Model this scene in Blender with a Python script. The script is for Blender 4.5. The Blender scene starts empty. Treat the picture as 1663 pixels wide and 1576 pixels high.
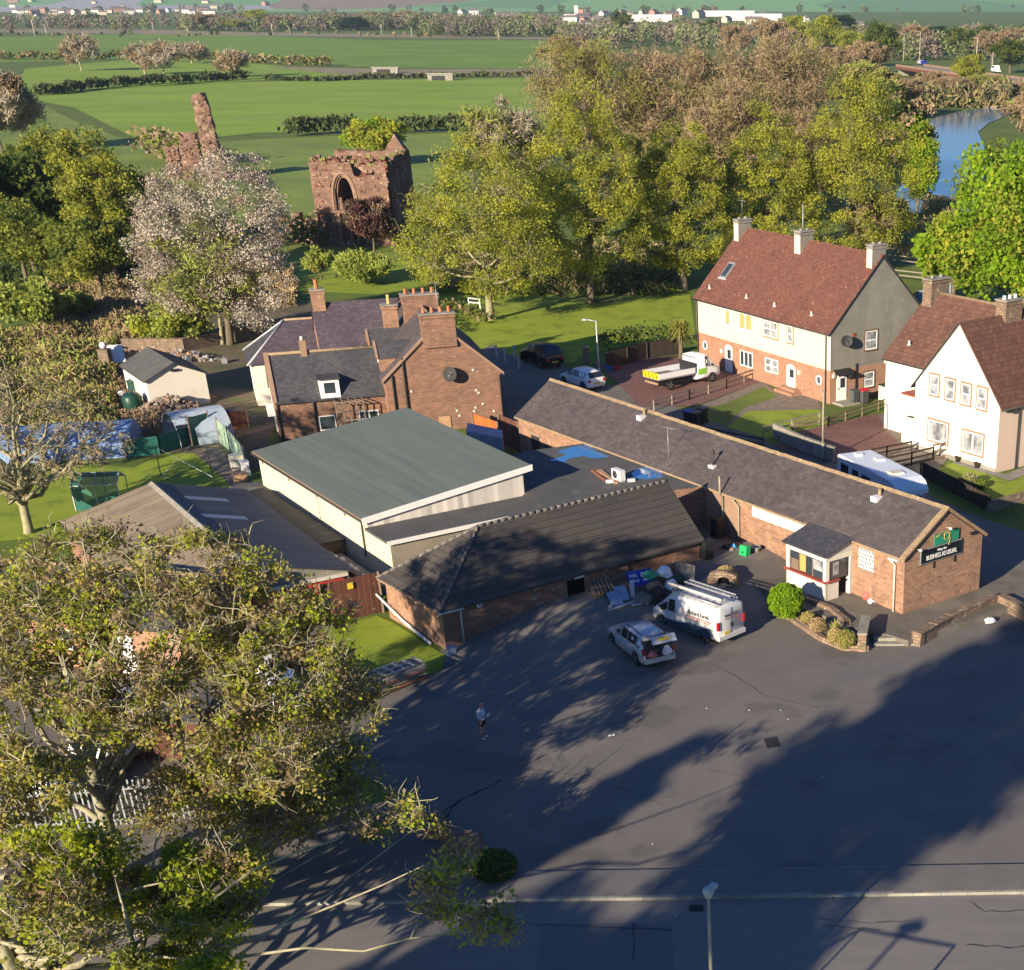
import bpy, bmesh, math, random
from mathutils import Vector, Matrix
from math import sin, cos, tan, pi, radians, hypot, sqrt, atan2
# ------------------------------------------------------------------ camera
scn = bpy.context.scene
COL = scn.collection
FP, CX, CY, HC = 2369.0, 1278.0, 1312.0, 26.47
PIT = math.atan((CY + 5) / FP)
CP, SP = cos(PIT), sin(PIT)
cd = bpy.data.cameras.new("camera"); cam = bpy.data.objects.new("camera", cd); COL.objects.link(cam)
cam.location = (0, 0, HC); cam.rotation_euler = (pi/2 - PIT, 0, 0)
cd.sensor_fit = 'HORIZONTAL'; cd.sensor_width = 36
cd.lens = FP / 1663 * 36
cd.shift_x = -(CX - 831.5) / 1663; cd.shift_y = (CY - 788) / 1663
cd.clip_start = .5; cd.clip_end = 20000
scn.camera = cam
scn.render.resolution_x = 1024; scn.render.resolution_y = 970
# ------------------------------------------------------------------ light
SAZ, SEL = radians(60.0), radians(17.0)          # direction the shadows run, height of the sun
w = bpy.data.worlds.new("World"); scn.world = w; w.use_nodes = True
nt = w.node_tree; bg = nt.nodes['Background']
sky = nt.nodes.new('ShaderNodeTexSky'); sky.sky_type = 'NISHITA'; sky.sun_disc = False
sky.sun_elevation = SEL
sky.sun_rotation = pi/2 - (SAZ + pi)             # measured clockwise from +Y
sky.air_density = 1.2; sky.dust_density = .6; sky.ozone_density = 5.0
tint = nt.nodes.new('ShaderNodeMix'); tint.data_type = 'RGBA'; tint.blend_type = 'MULTIPLY'; tint.inputs[0].default_value = 1; tint.inputs[7].default_value = (.50, .78, 1.25, 1)   # a clear deep blue evening sky
nt.links.new(sky.outputs[0], tint.inputs[6]); nt.links.new(tint.outputs[2], bg.inputs[0]); bg.inputs[1].default_value = .05
sd = bpy.data.lights.new("sun", 'SUN'); sd.energy = 5.0; sd.angle = radians(.53); sd.color = (1, .84, .62)
so = bpy.data.objects.new("sun", sd); COL.objects.link(so)
dirv = Vector((cos(SAZ)*cos(SEL), sin(SAZ)*cos(SEL), -sin(SEL)))
so.rotation_euler = dirv.to_track_quat('-Z', 'Y').to_euler(); so.location = (-40, -60, 60)
scn.view_settings.view_transform = 'Standard'; scn.view_settings.look = 'None'
scn.view_settings.exposure = 1.15; scn.view_settings.gamma = 1
scn.render.engine = 'CYCLES'
scn.cycles.max_bounces = 6; scn.cycles.transparent_max_bounces = 12
R = random.Random(7)
# ------------------------------------------------------------------ geometry helpers
def ray(px, py):
    a = (px-CX)/FP; b = (py-CY)/FP
    return (a, CP - b*SP, -SP - b*CP)
def G(px, py, z=0.0):
    d = ray(px, py); k = (z-HC)/d[2]
    return Vector((d[0]*k, d[1]*k, z))
def onplane(ox, oy, ux, uy, px, py):             # point of a vertical plane -> (distance along, height)
    d = ray(px, py); k = (ox*uy - oy*ux)/(d[0]*uy - d[1]*ux)
    return ((d[0]*k-ox)*ux + (d[1]*k-oy)*uy, HC + d[2]*k)
def sm(a, b, x):
    t = max(0, min(1, (x-a)/(b-a))); return t*t*(3-2*t)
OC = (-15.79, 62.21); OU = (.751, .660); OV = (-.660, .751)
def gz(x, y):                                    # the yard rises towards the outbuilding's far end
    dx, dy = x-OC[0], y-OC[1]
    s = dx*OU[0]+dy*OU[1]; d = -(dx*OV[0]+dy*OV[1])
    return .92*sm(-.5, 6.5, s)*(1-sm(.6, 6.5, d))*(1-sm(19, 26, s))
def GG(px, py):
    p = G(px, py)
    for _ in range(8): p = G(px, py, gz(p.x, p.y))
    return p
class MB:
    def __init__(s): s.v = []; s.f = []; s.m = []; s.mats = []; s.sm = []
    def mi(s, m):
        if m not in s.mats: s.mats.append(m)
        return s.mats.index(m)
    def face(s, pts, m, smooth=False):
        n = len(s.v); s.v += [tuple(p) for p in pts]; s.f.append(tuple(range(n, n+len(pts)))); s.m.append(s.mi(m)); s.sm.append(smooth)
    def fan(s, vs, fs, m, smooth=False):
        n = len(s.v); s.v += [tuple(p) for p in vs]; k = s.mi(m)
        for f in fs: s.f.append(tuple(n+i for i in f)); s.m.append(k); s.sm.append(smooth)
    def box(s, x0, x1, y0, y1, z0, z1, m):
        vs = [(x, y, z) for x in (x0, x1) for y in (y0, y1) for z in (z0, z1)]
        s.fan(vs, [(0,1,3,2),(4,6,7,5),(0,4,5,1),(2,3,7,6),(0,2,6,4),(1,5,7,3)], m)
    def obox(s, o, ax, ay, az, m):               # parallelepiped from corner o and three edge vectors
        o = Vector(o); ax = Vector(ax); ay = Vector(ay); az = Vector(az)
        vs = [o+ax*i+ay*j+az*k for i in (0,1) for j in (0,1) for k in (0,1)]
        s.fan(vs, [(0,1,3,2),(4,6,7,5),(0,4,5,1),(2,3,7,6),(0,2,6,4),(1,5,7,3)], m)
    def beam(s, a, b, w, h, m):                  # a bar between two points
        a = Vector(a); b = Vector(b); d = (b-a); t = d.normalized()
        r = t.cross(Vector((0,0,1)));
        if r.length < 1e-3: r = Vector((1,0,0))
        r.normalize(); u = r.cross(t)
        s.obox(a-r*w/2-u*h/2, d, r*w, u*h, m)
    def tube(s, pts, rad, m, n=6, cap=True, smooth=True):
        pts = [Vector(p) for p in pts]
        if not isinstance(rad, (list, tuple)): rad = [rad]*len(pts)
        vs = []; fs = []
        for i, p in enumerate(pts):
            t = (pts[min(i+1, len(pts)-1)]-pts[max(i-1, 0)]).normalized()
            r = t.cross(Vector((.31,.2,.93)));
            if r.length < .05: r = t.cross(Vector((1,0,0)))
            r.normalize(); u = t.cross(r)
            for k in range(n):
                a = 2*pi*k/n; vs.append(p+(r*cos(a)+u*sin(a))*rad[i])
        for i in range(len(pts)-1):
            for k in range(n):
                k2 = (k+1) % n; fs.append((i*n+k, i*n+k2, (i+1)*n+k2, (i+1)*n+k))
        if cap: fs.append(tuple(range(n))[::-1]); fs.append(tuple(range((len(pts)-1)*n, len(pts)*n)))
        s.fan(vs, fs, m, smooth)
    def prism(s, poly, z0, z1, m, mtop=None):
        n = len(poly)
        ar = sum(poly[i][0]*poly[(i+1)%n][1]-poly[(i+1)%n][0]*poly[i][1] for i in range(n))
        if ar < 0: poly = poly[::-1]
        for i in range(n):
            a = poly[i]; b = poly[(i+1)%n]
            s.face([(a[0],a[1],z0),(b[0],b[1],z0),(b[0],b[1],z1),(a[0],a[1],z1)], m)
        s.face([(p[0],p[1],z1) for p in poly], mtop or m); s.face([(p[0],p[1],z0) for p in poly[::-1]], m)
    def lathe(s, prof, m, n=14, c=(0,0,0), axis='z', smooth=True):   # prof = [(r, h)]
        vs = []
        for r, h in prof:
            for k in range(n):
                a = 2*pi*k/n
                p = {'z': (r*cos(a), r*sin(a), h), 'y': (r*cos(a), h, r*sin(a)), 'x': (h, r*cos(a), r*sin(a))}[axis]
                vs.append((p[0]+c[0], p[1]+c[1], p[2]+c[2]))
        fs = []
        for i in range(len(prof)-1):
            for k in range(n):
                k2 = (k+1) % n; fs.append((i*n+k, i*n+k2, (i+1)*n+k2, (i+1)*n+k))
        fs.append(tuple(range(n))[::-1]); fs.append(tuple(range((len(prof)-1)*n, len(prof)*n)))
        s.fan(vs, fs, m, smooth)
    def build(s, name, parent=None, uv=True, loc=None, rz=0):
        me = bpy.data.meshes.new(name); me.from_pydata(s.v, [], s.f)
        for m in s.mats: me.materials.append(MT[m])
        me.polygons.foreach_set('material_index', s.m); me.polygons.foreach_set('use_smooth', s.sm)
        if uv:
            ul = me.uv_layers.new(name='uv'); me.update()
            d = []
            for p in me.polygons:
                n = p.normal
                if abs(n.z) > .995: t = Vector((1,0,0))
                else: t = Vector((-n.y, n.x, 0)).normalized()
                b = n.cross(t)
                for vi in p.vertices:
                    c = me.vertices[vi].co; d += [c.dot(t), c.dot(b)]
            ul.data.foreach_set('uv', d)
        me.update()
        o = bpy.data.objects.new(name, me); COL.objects.link(o)
        if parent: o.parent = parent
        if loc: o.location = loc
        if rz: o.rotation_euler = (0, 0, rz)
        return o
def tag(o, label=None, cat=None, group=None, kind=None):
    if label: o['label'] = label
    if cat: o['category'] = cat
    if group: o['group'] = group
    if kind: o['kind'] = kind
    return o
def thing(name, label, cat, loc=(0,0,0), rz=0, group=None):
    o = bpy.data.objects.new(name, None); COL.objects.link(o); o.empty_display_size = .3
    o.location = loc; o.rotation_euler = (0, 0, rz); return tag(o, label, cat, group)
def copy_tree(o, parent=None):
    c = o.copy(); COL.objects.link(c); c.parent = parent
    for ch in [x for x in bpy.data.objects if x.parent == o]: copy_tree(ch, c)
    return c
def dup(o, loc, rz, label, group=None, scale=None):
    c = copy_tree(o); c.location = loc; c.rotation_euler = (0, 0, rz); c['label'] = label
    if group: c['group'] = group
    if scale: c.scale = scale if isinstance(scale, tuple) else (scale,)*3
    return c
# ------------------------------------------------------------------ materials
MT = {}
def mat(key, col, col2=None, rough=.85, scale=1.5, amt=.5, metal=0, bump=0, bscale=30, pat=None, spec=.3, detail=5,
        pw=.45, ph=.22, mortar=None, msize=.012, trans=0, alpha=1, pvar=(.72,1.22), speck=None, coord='Object', stretch=None, streak=None):
    m = bpy.data.materials.new(key); m.use_nodes = True; MT[key] = m; N = m.node_tree; L = N.links.new
    b = N.nodes['Principled BSDF']
    b.inputs['Roughness'].default_value = rough; b.inputs['Metallic'].default_value = metal
    b.inputs['Specular IOR Level'].default_value = spec
    rgb = lambda c: (c[0], c[1], c[2], 1)
    tc = N.nodes.new('ShaderNodeTexCoord'); src = tc.outputs[coord]
    if pat: uvo = tc.outputs['UV']
    def noise(sc, d=4, out='Fac', s=None):
        n = N.nodes.new('ShaderNodeTexNoise'); n.inputs['Scale'].default_value = sc; n.inputs['Detail'].default_value = d
        n.inputs['Roughness'].default_value = .62
        if s is not None or stretch:
            mp = N.nodes.new('ShaderNodeMapping'); mp.inputs['Scale'].default_value = s or stretch; L(src, mp.inputs[0]); L(mp.outputs[0], n.inputs[0])
        else: L(src, n.inputs[0])
        return n.outputs[out]
    def ramp(f, a, c):
        r = N.nodes.new('ShaderNodeMapRange'); r.inputs[1].default_value = a; r.inputs[2].default_value = c; L(f, r.inputs[0]); return r.outputs[0]
    def mix(f, a, c, mode='MIX'):
        x = N.nodes.new('ShaderNodeMix'); x.data_type = 'RGBA'; x.blend_type = mode
        if isinstance(f, (int, float)): x.inputs[0].default_value = f
        else: L(f, x.inputs[0])
        for i, q in ((6, a), (7, c)):
            if isinstance(q, tuple): x.inputs[i].default_value = rgb(q)
            else: L(q, x.inputs[i])
        return x.outputs[2]
    c2 = col2 or tuple(x*.7 for x in col)
    cur = mix(ramp(noise(scale, detail), .5-.25/max(amt,.01)*.5, .5+.25/max(amt,.01)*.5), tuple(col), tuple(c2))
    hgt = None
    if pat in ('brick', 'slate'):
        t = N.nodes.new('ShaderNodeTexBrick'); t.inputs['Scale'].default_value = 1
        t.inputs['Brick Width'].default_value = pw; t.inputs['Row Height'].default_value = ph
        t.inputs['Mortar Size'].default_value = msize; t.inputs['Mortar Smooth'].default_value = .3
        t.inputs['Bias'].default_value = 0; L(uvo, t.inputs[0])
        t.inputs['Color1'].default_value = (.74,.74,.74,1); t.inputs['Color2'].default_value = (1.16,1.14,1.12,1)
        t.inputs['Mortar'].default_value = (1,1,1,1)
        cur = mix(1, cur, t.outputs['Color'], 'MULTIPLY')
        cur = mix(t.outputs['Fac'], cur, mortar or tuple(x*.45 for x in col))
        hgt = t.outputs['Fac']
    if pat in ('boards', 'ribs', 'courses'):
        sx = N.nodes.new('ShaderNodeSeparateXYZ'); L(uvo, sx.inputs[0])
        v = sx.outputs[0 if pat != 'courses' else 1]
        q = N.nodes.new('ShaderNodeMath'); q.operation = 'DIVIDE'; L(v, q.inputs[0]); q.inputs[1].default_value = pw
        fr = N.nodes.new('ShaderNodeMath'); fr.operation = 'FRACT'; L(q.outputs[0], fr.inputs[0])
        lt = N.nodes.new('ShaderNodeMath'); lt.operation = 'LESS_THAN'; L(fr.outputs[0], lt.inputs[0]); lt.inputs[1].default_value = msize
        fl = N.nodes.new('ShaderNodeMath'); fl.operation = 'FLOOR'; L(q.outputs[0], fl.inputs[0])
        wn = N.nodes.new('ShaderNodeTexWhiteNoise'); wn.noise_dimensions = '1D'; L(fl.outputs[0], wn.inputs['W'])
        mr = N.nodes.new('ShaderNodeMapRange'); mr.inputs[3].default_value = pvar[0]; mr.inputs[4].default_value = pvar[1]; L(wn.outputs[0], mr.inputs[0])
        cc = N.nodes.new('ShaderNodeCombineColor')
        for i in range(3): L(mr.outputs[0], cc.inputs[i])
        cur = mix(1, cur, cc.outputs[0], 'MULTIPLY')
        cur = mix(lt.outputs[0], cur, mortar or tuple(x*.3 for x in col)); hgt = lt.outputs[0]
    if speck:                                    # (colour, scale, threshold, strength): lichen spots, stains
        for c_, s_, t_, k_ in speck:
            f = ramp(noise(s_, 6), t_, t_+.05)
            mm = N.nodes.new('ShaderNodeMath'); mm.operation = 'MULTIPLY'; L(f, mm.inputs[0]); mm.inputs[1].default_value = k_
            cur = mix(mm.outputs[0], cur, c_)
    L(cur, b.inputs['Base Color'])
    if bump or hgt is not None:
        bp = N.nodes.new('ShaderNodeBump'); bp.inputs['Strength'].default_value = max(bump, .35); bp.inputs['Distance'].default_value = .03
        if hgt is not None:
            inv = N.nodes.new('ShaderNodeMath'); inv.operation = 'SUBTRACT'; L(noise(bscale, 3), inv.inputs[0]); L(hgt, inv.inputs[1]); L(inv.outputs[0], bp.inputs['Height'])
        else: L(noise(bscale, 4), bp.inputs['Height'])
        L(bp.outputs[0], b.inputs['Normal'])
    if trans:
        tr = N.nodes.new('ShaderNodeBsdfTranslucent'); L(cur, tr.inputs[0])
        ms = N.nodes.new('ShaderNodeMixShader'); ms.inputs[0].default_value = trans
        L(b.outputs[0], ms.inputs[1]); L(tr.outputs[0], ms.inputs[2]); L(ms.outputs[0], N.nodes['Material Output'].inputs[0])
    if alpha < 1:
        tp = N.nodes.new('ShaderNodeBsdfTransparent'); ms = N.nodes.new('ShaderNodeMixShader'); ms.inputs[0].default_value = alpha
        L(tp.outputs[0], ms.inputs[1]); L(b.outputs[0], ms.inputs[2]); L(ms.outputs[0], N.nodes['Material Output'].inputs[0])
    return m
# ground
mat('grass', (.13,.18,.025), (.08,.115,.02), scale=.15, amt=.8, bump=.6, bscale=3, speck=[((.14,.13,.045), .6, .6, .6), ((.10,.17,.02), 2.5, .56, .6)])
mat('lawn', (.26,.33,.025), (.18,.25,.02), scale=.5, amt=.7, bump=.5, bscale=12, speck=[((.30,.29,.07), 2.2, .57, .5), ((.13,.19,.02), .5, .55, .6)])
mat('field', (.175,.28,.026), (.125,.22,.024), scale=.012, amt=.9, stretch=(1,2.5,1), speck=[((.24,.30,.06), .06, .52, .45), ((.12,.19,.03), .022, .55, .5), ((.20,.25,.07), .9, .6, .3)])
mat('field2', (.245,.36,.027), (.175,.285,.024), scale=.02, amt=.8, stretch=(1,2.2,1), speck=[((.30,.34,.08), .05, .54, .5), ((.17,.25,.03), .03, .56, .5), ((.27,.30,.1), .7, .6, .3)])
mat('meadow', (.21,.28,.045), (.14,.20,.038), scale=.06, amt=.8, speck=[((.1,.12,.05), .3, .6, .5)])
mat('reed', (.33,.27,.17), (.2,.18,.1), scale=.1, amt=.8)
mat('scrub_earth', (.16,.12,.085), (.09,.085,.045), scale=.35, amt=.9, bump=.8, bscale=5, speck=[((.09,.13,.03), .5, .56, .8), ((.26,.21,.14), 1.7, .62, .7)])
mat('asphalt', (0.172,0.156,0.140), (0.140,0.130,0.122), scale=.35, amt=.8, bump=.25, bscale=60, rough=.9, speck=[((.18,.165,.15), 18, .64, .5), ((.085,.08,.078), .9, .66, .5), ((.10,.092,.088), .22, .56, .6), ((.165,.152,.138), .13, .60, .5), ((.07,.066,.066), 3.2, .70, .6)])
mat('asphalt_old', (0.204,0.189,0.174), (0.171,0.161,0.152), scale=.5, amt=.8, bump=.25, bscale=60, rough=.9, stretch=(1,3,1), speck=[((.17,.16,.15), 14, .64, .5), ((.10,.096,.094), .8, .66, .4)])
mat('asphalt_patch', (0.157,0.150,0.144), (0.133,0.129,0.125), scale=2, rough=.85, bump=.2, bscale=60)
mat('pavement', (0.172,0.161,0.147), (0.138,0.129,0.121), scale=.8, amt=.8, rough=.9, bump=.2, bscale=50, speck=[((.15,.14,.12), 9, .63, .5)])
mat('concrete', (.30,.285,.25), (.2,.19,.16), scale=1.2, amt=.8, rough=.9, bump=.3, bscale=20, speck=[((.12,.13,.07), 2.2, .62, .6)])
mat('kerbstone', (.30,.29,.25), (.2,.19,.16), scale=1.5, amt=.8, pat='boards', pw=.91, msize=.02)
mat('terrace', (0.180,0.162,0.138), (0.114,0.102,0.084), scale=.6, amt=.9, rough=.9, bump=.3, bscale=25, speck=[((.10,.12,.05), 1.4, .62, .5)])
mat('brickpave', (.23,.12,.105), (.17,.09,.08), scale=.8, pat='brick', pw=.2, ph=.1, msize=.006)
mat('gravel', (.25,.2,.16), (.14,.12,.1), scale=2, amt=.9, bump=.6, bscale=25)
mat('crack', (.035,.034,.036), rough=.95)
mat('dirt', (.19,.165,.135), (.13,.115,.095), scale=.4, amt=.9, rough=.95, bump=.3, bscale=20)
# buildings
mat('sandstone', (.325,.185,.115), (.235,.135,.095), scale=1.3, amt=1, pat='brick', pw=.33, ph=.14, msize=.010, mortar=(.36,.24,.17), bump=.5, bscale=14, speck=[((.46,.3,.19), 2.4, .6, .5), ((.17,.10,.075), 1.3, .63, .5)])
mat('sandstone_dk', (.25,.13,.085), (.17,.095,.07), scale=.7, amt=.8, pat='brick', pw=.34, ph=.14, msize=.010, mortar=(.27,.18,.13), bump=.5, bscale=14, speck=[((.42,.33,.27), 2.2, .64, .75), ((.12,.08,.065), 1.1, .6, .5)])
mat('sand_trim', (.30,.20,.14), (.22,.14,.10), scale=1.5, bump=.3, bscale=15)
mat('brick', (.36,.185,.115), (.29,.14,.09), scale=1.2, pat='brick', pw=.22, ph=.075, msize=.006, mortar=(.40,.31,.24))
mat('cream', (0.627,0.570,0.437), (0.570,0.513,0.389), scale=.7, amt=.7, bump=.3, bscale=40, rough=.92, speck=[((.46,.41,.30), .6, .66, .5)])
mat('cream_hall', (0.612,0.561,0.408), (0.552,0.510,0.365), scale=.4, amt=.8, rough=.9, bump=.15, bscale=20, speck=[((.40,.37,.22), .9, .64, .6)])
mat('whitewall', (.68,.645,.56), (.61,.575,.49), scale=.6, rough=.9, bump=.35, bscale=30, speck=[((.50,.46,.37), .55, .60, .45), ((.42,.38,.30), 3.5, .68, .5)])
mat('pinkwall', (.60,.47,.40), (.54,.42,.36), scale=.6, rough=.9, bump=.2, bscale=40)
mat('greywhite', (.62,.58,.53), (.55,.51,.46), scale=.6, rough=.9, pat='boards', pw=.3, msize=.03, mortar=(.5,.47,.43))
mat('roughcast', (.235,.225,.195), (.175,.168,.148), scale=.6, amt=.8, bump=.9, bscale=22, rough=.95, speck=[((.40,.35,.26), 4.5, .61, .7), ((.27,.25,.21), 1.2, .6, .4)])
mat('concblock', (.31,.27,.21), (.22,.19,.15), scale=.8, bump=.3, bscale=20, speck=[((.14,.13,.09), 1.2, .6, .5)])
mat('slate', (.098,.080,.080), (.068,.058,.061), scale=.5, amt=.8, pat='brick', pw=.30, ph=.20, msize=.012, mortar=(.06,.055,.06), rough=.7, speck=[((.19,.16,.13), 5, .65, .7), ((.36,.33,.30), 7.5, .70, .9)])
mat('slate_dk', (.075,.075,.085), (.055,.056,.065), scale=.5, amt=.8, pat='brick', pw=.28, ph=.18, msize=.012, mortar=(.035,.035,.04), rough=.55, speck=[((.12,.11,.10), 4, .66, .6)])
mat('slate_purple', (.095,.075,.095), (.07,.058,.075), scale=.5, amt=.8, pat='brick', pw=.28, ph=.18, msize=.012, rough=.6)
mat('redtile', (0.156,0.064,0.046), (0.123,0.051,0.039), scale=.6, amt=.8, pat='brick', pw=.20, ph=.16, msize=.008, mortar=(.10,.045,.035), rough=.85, speck=[((.46,.33,.23), 4.6, .63, .55), ((.33,.22,.07), 1.1, .68, .6), ((.36,.24,.17), 11, .61, .5)])
mat('browntile', (0.149,0.072,0.052), (0.117,0.059,0.045), scale=.8, amt=.7, pat='brick', pw=.30, ph=.33, msize=.02, mortar=(.065,.036,.03), rough=.85, speck=[((.25,.15,.08), 3, .66, .6)])
mat('conctile', (0.075,0.065,0.058), (0.056,0.051,0.049), scale=.6, amt=.8, pvar=(.85,1.12), pat='courses', pw=.38, msize=.12, mortar=(.034,.03,.03), rough=.85, speck=[((.22,.2,.18), 7, .66, .8), ((.09,.1,.06), 1.2, .6, .4)])
mat('hiptile', (.17,.15,.14), (.11,.1,.1), scale=3, rough=.85, speck=[((.33,.3,.25), 5, .6, .7)])
mat('greenfelt', (.14,.165,.145), (.115,.14,.125), stretch=(.16,2.2,1), scale=.8, amt=.8, rough=.8, pvar=(.95,1.04), pat='courses', pw=.95, msize=.04, mortar=(.09,.112,.10), speck=[((.10,.125,.115), .8, .63, .7)])
mat('felt', (.105,.10,.095), (.075,.078,.078), scale=.5, amt=.9, rough=.8, speck=[((.15,.16,.14), 1.1, .6, .6), ((.05,.055,.05), 2.5, .64, .5)])
mat('ribsheet', (.30,.24,.165), (.23,.185,.135), scale=.5, amt=.9, rough=.75, pat='ribs', pw=.15, msize=.12, mortar=(.2,.155,.11), speck=[((.18,.13,.09), .9, .6, .7), ((.12,.07,.05), 3, .67, .8)])
mat('ribdark', (.085,.085,.09), (.065,.066,.072), scale=.5, amt=.9, rough=.6, pat='ribs', pw=.15, msize=.12, mortar=(.055,.055,.06))
mat('rooflight', (.25,.3,.36), (.2,.25,.3), rough=.3, spec=.6)
mat('white', (.78,.77,.74), (.74,.73,.7), rough=.45)
mat('offwhite', (.60,.57,.50), (.52,.49,.43), rough=.6, scale=3)
mat('gutter', (.05,.05,.052), rough=.5); mat('lead', (.42,.43,.45), (.34,.35,.37), rough=.6)
mat('ridge', (.30,.22,.13), (.22,.15,.10), scale=3, amt=.9, bump=.5, bscale=9, speck=[((.46,.42,.32), 4, .62, .8), ((.33,.28,.08), 2, .62, .6)])
mat('pot', (.50,.17,.08), (.4,.13,.06), rough=.8); mat('potyellow', (.62,.45,.16), rough=.8)
mat('surround', (.34,.19,.11), rough=.8); mat('surround_dk', (.17,.11,.08), rough=.8)
mat('glass', (.045,.06,.075), (.02,.03,.04), rough=.08, spec=.9, scale=1.2)
mat('curtain', (.36,.37,.385), (.13,.14,.155), rough=.25, spec=.8, scale=1.6, amt=.9, detail=1)
mat('yellowblind', (.50,.36,.12), (.42,.30,.10), rough=.3, spec=.7)
mat('upvc', (.84,.84,.83), (.80,.80,.79), rough=.3, spec=.5)
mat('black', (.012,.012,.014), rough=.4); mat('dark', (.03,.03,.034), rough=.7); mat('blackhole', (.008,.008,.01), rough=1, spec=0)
mat('signgreen', (.02,.26,.16), (.03,.2,.12), rough=.5); mat('signblack', (.012,.016,.022), rough=.35); mat('signblue', (.015,.04,.28), rough=.4)
mat('gold', (.55,.42,.12), rough=.5); mat('maroon', (.32,.07,.05), (.25,.05,.04), rough=.6)
mat('redpaint', (.5,.03,.03), (.4,.03,.03), rough=.6); mat('orange', (.55,.13,.03), (.45,.1,.025), pat='boards', pw=.12, msize=.08, rough=.7)
mat('glassblock', (0.252,0.282,0.282), (0.198,0.228,0.228), pat='brick', pw=.2, ph=.2, msize=.03, mortar=(.75,.75,.7), rough=.3)
mat('timber', (.20,.145,.105), (.14,.10,.075), scale=3, rough=.9, stretch=(4,4,1)); mat('timber_grey', (.27,.235,.19), (.19,.165,.135), scale=3, rough=.9)
mat('timber_red', (.13,.05,.035), (.09,.04,.03), scale=1, amt=.9, pat='boards', pw=.14, msize=.1, mortar=(.03,.015,.012), rough=.9, speck=[((.28,.2,.15), 3, .62, .6)])
mat('timber_dark', (.055,.04,.032), (.04,.03,.026), scale=2, pat='boards', pw=.14, msize=.1, rough=.9)
mat('plank', (.42,.27,.15), (.3,.19,.11), scale=3, rough=.8); mat('plank_red', (.33,.12,.07), scale=3)
mat('galv', (.42,.44,.46), (.34,.36,.38), rough=.45, metal=.5); mat('alu', (.55,.56,.57), rough=.4, metal=.6)
mat('polefinish', (.36,.33,.24), (.25,.23,.17), rough=.6, scale=4); mat('lampgrey', (.50,.51,.52), rough=.5)
mat('stone_rubble', (.29,.2,.14), (.19,.13,.10), scale=2, amt=.9, pat='brick', pw=.34, ph=.15, msize=.02, mortar=(.13,.11,.08), bump=.8, bscale=7, speck=[((.42,.36,.26), 2.6, .6, .7), ((.12,.14,.05), 1.5, .62, .6)])
mat('ruin', (.245,.145,.105), (.15,.09,.07), scale=.4, amt=.9, pat='brick', pw=.55, ph=.26, msize=.012, mortar=(.20,.125,.09), bump=.9, bscale=2.5, speck=[((.40,.34,.24), .7, .58, .6), ((.30,.24,.05), .25, .64, .7)])
mat('ruin_in', (.17,.06,.045), (.12,.05,.04), scale=.6, rough=.95)
mat('moss', (.22,.2,.05), (.15,.16,.05), scale=2)
# vegetation
def leaf(key, a, b, tr=.55, sc=.35): mat(key, a, b, scale=sc, amt=1, rough=.7, spec=.15, trans=tr, detail=3)
leaf('leaf_lime', (0.520,0.520,0.062), (0.289,0.322,0.048)); leaf('leaf_lime2', (0.443,0.466,0.077), (0.266,0.266,0.056)); leaf('leaf_bright', (0.310,0.465,0.028), (0.171,0.295,0.022))
leaf('leaf_sick', (0.530,0.470,0.108), (0.293,0.293,0.068), sc=.8); leaf('leaf_bud', (0.375,0.267,0.152), (0.223,0.178,0.098), sc=.8); leaf('leaf_fresh', (0.465,0.512,0.031), (0.264,0.341,0.031), sc=.8)
leaf('leaf_dark', (0.085,0.139,0.028), (0.046,0.078,0.022)); leaf('leaf_olive', (0.271,0.310,0.054), (0.145,0.184,0.039)); leaf('leaf_pine', (0.046,0.085,0.039), (0.028,0.050,0.025))
leaf('twig_brown', (.36,.265,.165), (.21,.16,.10), .2); leaf('twig_buff', (0.355,0.260,0.143), (0.232,0.164,0.096), .2); leaf('twig_olive', (0.310,0.264,0.093), (0.186,0.171,0.070), .25); leaf('twig_grey', (0.419,0.364,0.279), (0.264,0.232,0.178), .2)
leaf('blossom', (.62,.52,.47), (.43,.36,.31), .35); leaf('blossom_w', (.66,.60,.50), (.44,.40,.31), .35); leaf('purpleleaf', (.13,.06,.05), (.08,.045,.04), .2)
leaf('willow', (0.341,0.403,0.078), (0.232,0.279,0.062), .3); leaf('bush_lime', (0.242,0.391,0.019), (0.139,0.251,0.011), .35, 2); leaf('bush_green', (0.264,0.310,0.046), (0.155,0.186,0.031), .3, 2)
leaf('bush_dry', (0.512,0.372,0.186), (0.341,0.264,0.139), .2, 2); leaf('thatch', (0.651,0.496,0.202), (0.465,0.357,0.139), .2, 3); leaf('palmleaf', (0.388,0.357,0.078), (0.202,0.217,0.054), .3, 2)
leaf('hedge', (0.093,0.116,0.039), (0.054,0.070,0.028), .2, .4); leaf('farwood', (0.211,0.167,0.130), (0.130,0.118,0.093), .1, .03); leaf('farwood_g', (0.202,0.232,0.093), (0.124,0.155,0.070), .1, .03)
mat('bark', (.155,.125,.085), (.09,.075,.055), scale=4, amt=.9, rough=.95, bump=.6, bscale=12); mat('bark_pale', (.33,.30,.185), (.21,.195,.125), scale=3, amt=.9, rough=.95, bump=.6, bscale=12)
mat('bark_grey', (.36,.33,.22), (.19,.175,.12), scale=1.5, amt=1, rough=.95, bump=.6, bscale=8, speck=[((.30,.31,.2), 2.5, .57, .8)])
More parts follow.
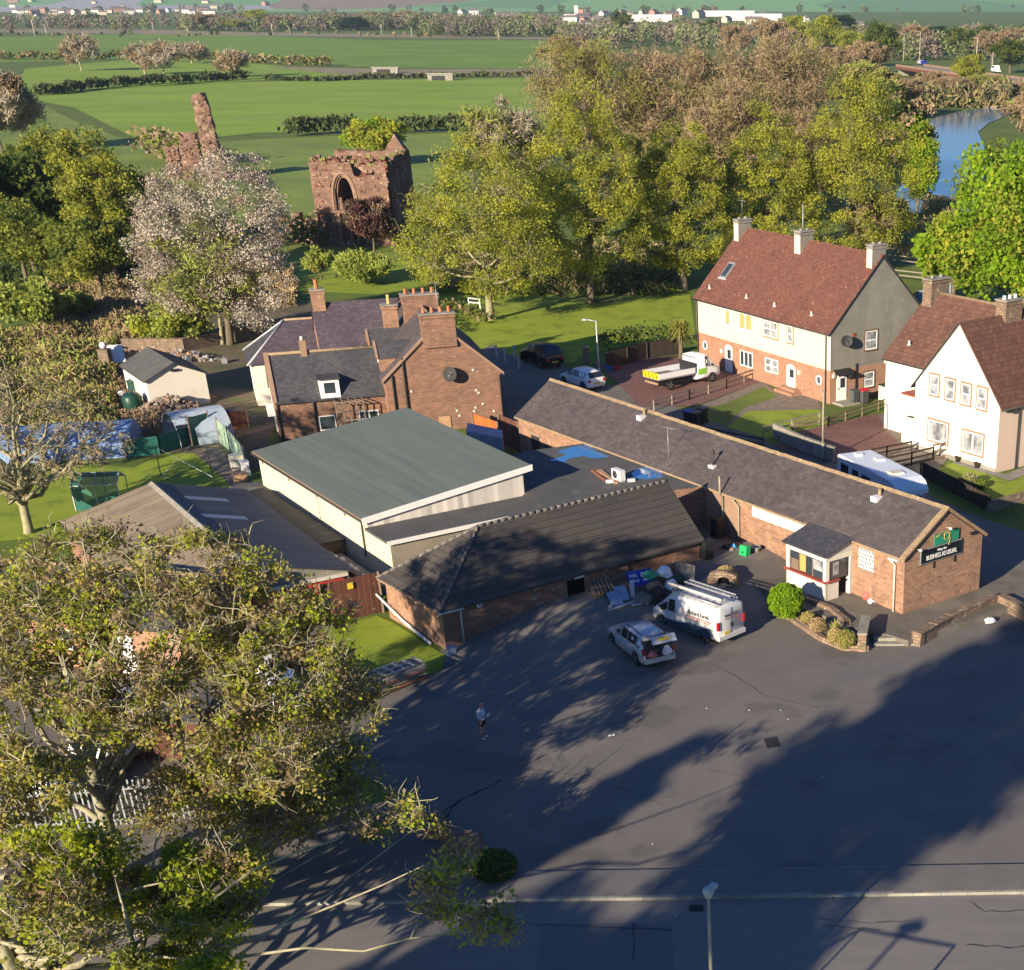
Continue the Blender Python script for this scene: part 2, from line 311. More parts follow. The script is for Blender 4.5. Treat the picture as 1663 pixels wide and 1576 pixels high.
# vehicles
def paint(key, c, r=.22, metal=0): mat(key, c, tuple(x*.97 for x in c), rough=r, spec=.6, metal=metal, scale=.5)
paint('silver', (.50,.52,.54), .28, .3); paint('silver_van', (.62,.62,.61), .3, .15); paint('carwhite', (.76,.77,.78)); paint('carblack', (.012,.014,.02), .15); paint('motor', (.70,.76,.82), .3)
paint('silverlight', (.62,.66,.70), .25, .1)
mat('carglass', (.02,.026,.034), rough=.04, spec=1.0); mat('tyre', (.02,.02,.021), rough=.9); mat('rim', (.45,.46,.47), rough=.35, metal=.7); mat('trimblack', (.022,.022,.024), rough=.6)
mat('lampred', (.45,.012,.015), rough=.2, spec=.7); mat('lampclear', (.7,.72,.74), rough=.15, spec=.8); mat('plate_y', (.75,.55,.05), rough=.4); mat('hazyellow', (.85,.78,.02), rough=.4)
mat('vanblue', (.05,.085,.13), rough=.3); mat('greenlogo', (.3,.62,.08), rough=.4); mat('bootlining', (.05,.05,.052), rough=.9); mat('textgrey', (.10,.11,.12), rough=.5); mat('textred', (.55,.15,.13), rough=.5)
mat('binblack', (.02,.022,.024), rough=.5); mat('bingrey', (.085,.09,.095), rough=.5); mat('binred', (.6,.02,.04), rough=.5); mat('binblue', (.03,.13,.42), rough=.5); mat('bingreen', (.02,.42,.13), rough=.5)
mat('bagblue', (.04,.28,.62), (.02,.18,.5), rough=.35); mat('bagwhite', (.75,.75,.76), (.6,.6,.62), rough=.4); mat('cardboard', (.3,.19,.12), rough=.8); mat('greybin', (.3,.32,.3), rough=.6)
mat('board_blue', (.25,.33,.45), rough=.5); mat('sackgreen', (.03,.34,.15), rough=.6); mat('tankgreen', (.015,.06,.045), (.01,.045,.035), rough=.4)
mat('polysheet', (.55,.66,.78), (.42,.52,.64), rough=.35, scale=1, alpha=.72, trans=0); mat('greennet', (.03,.17,.13), (.02,.1,.09), rough=.8, alpha=.8); mat('netgreen_l', (.30,.42,.32), (.2,.3,.24), rough=.8)
mat('tarp', (.22,.33,.52), (.15,.24,.42), rough=.5, scale=.8); mat('logs', (.27,.215,.19), (.17,.135,.12), scale=5, rough=.9)
mat('skin', (.50,.26,.19), rough=.55); mat('hair', (.09,.05,.03), rough=.7); mat('sweater', (.55,.57,.64), (.47,.49,.57), rough=.9, scale=6); mat('shorts', (.014,.016,.02), rough=.9); mat('shoe', (.62,.66,.66), rough=.6); mat('sock', (.02,.02,.022), rough=.9)
# water: glossy, river dark
m = bpy.data.materials.new('water'); m.use_nodes = True; MT['water'] = m; N = m.node_tree; b = N.nodes['Principled BSDF']
b.inputs['Base Color'].default_value = (.10,.20,.34,1); b.inputs['Roughness'].default_value = .1; b.inputs['Specular IOR Level'].default_value = 1.0
nz = N.nodes.new('ShaderNodeTexNoise'); nz.inputs['Scale'].default_value = .9; nz.inputs['Detail'].default_value = 4
bp = N.nodes.new('ShaderNodeBump'); bp.inputs['Strength'].default_value = .12; bp.inputs['Distance'].default_value = .2
N.links.new(nz.outputs[0], bp.inputs['Height']); N.links.new(bp.outputs[0], b.inputs['Normal'])
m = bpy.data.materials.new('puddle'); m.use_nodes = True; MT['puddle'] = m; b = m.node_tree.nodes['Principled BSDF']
b.inputs['Base Color'].default_value = (.05,.19,.42,1); b.inputs['Roughness'].default_value = .02; b.inputs['Specular IOR Level'].default_value = .5; b.inputs['IOR'].default_value = 2.6  # blue of the mirrored sky is painted into the base colour
# ================================================================== THE SETTING
def sheet(name, pxs, m, z=0.0, world=False):
    b = MB(); pts = [Vector((p[0], p[1], z)) if world else G(p[0], p[1], z) for p in pxs]
    n = len(pts); ar = sum(pts[i].x*pts[(i+1)%n].y-pts[(i+1)%n].x*pts[i].y for i in range(n))
    if ar < 0: pts.reverse()
    b.face(pts, m); o = b.build(name); return tag(o, kind='structure')
b = MB()                                         # one ground sheet out to the foot of the hills
b.face([(-6000,-400,0),(6000,-400,0),(6000,3400,0),(-6000,3400,0)], 'grass'); tag(b.build('ground'), kind='structure')
# hills beyond the town: real relief with field colours
m = bpy.data.materials.new('hillfields'); m.use_nodes = True; MT['hillfields'] = m; N = m.node_tree; bs = N.nodes['Principled BSDF']; bs.inputs['Roughness'].default_value = .95
tc = N.nodes.new('ShaderNodeTexCoord'); mp = N.nodes.new('ShaderNodeMapping'); mp.inputs['Scale'].default_value = (.0021, .0016, .001); vo = N.nodes.new('ShaderNodeTexVoronoi'); vo.inputs['Scale'].default_value = 1
cr = N.nodes.new('ShaderNodeValToRGB'); N.links.new(tc.outputs['Object'], mp.inputs[0]); N.links.new(mp.outputs[0], vo.inputs[0])
sx = N.nodes.new('ShaderNodeSeparateColor'); N.links.new(vo.outputs['Color'], sx.inputs[0]); N.links.new(sx.outputs[0], cr.inputs[0])
e = cr.color_ramp; e.interpolation = 'CONSTANT'; e.elements[0].color = (.13,.30,.10,1); e.elements[1].position = .4; e.elements[1].color = (.16,.34,.11,1)
x = e.elements.new(.72); x.color = (.10,.24,.09,1); x = e.elements.new(.86); x.color = (.24,.16,.12,1); x = e.elements.new(.93); x.color = (.33,.32,.36,1)
N.links.new(cr.outputs[0], bs.inputs['Base Color'])
b = MB(); nx, ny = 60, 22; vs = []; fs = []
def hillz(x, y): return 70*sm(3300, 5200, y)+230*sm(4300, 9000, y)+30*sin(x/900+1)*sm(3600, 6000, y)
for j in range(ny+1):
    for i in range(nx+1):
        xx = -6500+13000*i/nx; yy = 3300+6200*j/ny; vs.append((xx, yy, hillz(xx, yy)-.5))
for j in range(ny):
    for i in range(nx): a = j*(nx+1)+i; fs.append((a, a+1, a+nx+2, a+nx+1))
b.fan(vs, fs, 'hillfields', True); tag(b.build('hills', uv=False), kind='structure')
# fields of the plain
sheet('field', [(-60,62),(300,54),(620,66),(905,66),(905,112),(640,110),(420,104),(200,96),(-60,104)], 'field', .03)
sheet('field', [(40,112),(200,98),(430,105),(590,122),(430,130),(260,140),(30,152)], 'field2', .06)
sheet('field', [(30,158),(300,136),(470,132),(900,126),(900,205),(560,214),(420,216),(240,235),(120,175)], 'field2', .06)
sheet('verge', [(-60,46),(200,47),(420,53),(640,56),(900,60),(1000,62),(1000,66),(620,61),(300,57),(-60,52)], 'reed', .10)
sheet('track', [(430,108),(640,113),(905,112),(905,124),(600,126)], 'reed', .12)
sheet('meadow', [(-80,158),(60,166),(120,196),(240,240),(430,226),(560,220),(770,216),(770,420),(460,430),(-80,420)], 'meadow', .045)
sheet('lawn', [(735,590),(640,500),(700,470),(860,470),(960,495),(1120,478),(1132,560),(1110,545),(950,575),(930,590),(860,578)], 'lawn', .01)
sheet('lawn', [(440,470),(520,420),(700,380),(760,500),(640,480)], 'lawn', .012)
sheet('wasteland', [(60,640),(150,560),(170,470),(440,470),(520,505),(480,600),(420,760),(300,740),(200,745),(40,720)], 'scrub_earth', .02)
sheet('garden_lawn', [(205,765),(270,735),(318,737),(392,803),(240,790),(215,785)], 'lawn', .03)
sheet('garden_lawn', [(-60,820),(120,750),(215,760),(245,800),(100,870),(-60,885)], 'lawn', .025)
sheet('garden_path', [(318,737),(330,730),(352,722),(420,800),(396,806)], 'gravel', .034)
# river, wide by the near trees and bending away left under the bridge
rv = [(1440,345),(1478,270),(1497,212),(1520,190),(1560,181),(1600,176),(1640,170),(1660,174),(1640,186),(1606,200),(1588,214),(1600,240),(1640,300),(1660,350)]
o = sheet('river', rv, 'water', .12)
# the yard
b = MB(); n = 70; x0, x1, y0, y1 = -48, 12, 36, 80; vs = []; fs = []
def inyard(x, y): return True
poly = [GG(*p) for p in [(1663,1408),(760,1424),(640,1300),(560,1240),(600,1130),(700,1088),(722,1066)]]
poly += [Vector((OC[0]+OU[0]*s+OV[0]*.4, OC[1]+OU[1]*s+OV[1]*.4, 0)) for s in (0, 5, 10, 15.5)]
poly += [Vector((-1.5, 76.5, 0)), Vector((3.5, 72.5, 0)), Vector((14, 72, 0)), G(1800, 1000), G(1800, 1408)]
P2 = [(p.x, p.y) for p in poly]
bmk = bmesh.new(); vv = [bmk.verts.new((p[0], p[1], 0)) for p in P2]; bmk.faces.new(vv)
bmesh.ops.triangulate(bmk, faces=bmk.faces[:])
for ax, lo, hi in ((0, -24, 24), (1, 38, 80)):
    c = lo
    while c < hi:
        bmesh.ops.bisect_plane(bmk, geom=bmk.verts[:]+bmk.edges[:]+bmk.faces[:], plane_co=(c, c, 0), plane_no=((1,0,0) if ax == 0 else (0,1,0))); c += 1.0
for v in bmk.verts: v.co.z = .02+gz(v.co.x, v.co.y)
me = bpy.data.meshes.new('car_park'); bmk.to_mesh(me); bmk.free(); me.materials.append(MT['asphalt'])
me.update(); o = bpy.data.objects.new('car_park', me); COL.objects.link(o); tag(o, kind='structure')
for p in me.polygons: p.use_smooth = True
if sum(p.normal.z for p in me.polygons) < 0: me.flip_normals()
# road and pavement at the bottom
k1, k2 = G(830,1466), G(1663,1453)
kd = (k2-k1).normalized(); kn = Vector((-kd.y, kd.x, 0))       # kn points away from the camera
def band(name, d0, d1, m, z, s0=-60, s1=30, zl=None):
    a = k1+kd*s0; c = k1+kd*s1
    return sheet(name, [(q.x, q.y) for q in (a+kn*d0, c+kn*d0, c+kn*d1, a+kn*d1)], m, z, True)
band('road', -9.5, 0, 'asphalt_old', .008, -75)
band('pavement', .14, 1.75, 'pavement', .11, -10.5)
band('pavement', .14, 1.75, 'pavement', .112, -60, -10.5)
b = MB(); a = k1+kd*-60; b.obox(a, kd*90, kn*.14, (0,0,.12), 'kerbstone'); tag(b.build('kerb'), kind='structure')
b = MB(); a = k1+kd*-6+kn*1.75; b.obox(a, kd*30, kn*.06, (0,0,.10), 'kerbstone'); tag(b.build('kerb_edging'), kind='structure')
a = k1+kd*-6+kn*.3
sheet('pavement_patch', [(q.x, q.y) for q in (k1+kd*.2+kn*.16, k1+kd*4.9+kn*.16, k1+kd*5.0+kn*1.74, k1+kd*.2+kn*1.74)], 'asphalt_patch', .117, True)
# cracks and patches in the tarmac
def crackline(pxs, wd, name='tarmac_crack', mt='crack'):
    b = MB(); pts = [GG(*p) for p in pxs]; L_ = []; Rr = []
    out = []
    for i in range(len(pts)-1):
        for k in range(7): out.append(pts[i].lerp(pts[i+1], k/7)+Vector((R.uniform(-.05,.05), R.uniform(-.05,.05), 0)))
    out.append(pts[-1])
    for i in range(len(out)-1):
        d = (out[i+1]-out[i]).normalized(); n_ = Vector((-d.y, d.x, 0))*wd*R.uniform(.3,1)
        q = [out[i]-n_, out[i+1]-n_, out[i+1]+n_, out[i]+n_]
        b.face([(p.x, p.y, gz(p.x, p.y)+.03) for p in q], mt)
    tag(b.build(name), kind='structure')
crackline([(1575,1464),(1600,1482),(1663,1480)], .02); crackline([(1330,1504),(1430,1512)], .018); crackline([(1570,1536),(1640,1540),(1663,1538)], .02)
crackline([(1290,1490),(1400,1500),(1480,1496)], .014); crackline([(840,1500),(960,1506),(1090,1512)], .02); crackline([(1030,1500),(1028,1560)], .02)
crackline([(1351,1407),(1352,1462)], .018); crackline([(1472,1407),(1478,1456)], .018); crackline([(720,1320),(750,1300),(815,1268)], .06)
crackline([(1180,1090),(1240,1130),(1330,1150),(1420,1140)], .014); crackline([(860,1250),(960,1262),(1080,1310)], .014); crackline([(1420,1240),(1500,1250),(1600,1230)], .014); crackline([(900,1420),(1000,1418),(1350,1412),(1663,1404)], .02)
for q_ in ([(1240,1200),(1262,1196),(1268,1212),(1246,1216)],[(1120,1470),(1142,1470),(1143,1480),(1119,1480)]): sheet('drain_cover', q_, 'crack', .027)
for q_ in ([(930,1115),(1010,1100),(1030,1112),(950,1130)],[(1350,1090),(1460,1075),(1475,1092),(1360,1110)],[(1020,1270),(1080,1262),(1095,1290),(1030,1300)]): sheet('tarmac_patch', q_, 'asphalt_patch', .026)
crackline([(705,1340),(730,1322),(740,1308)], .05); crackline([(1150,1250),(1200,1262)], .012)
sheet('tarmac_patch', [(880,1500),(1090,1500),(1095,1576),(870,1576)], 'asphalt_patch', .013)
sheet('tarmac_patch', [(735,1290),(765,1276),(772,1298),(745,1308)], 'asphalt_patch', .026)
# dirt yard behind the big tree
sheet('dirt_yard', [(-120,1010),(440,985),(560,1010),(600,1110),(560,1240),(430,1330),(-120,1370)], 'dirt', .012)
sheet('verge', [(-200,1380),(430,1330),(640,1300),(760,1424),(600,1440),(-200,1480)], 'asphalt', .016)
sheet('grass_verge', [(520,1022),(612,1000),(640,1012),(722,1064),(718,1088),(600,1132),(560,1160),(480,1150)], 'lawn', .03)
# lane behind the bar, driveways and gardens
sheet('lane', [(1800,1000),(1800,830),(1680,870),(1585,838),(1500,800),(1300,735),(1130,672),(1000,625),(975,628),(905,588),(835,580),(800,560),(765,575),(812,640),(850,760),(900,770),(1000,760),(1560,975)], 'asphalt', .015)
sheet('driveway', [(985,605),(960,590),(1100,578),(1132,592),(1215,612),(1240,618),(1130,660),(1040,660)], 'brickpave', .03)
sheet('garden_path', [(1130,662),(1240,618),(1262,640),(1325,640),(1345,690),(1290,668),(1210,690),(1160,690)], 'gravel', .026)
sheet('garden_lawn', [(1110,672),(1180,655),(1240,628),(1262,645),(1210,662),(1180,692)], 'grass', .030)
sheet('garden_lawn', [(1180,694),(1215,668),(1330,665),(1345,690),(1345,705),(1245,712)], 'lawn', .034)
sheet('garden_lawn', [(1240,712),(1345,690),(1450,668),(1452,678),(1350,715),(1270,735)], 'grass', .038)
sheet('driveway', [(1250,725),(1300,700),(1425,672),(1450,690),(1480,730),(1500,745),(1480,775),(1350,750)], 'brickpave', .042)
sheet('garden_path', [(1425,672),(1455,668),(1500,735),(1485,745),(1440,700)], 'gravel', .048)
sheet('garden_bed', [(1436,690),(1452,684),(1484,702),(1480,712)], 'lawn', .054)
sheet('gravel_drive', [(1385,740),(1480,722),(1540,745),(1500,790),(1400,765)], 'gravel', .05)
sheet('garden_lawn', [(1497,772),(1548,752),(1640,782),(1760,735),(1760,800),(1607,828)], 'lawn', .056)
sheet('garden_path', [(1546,752),(1556,746),(1632,770),(1700,745),(1720,752),(1640,781)], 'concrete', .06)
# terrace in front of the bar
A0 = G(1466, 998, .35); PU = (cos(radians(-49.7)), sin(radians(-49.7))); PV = (-PU[1], PU[0])
def pub(x, y, z=0): return Vector((A0.x+PU[0]*x+PV[0]*y, A0.y+PU[1]*x+PV[1]*y, z))
tr = [GG(1415,1041), GG(1283,992), GG(1206,934)]
t2 = [(tr[0].x, tr[0].y, .35), (tr[1].x, tr[1].y, .38), (tr[2].x, tr[2].y, .62)]
q = Vector((OC[0]+OU[0]*15.3, OC[1]+OU[1]*15.3, 0)); q2 = q+Vector((OV[0], OV[1], 0))*6.5
t2 += [(q.x+.3, q.y-.6, .93), (q2.x, q2.y, .93)]
p = pub(-15.5, 0); t2 += [(p.x, p.y, .9)]
p = pub(-12, .1); t2 += [(p.x, p.y, .72)]
p = pub(-8, .1); t2 += [(p.x, p.y, .45)]
p = pub(.0, .1); t2 += [(p.x, p.y, .35)]
p = pub(.0, 5.4); t2 += [(p.x, p.y, .35)]
for px in ((1640,930),(1663,925),(1720,985),(1640,985),(1475,1041),(1440,1030)):
    p = G(px[0], px[1], .33); t2 += [(p.x, p.y, .33)]
b = MB(); n = len(t2)
bmk = bmesh.new(); vv = [bmk.verts.new(p) for p in t2]; f = bmk.faces.new(vv); bmesh.ops.triangulate(bmk, faces=[f])
if sum(f.normal.z for f in bmk.faces) < 0: bmesh.ops.reverse_faces(bmk, faces=bmk.faces[:])
bnd = [(e_.verts[0].co.copy(), e_.verts[1].co.copy()) for e_ in bmk.edges if e_.is_boundary]
for f in bmk.faces: b.face([v.co.copy() for v in f.verts], 'terrace')
bmk.free()
for a, c in bnd: b.face([a, c, (c.x, c.y, -.1), (a.x, a.y, -.1)], 'terrace')
tag(b.build('terrace'), kind='structure')
# two steps down to the car park
sA, sB = G(1418,1050), G(1490,1050); d = (sB-sA); nn = Vector((-d.y, d.x, 0)).normalized()
b = MB(); b.obox(sA-nn*.0+Vector((0,0,-.05)), d*.97, nn*.75, (0,0,.17), 'concrete'); b.obox(sA+nn*.36+d*.03+Vector((0,0,.12)), d*.86, nn*.5, (0,0,.14), 'concrete')
tag(b.build('steps'), 'two worn concrete steps from car park up to the bar terrace', 'steps')
# ================================================================== BUILDINGS
class Bld:
    def __init__(s, name, label, cat, o, az):
        s.o = o; s.az = radians(az); s.u = (cos(s.az), sin(s.az)); s.v = (-s.u[1], s.u[0])
        s.root = thing(name, label, cat, (o[0], o[1], o[2]), s.az)
    def front(s, px, py, y=0):
        x, z = onplane(s.o[0]+s.v[0]*y, s.o[1]+s.v[1]*y, s.u[0], s.u[1], px, py); return x, z-s.o[2]
    def side(s, px, py, x=0):
        y, z = onplane(s.o[0]+s.u[0]*x, s.o[1]+s.u[1]*x, s.v[0], s.v[1], px, py); return y, z-s.o[2]
    def loc(s, p):                                   # world -> local
        dx, dy = p[0]-s.o[0], p[1]-s.o[1]; return (dx*s.u[0]+dy*s.u[1], dx*s.v[0]+dy*s.v[1])
FR = lambda y=0: (Vector((0,y,0)), Vector((1,0,0)), Vector((0,-1,0)))     # front face frame: origin, along, outward
SR = lambda x=0: (Vector((x,0,0)), Vector((0,1,0)), Vector((1,0,0)))      # right gable
SL = lambda x=0: (Vector((x,0,0)), Vector((0,1,0)), Vector((-1,0,0)))     # left end
def bar(b, F, a0, a1, z0, z1, d0, d1, m):
    o, ax, n = F; b.obox(o+ax*a0+Vector((0,0,z0))+n*d0, ax*(a1-a0), n*(d1-d0), (0,0,z1-z0), m)
def window(root, F, a0, a1, z0, z1, nv=1, trans=True, glass='curtain', sur='surround', fm='upvc', blinds=None, name='window'):
    b = MB()
    if sur:
        t = .11
        bar(b, F, a0-t, a0, z0-t, z1+t, 0, .04, sur); bar(b, F, a1, a1+t, z0-t, z1+t, 0, .04, sur)
        bar(b, F, a0, a1, z1, z1+t, 0, .04, sur); bar(b, F, a0-.02, a1+.02, z0-t, z0, 0, .07, sur)
    t = .065
    bar(b, F, a0, a0+t, z0, z1, -.02, .05, fm); bar(b, F, a1-t, a1, z0, z1, -.02, .05, fm)
    bar(b, F, a0+t, a1-t, z0, z0+t*1.3, -.02, .05, fm); bar(b, F, a0+t, a1-t, z1-t, z1, -.02, .05, fm)
    for i in range(1, nv):
        c = a0+(a1-a0)*i/nv; bar(b, F, c-.055, c+.055, z0+t*1.3, z1-t, -.02, .048, fm)
    if trans:
        c = z0+(z1-z0)*.5; bar(b, F, a0+t, a1-t, c-.04, c+.04, -.02, .045, fm)
    w_ = b.build(name, root)
    o, ax, n = F; p = MB(); q = [(a0+t, z0+t), (a1-t, z0+t), (a1-t, z1-t), (a0+t, z1-t)]
    pts = [o+ax*a+Vector((0,0,z))+n*.022 for a, z in q]
    if (pts[1]-pts[0]).cross(pts[2]-pts[1]).dot(n) < 0: pts.reverse()
    p.face(pts, glass)
    if blinds:                                       # drawn blinds or curtains hung behind each light
        for i in range(nv):
            c0 = a0+(a1-a0)*i/nv+.14; c1 = a0+(a1-a0)*(i+1)/nv-.14
            pts = [o+ax*a+Vector((0,0,z))+n*.03 for a, z in ((c0, z0+.14), (c1, z0+.14), (c1, z1-.12), (c0, z1-.12))]
            if (pts[1]-pts[0]).cross(pts[2]-pts[1]).dot(n) < 0: pts.reverse()
            p.face(pts, blinds)
    p.build('pane', w_); return w_
def door(root, F, a0, a1, z0, z1, m='upvc', sur=None, arch=True, glass=None):
    b = MB(); o, ax, n = F
    if arch:
        r = (a1-a0)/2; pts = [(a0, z0), (a1, z0)]+[((a0+a1)/2+r*cos(t*pi/8), z1-r*.55+r*.55*sin(t*pi/8)) for t in range(9)]
    else: pts = [(a0, z0), (a1, z0), (a1, z1), (a0, z1)]
    f = [o+ax*a+Vector((0,0,z))+n*.05 for a, z in pts]
    if (f[1]-f[0]).cross(f[2]-f[1]).dot(n) < 0: f.reverse()
    b.face(f, m)
    g = [p-n*.05 for p in f]
    for i in range(len(f)): j = (i+1) % len(f); b.face([f[i], g[i], g[j], f[j]], m)
    d = b.build('door', root)
    h = MB(); bar(h, F, a0+.09, a0+.14, (z0+z1)/2-.12, (z0+z1)/2+.05, .05, .1, 'alu'); h.build('handle', d)
    if glass:
        h = MB(); bar(h, F, a0+(a1-a0)*.35, a1-.15, z0+(z1-z0)*.5, z1-.35, .05, .058, glass); h.build('pane', d)
    return d
def gable_house(B, x0, x1, w, eave, ridge, wall, roof, band=None, bandz=0, over=.28, side_over=.12, base=-.6, thick=.12, right_wall=None, ridgem='ridge', left_end=True, y0=0, gut=True, rname='roof'):
    """walls with two gables and a pitched roof, ridge along x"""
    b = MB(); rw = right_wall or wall; ym = y0+w/2
    def wallq(p, q, z0, z1, m): b.face([(p[0],p[1],z0),(q[0],q[1],z0),(q[0],q[1],z1),(p[0],p[1],z1)], m)
    z0 = base
    if band:
        wallq((x0,y0), (x1,y0), base, bandz, band); wallq((x1,y0), (x1,y0+w), base, bandz, band)
        wallq((x1,y0+w), (x0,y0+w), base, bandz, band); wallq((x0,y0+w), (x0,y0), base, bandz, band); z0 = bandz
    wallq((x0,y0), (x1,y0), z0, eave, wall); wallq((x1,y0+w), (x0,y0+w), z0, eave, wall)
    b.face([(x1,y0,z0),(x1,y0+w,z0),(x1,y0+w,eave),(x1,ym,ridge),(x1,y0,eave)], rw)
    b.face([(x0,y0+w,z0),(x0,y0,z0),(x0,y0,eave),(x0,ym,ridge),(x0,y0+w,eave)], wall)
    b.build('wall', B.root)
    r = MB(); sl = (ridge-eave)/(w/2); xa, xb = x0-side_over, x1+side_over
    ye0, ye1 = y0-over, y0+w+over; ze = eave-over*sl+.03; zr = ridge+.03
    T = thick
    r.face([(xa,ye0,ze+T),(xb,ye0,ze+T),(xb,ym,zr+T),(xa,ym,zr+T)], roof); r.face([(xb,ye1,ze+T),(xa,ye1,ze+T),(xa,ym,zr+T),(xb,ym,zr+T)], roof)
    tm = 'gutter' if roof != 'slate' else 'ridge'
    r.face([(xb,ye0,ze),(xa,ye0,ze),(xa,ym,zr),(xb,ym,zr)], 'dark'); r.face([(xa,ye1,ze),(xb,ye1,ze),(xb,ym,zr),(xa,ym,zr)], 'dark')
    for xx, s in ((xa, 1), (xb, -1)):
        for (ya, za), (yb, zb) in (((ye0, ze), (ym, zr)), ((ym, zr), (ye1, ze))):
            q = [(xx,ya,za),(xx,yb,zb),(xx,yb,zb+T),(xx,ya,za+T)]
            if s > 0: q.reverse()
            r.face(q, tm)
    r.face([(xa,ye0,ze),(xb,ye0,ze),(xb,ye0,ze+T),(xa,ye0,ze+T)], tm); r.face([(xb,ye1,ze),(xa,ye1,ze),(xa,ye1,ze+T),(xb,ye1,ze+T)], tm)
    ro = r.build(rname, B.root)
    c = MB(); nseg = max(2, int((xb-xa)/.42)); L_ = (xb-xa)/nseg
    for i in range(nseg):
        xs = xa+L_*i; dz = R.uniform(-.012, .012)
        c.fan([(xs+.01,ym-.15,zr+T-.10*sl+dz),(xs+.01,ym,zr+T+.07+dz),(xs+.01,ym+.15,zr+T-.10*sl+dz),(xs+L_,ym-.15,zr+T-.10*sl+dz),(xs+L_,ym,zr+T+.07+dz),(xs+L_,ym+.15,zr+T-.10*sl+dz)], [(0,3,4,1),(1,4,5,2),(0,1,2),(5,4,3)], ridgem)
    c.build('ridge_tiles', ro)
    if gut:
        g = MB(); g.tube([(xa,ye0-.05,ze+.06),(xb,ye0-.05,ze+.06)], .055, 'gutter', 6); g.build('gutter', B.root)
    return ro
def downpipe(root, x, y, z0, z1, m='gutter', r=.045, kick=None):
    b = MB(); pts = [(x, y, z0), (x, y, z1-.35)]
    pts += [(kick[0], kick[1], z1)] if kick else [(x, y, z1)]
    b.tube(pts, r, m, 7); return b.build('downpipe', root)
def chimney(root, x0, x1, y0, y1, z0, z1, m, pots=2, pm='pot', along='y', ph=.42, pr=.12, lean=None, cap='concrete'):
    b = MB(); b.box(x0, x1, y0, y1, z0, z1, m); b.box(x0-.06, x1+.06, y0-.06, y1+.06, z1-.24, z1-.08, m); b.box(x0-.08, x1+.08, y0-.08, y1+.08, z1, z1+.08, cap)
    c = b.build('chimney', root)
    l = MB(); l.box(x0-.07, x1+.07, y0-.07, y1+.07, z0+.5, z0+.56, 'lead')
    for i in range(pots):
        t = (i+.5)/pots; px_, py_ = ((x0+x1)/2, y0+(y1-y0)*t) if along == 'y' else (x0+(x1-x0)*t, (y0+y1)/2)
        p = MB(); p.lathe([(pr*1.15, z1+.08), (pr*1.0, z1+.14), (pr*.85, z1+ph-.06), (pr*1.1, z1+ph), (pr*.75, z1+ph)], pm, 10, (px_, py_, 0)); p.build('chimney_pot', c)
    return c
def aerial(root, x, y, z0, h, az=0, m='galv'):
    b = MB(); b.tube([(x,y,z0),(x,y,z0+h)], .018, m, 5); d = (cos(az), sin(az))
    b.tube([(x-d[0]*.45,y-d[1]*.45,z0+h-.06),(x+d[0]*.5,y+d[1]*.5,z0+h-.06)], .012, m, 4)
    for k in range(7):
        t = -.4+k*.14; l = .2-.012*k
        b.tube([(x+d[0]*t+d[1]*l,y+d[1]*t-d[0]*l,z0+h-.06),(x+d[0]*t-d[1]*l,y+d[1]*t+d[0]*l,z0+h-.06)], .008, m, 4)
    return b.build('aerial', root)
def dish(root, p, n, r=.35, m='trimblack'):
    b = MB(); n = Vector(n).normalized(); p = Vector(p); t = n.cross(Vector((0,0,1))).normalized(); u = t.cross(n)
    vs = [p]; K = 16
    for j, (rr, dd) in enumerate(((.5,.02), (1,.09))):
        for k in range(K): a = 2*pi*k/K; vs.append(p+(t*cos(a)+u*sin(a))*r*rr+n*dd)
    fs = [(0, 1+k, 1+(k+1)%K) for k in range(K)]+[(1+k, 1+K+k, 1+K+(k+1)%K, 1+(k+1)%K) for k in range(K)]
    b.fan(vs, fs, m, True); b.tube([p, p-n*.25, p-n*.3-Vector((0,0,.15))], .02, 'galv', 5); b.tube([p-u*r, p+n*.35], .012, 'galv', 5)
    b.box(*[c for i in range(3) for c in ((p+n*.35)[i]-.04, (p+n*.35)[i]+.04)], m)
    return b.build('satellite_dish', root)
def vent(root, x, y, z, m='bagwhite', s=.16):
    b = MB(); b.lathe([(s, 0), (s*.9, .08), (s*.5, .14), (s*.4, .24), (s*.7, .27), (s*.1, .33)], m, 8, (x, y, z)); return b.build('roof_vent', root)

# ---------------------------------------------------------------- semi-detached pair, red tiles
h1 = G(1347.6, 657)
B = Bld('semi_detached_house', 'pair of cream and brick semi detached houses under a big mottled red tile roof', 'house', h1, -54)
W = 9.3; L1 = 18.0; EV = 5.2; RD = 9.95
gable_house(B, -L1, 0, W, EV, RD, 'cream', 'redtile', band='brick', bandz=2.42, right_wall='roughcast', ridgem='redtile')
def fw(pl, pr, pt, pb, **k):
    a0, _ = B.front(pl, pb); a1, _ = B.front(pr, pb); _, z1 = B.front(pl, pt); _, z0 = B.front(pl, pb)
    return window(B.root, FR(), a0+.1, a1-.1, z0+.1, z1-.1, **k)
fw(1176.5, 1187.6, 499, 529, blinds='yellowblind', trans=False, sur='offwhite'); fw(1199.6, 1222.8, 504, 535.8, nv=2, blinds='yellowblind', trans=False, sur='offwhite')
fw(1239.6, 1264.3, 516.8, 546.5, nv=2, glass='curtain'); fw(1277.7, 1289, 525.7, 557, glass='curtain')
fw(1201.5, 1224, 565.7, 594.5, nv=3, glass='glass', trans=False, sur=None); fw(1242, 1265, 577.7, 604, nv=2, glass='curtain', sur=None)
def fd(pl, pr, pt, pb, **k):
    a0, z0 = B.front(pl, pb); a1, _ = B.front(pr, pb); _, z1 = B.front(pl, pt); return door(B.root, FR(), a0, a1, max(z0, 0), z1, **k)
fd(1178.7, 1190, 559, 603, glass='glass'); fd(1278.3, 1291.8, 590, 631.5, glass='glass')
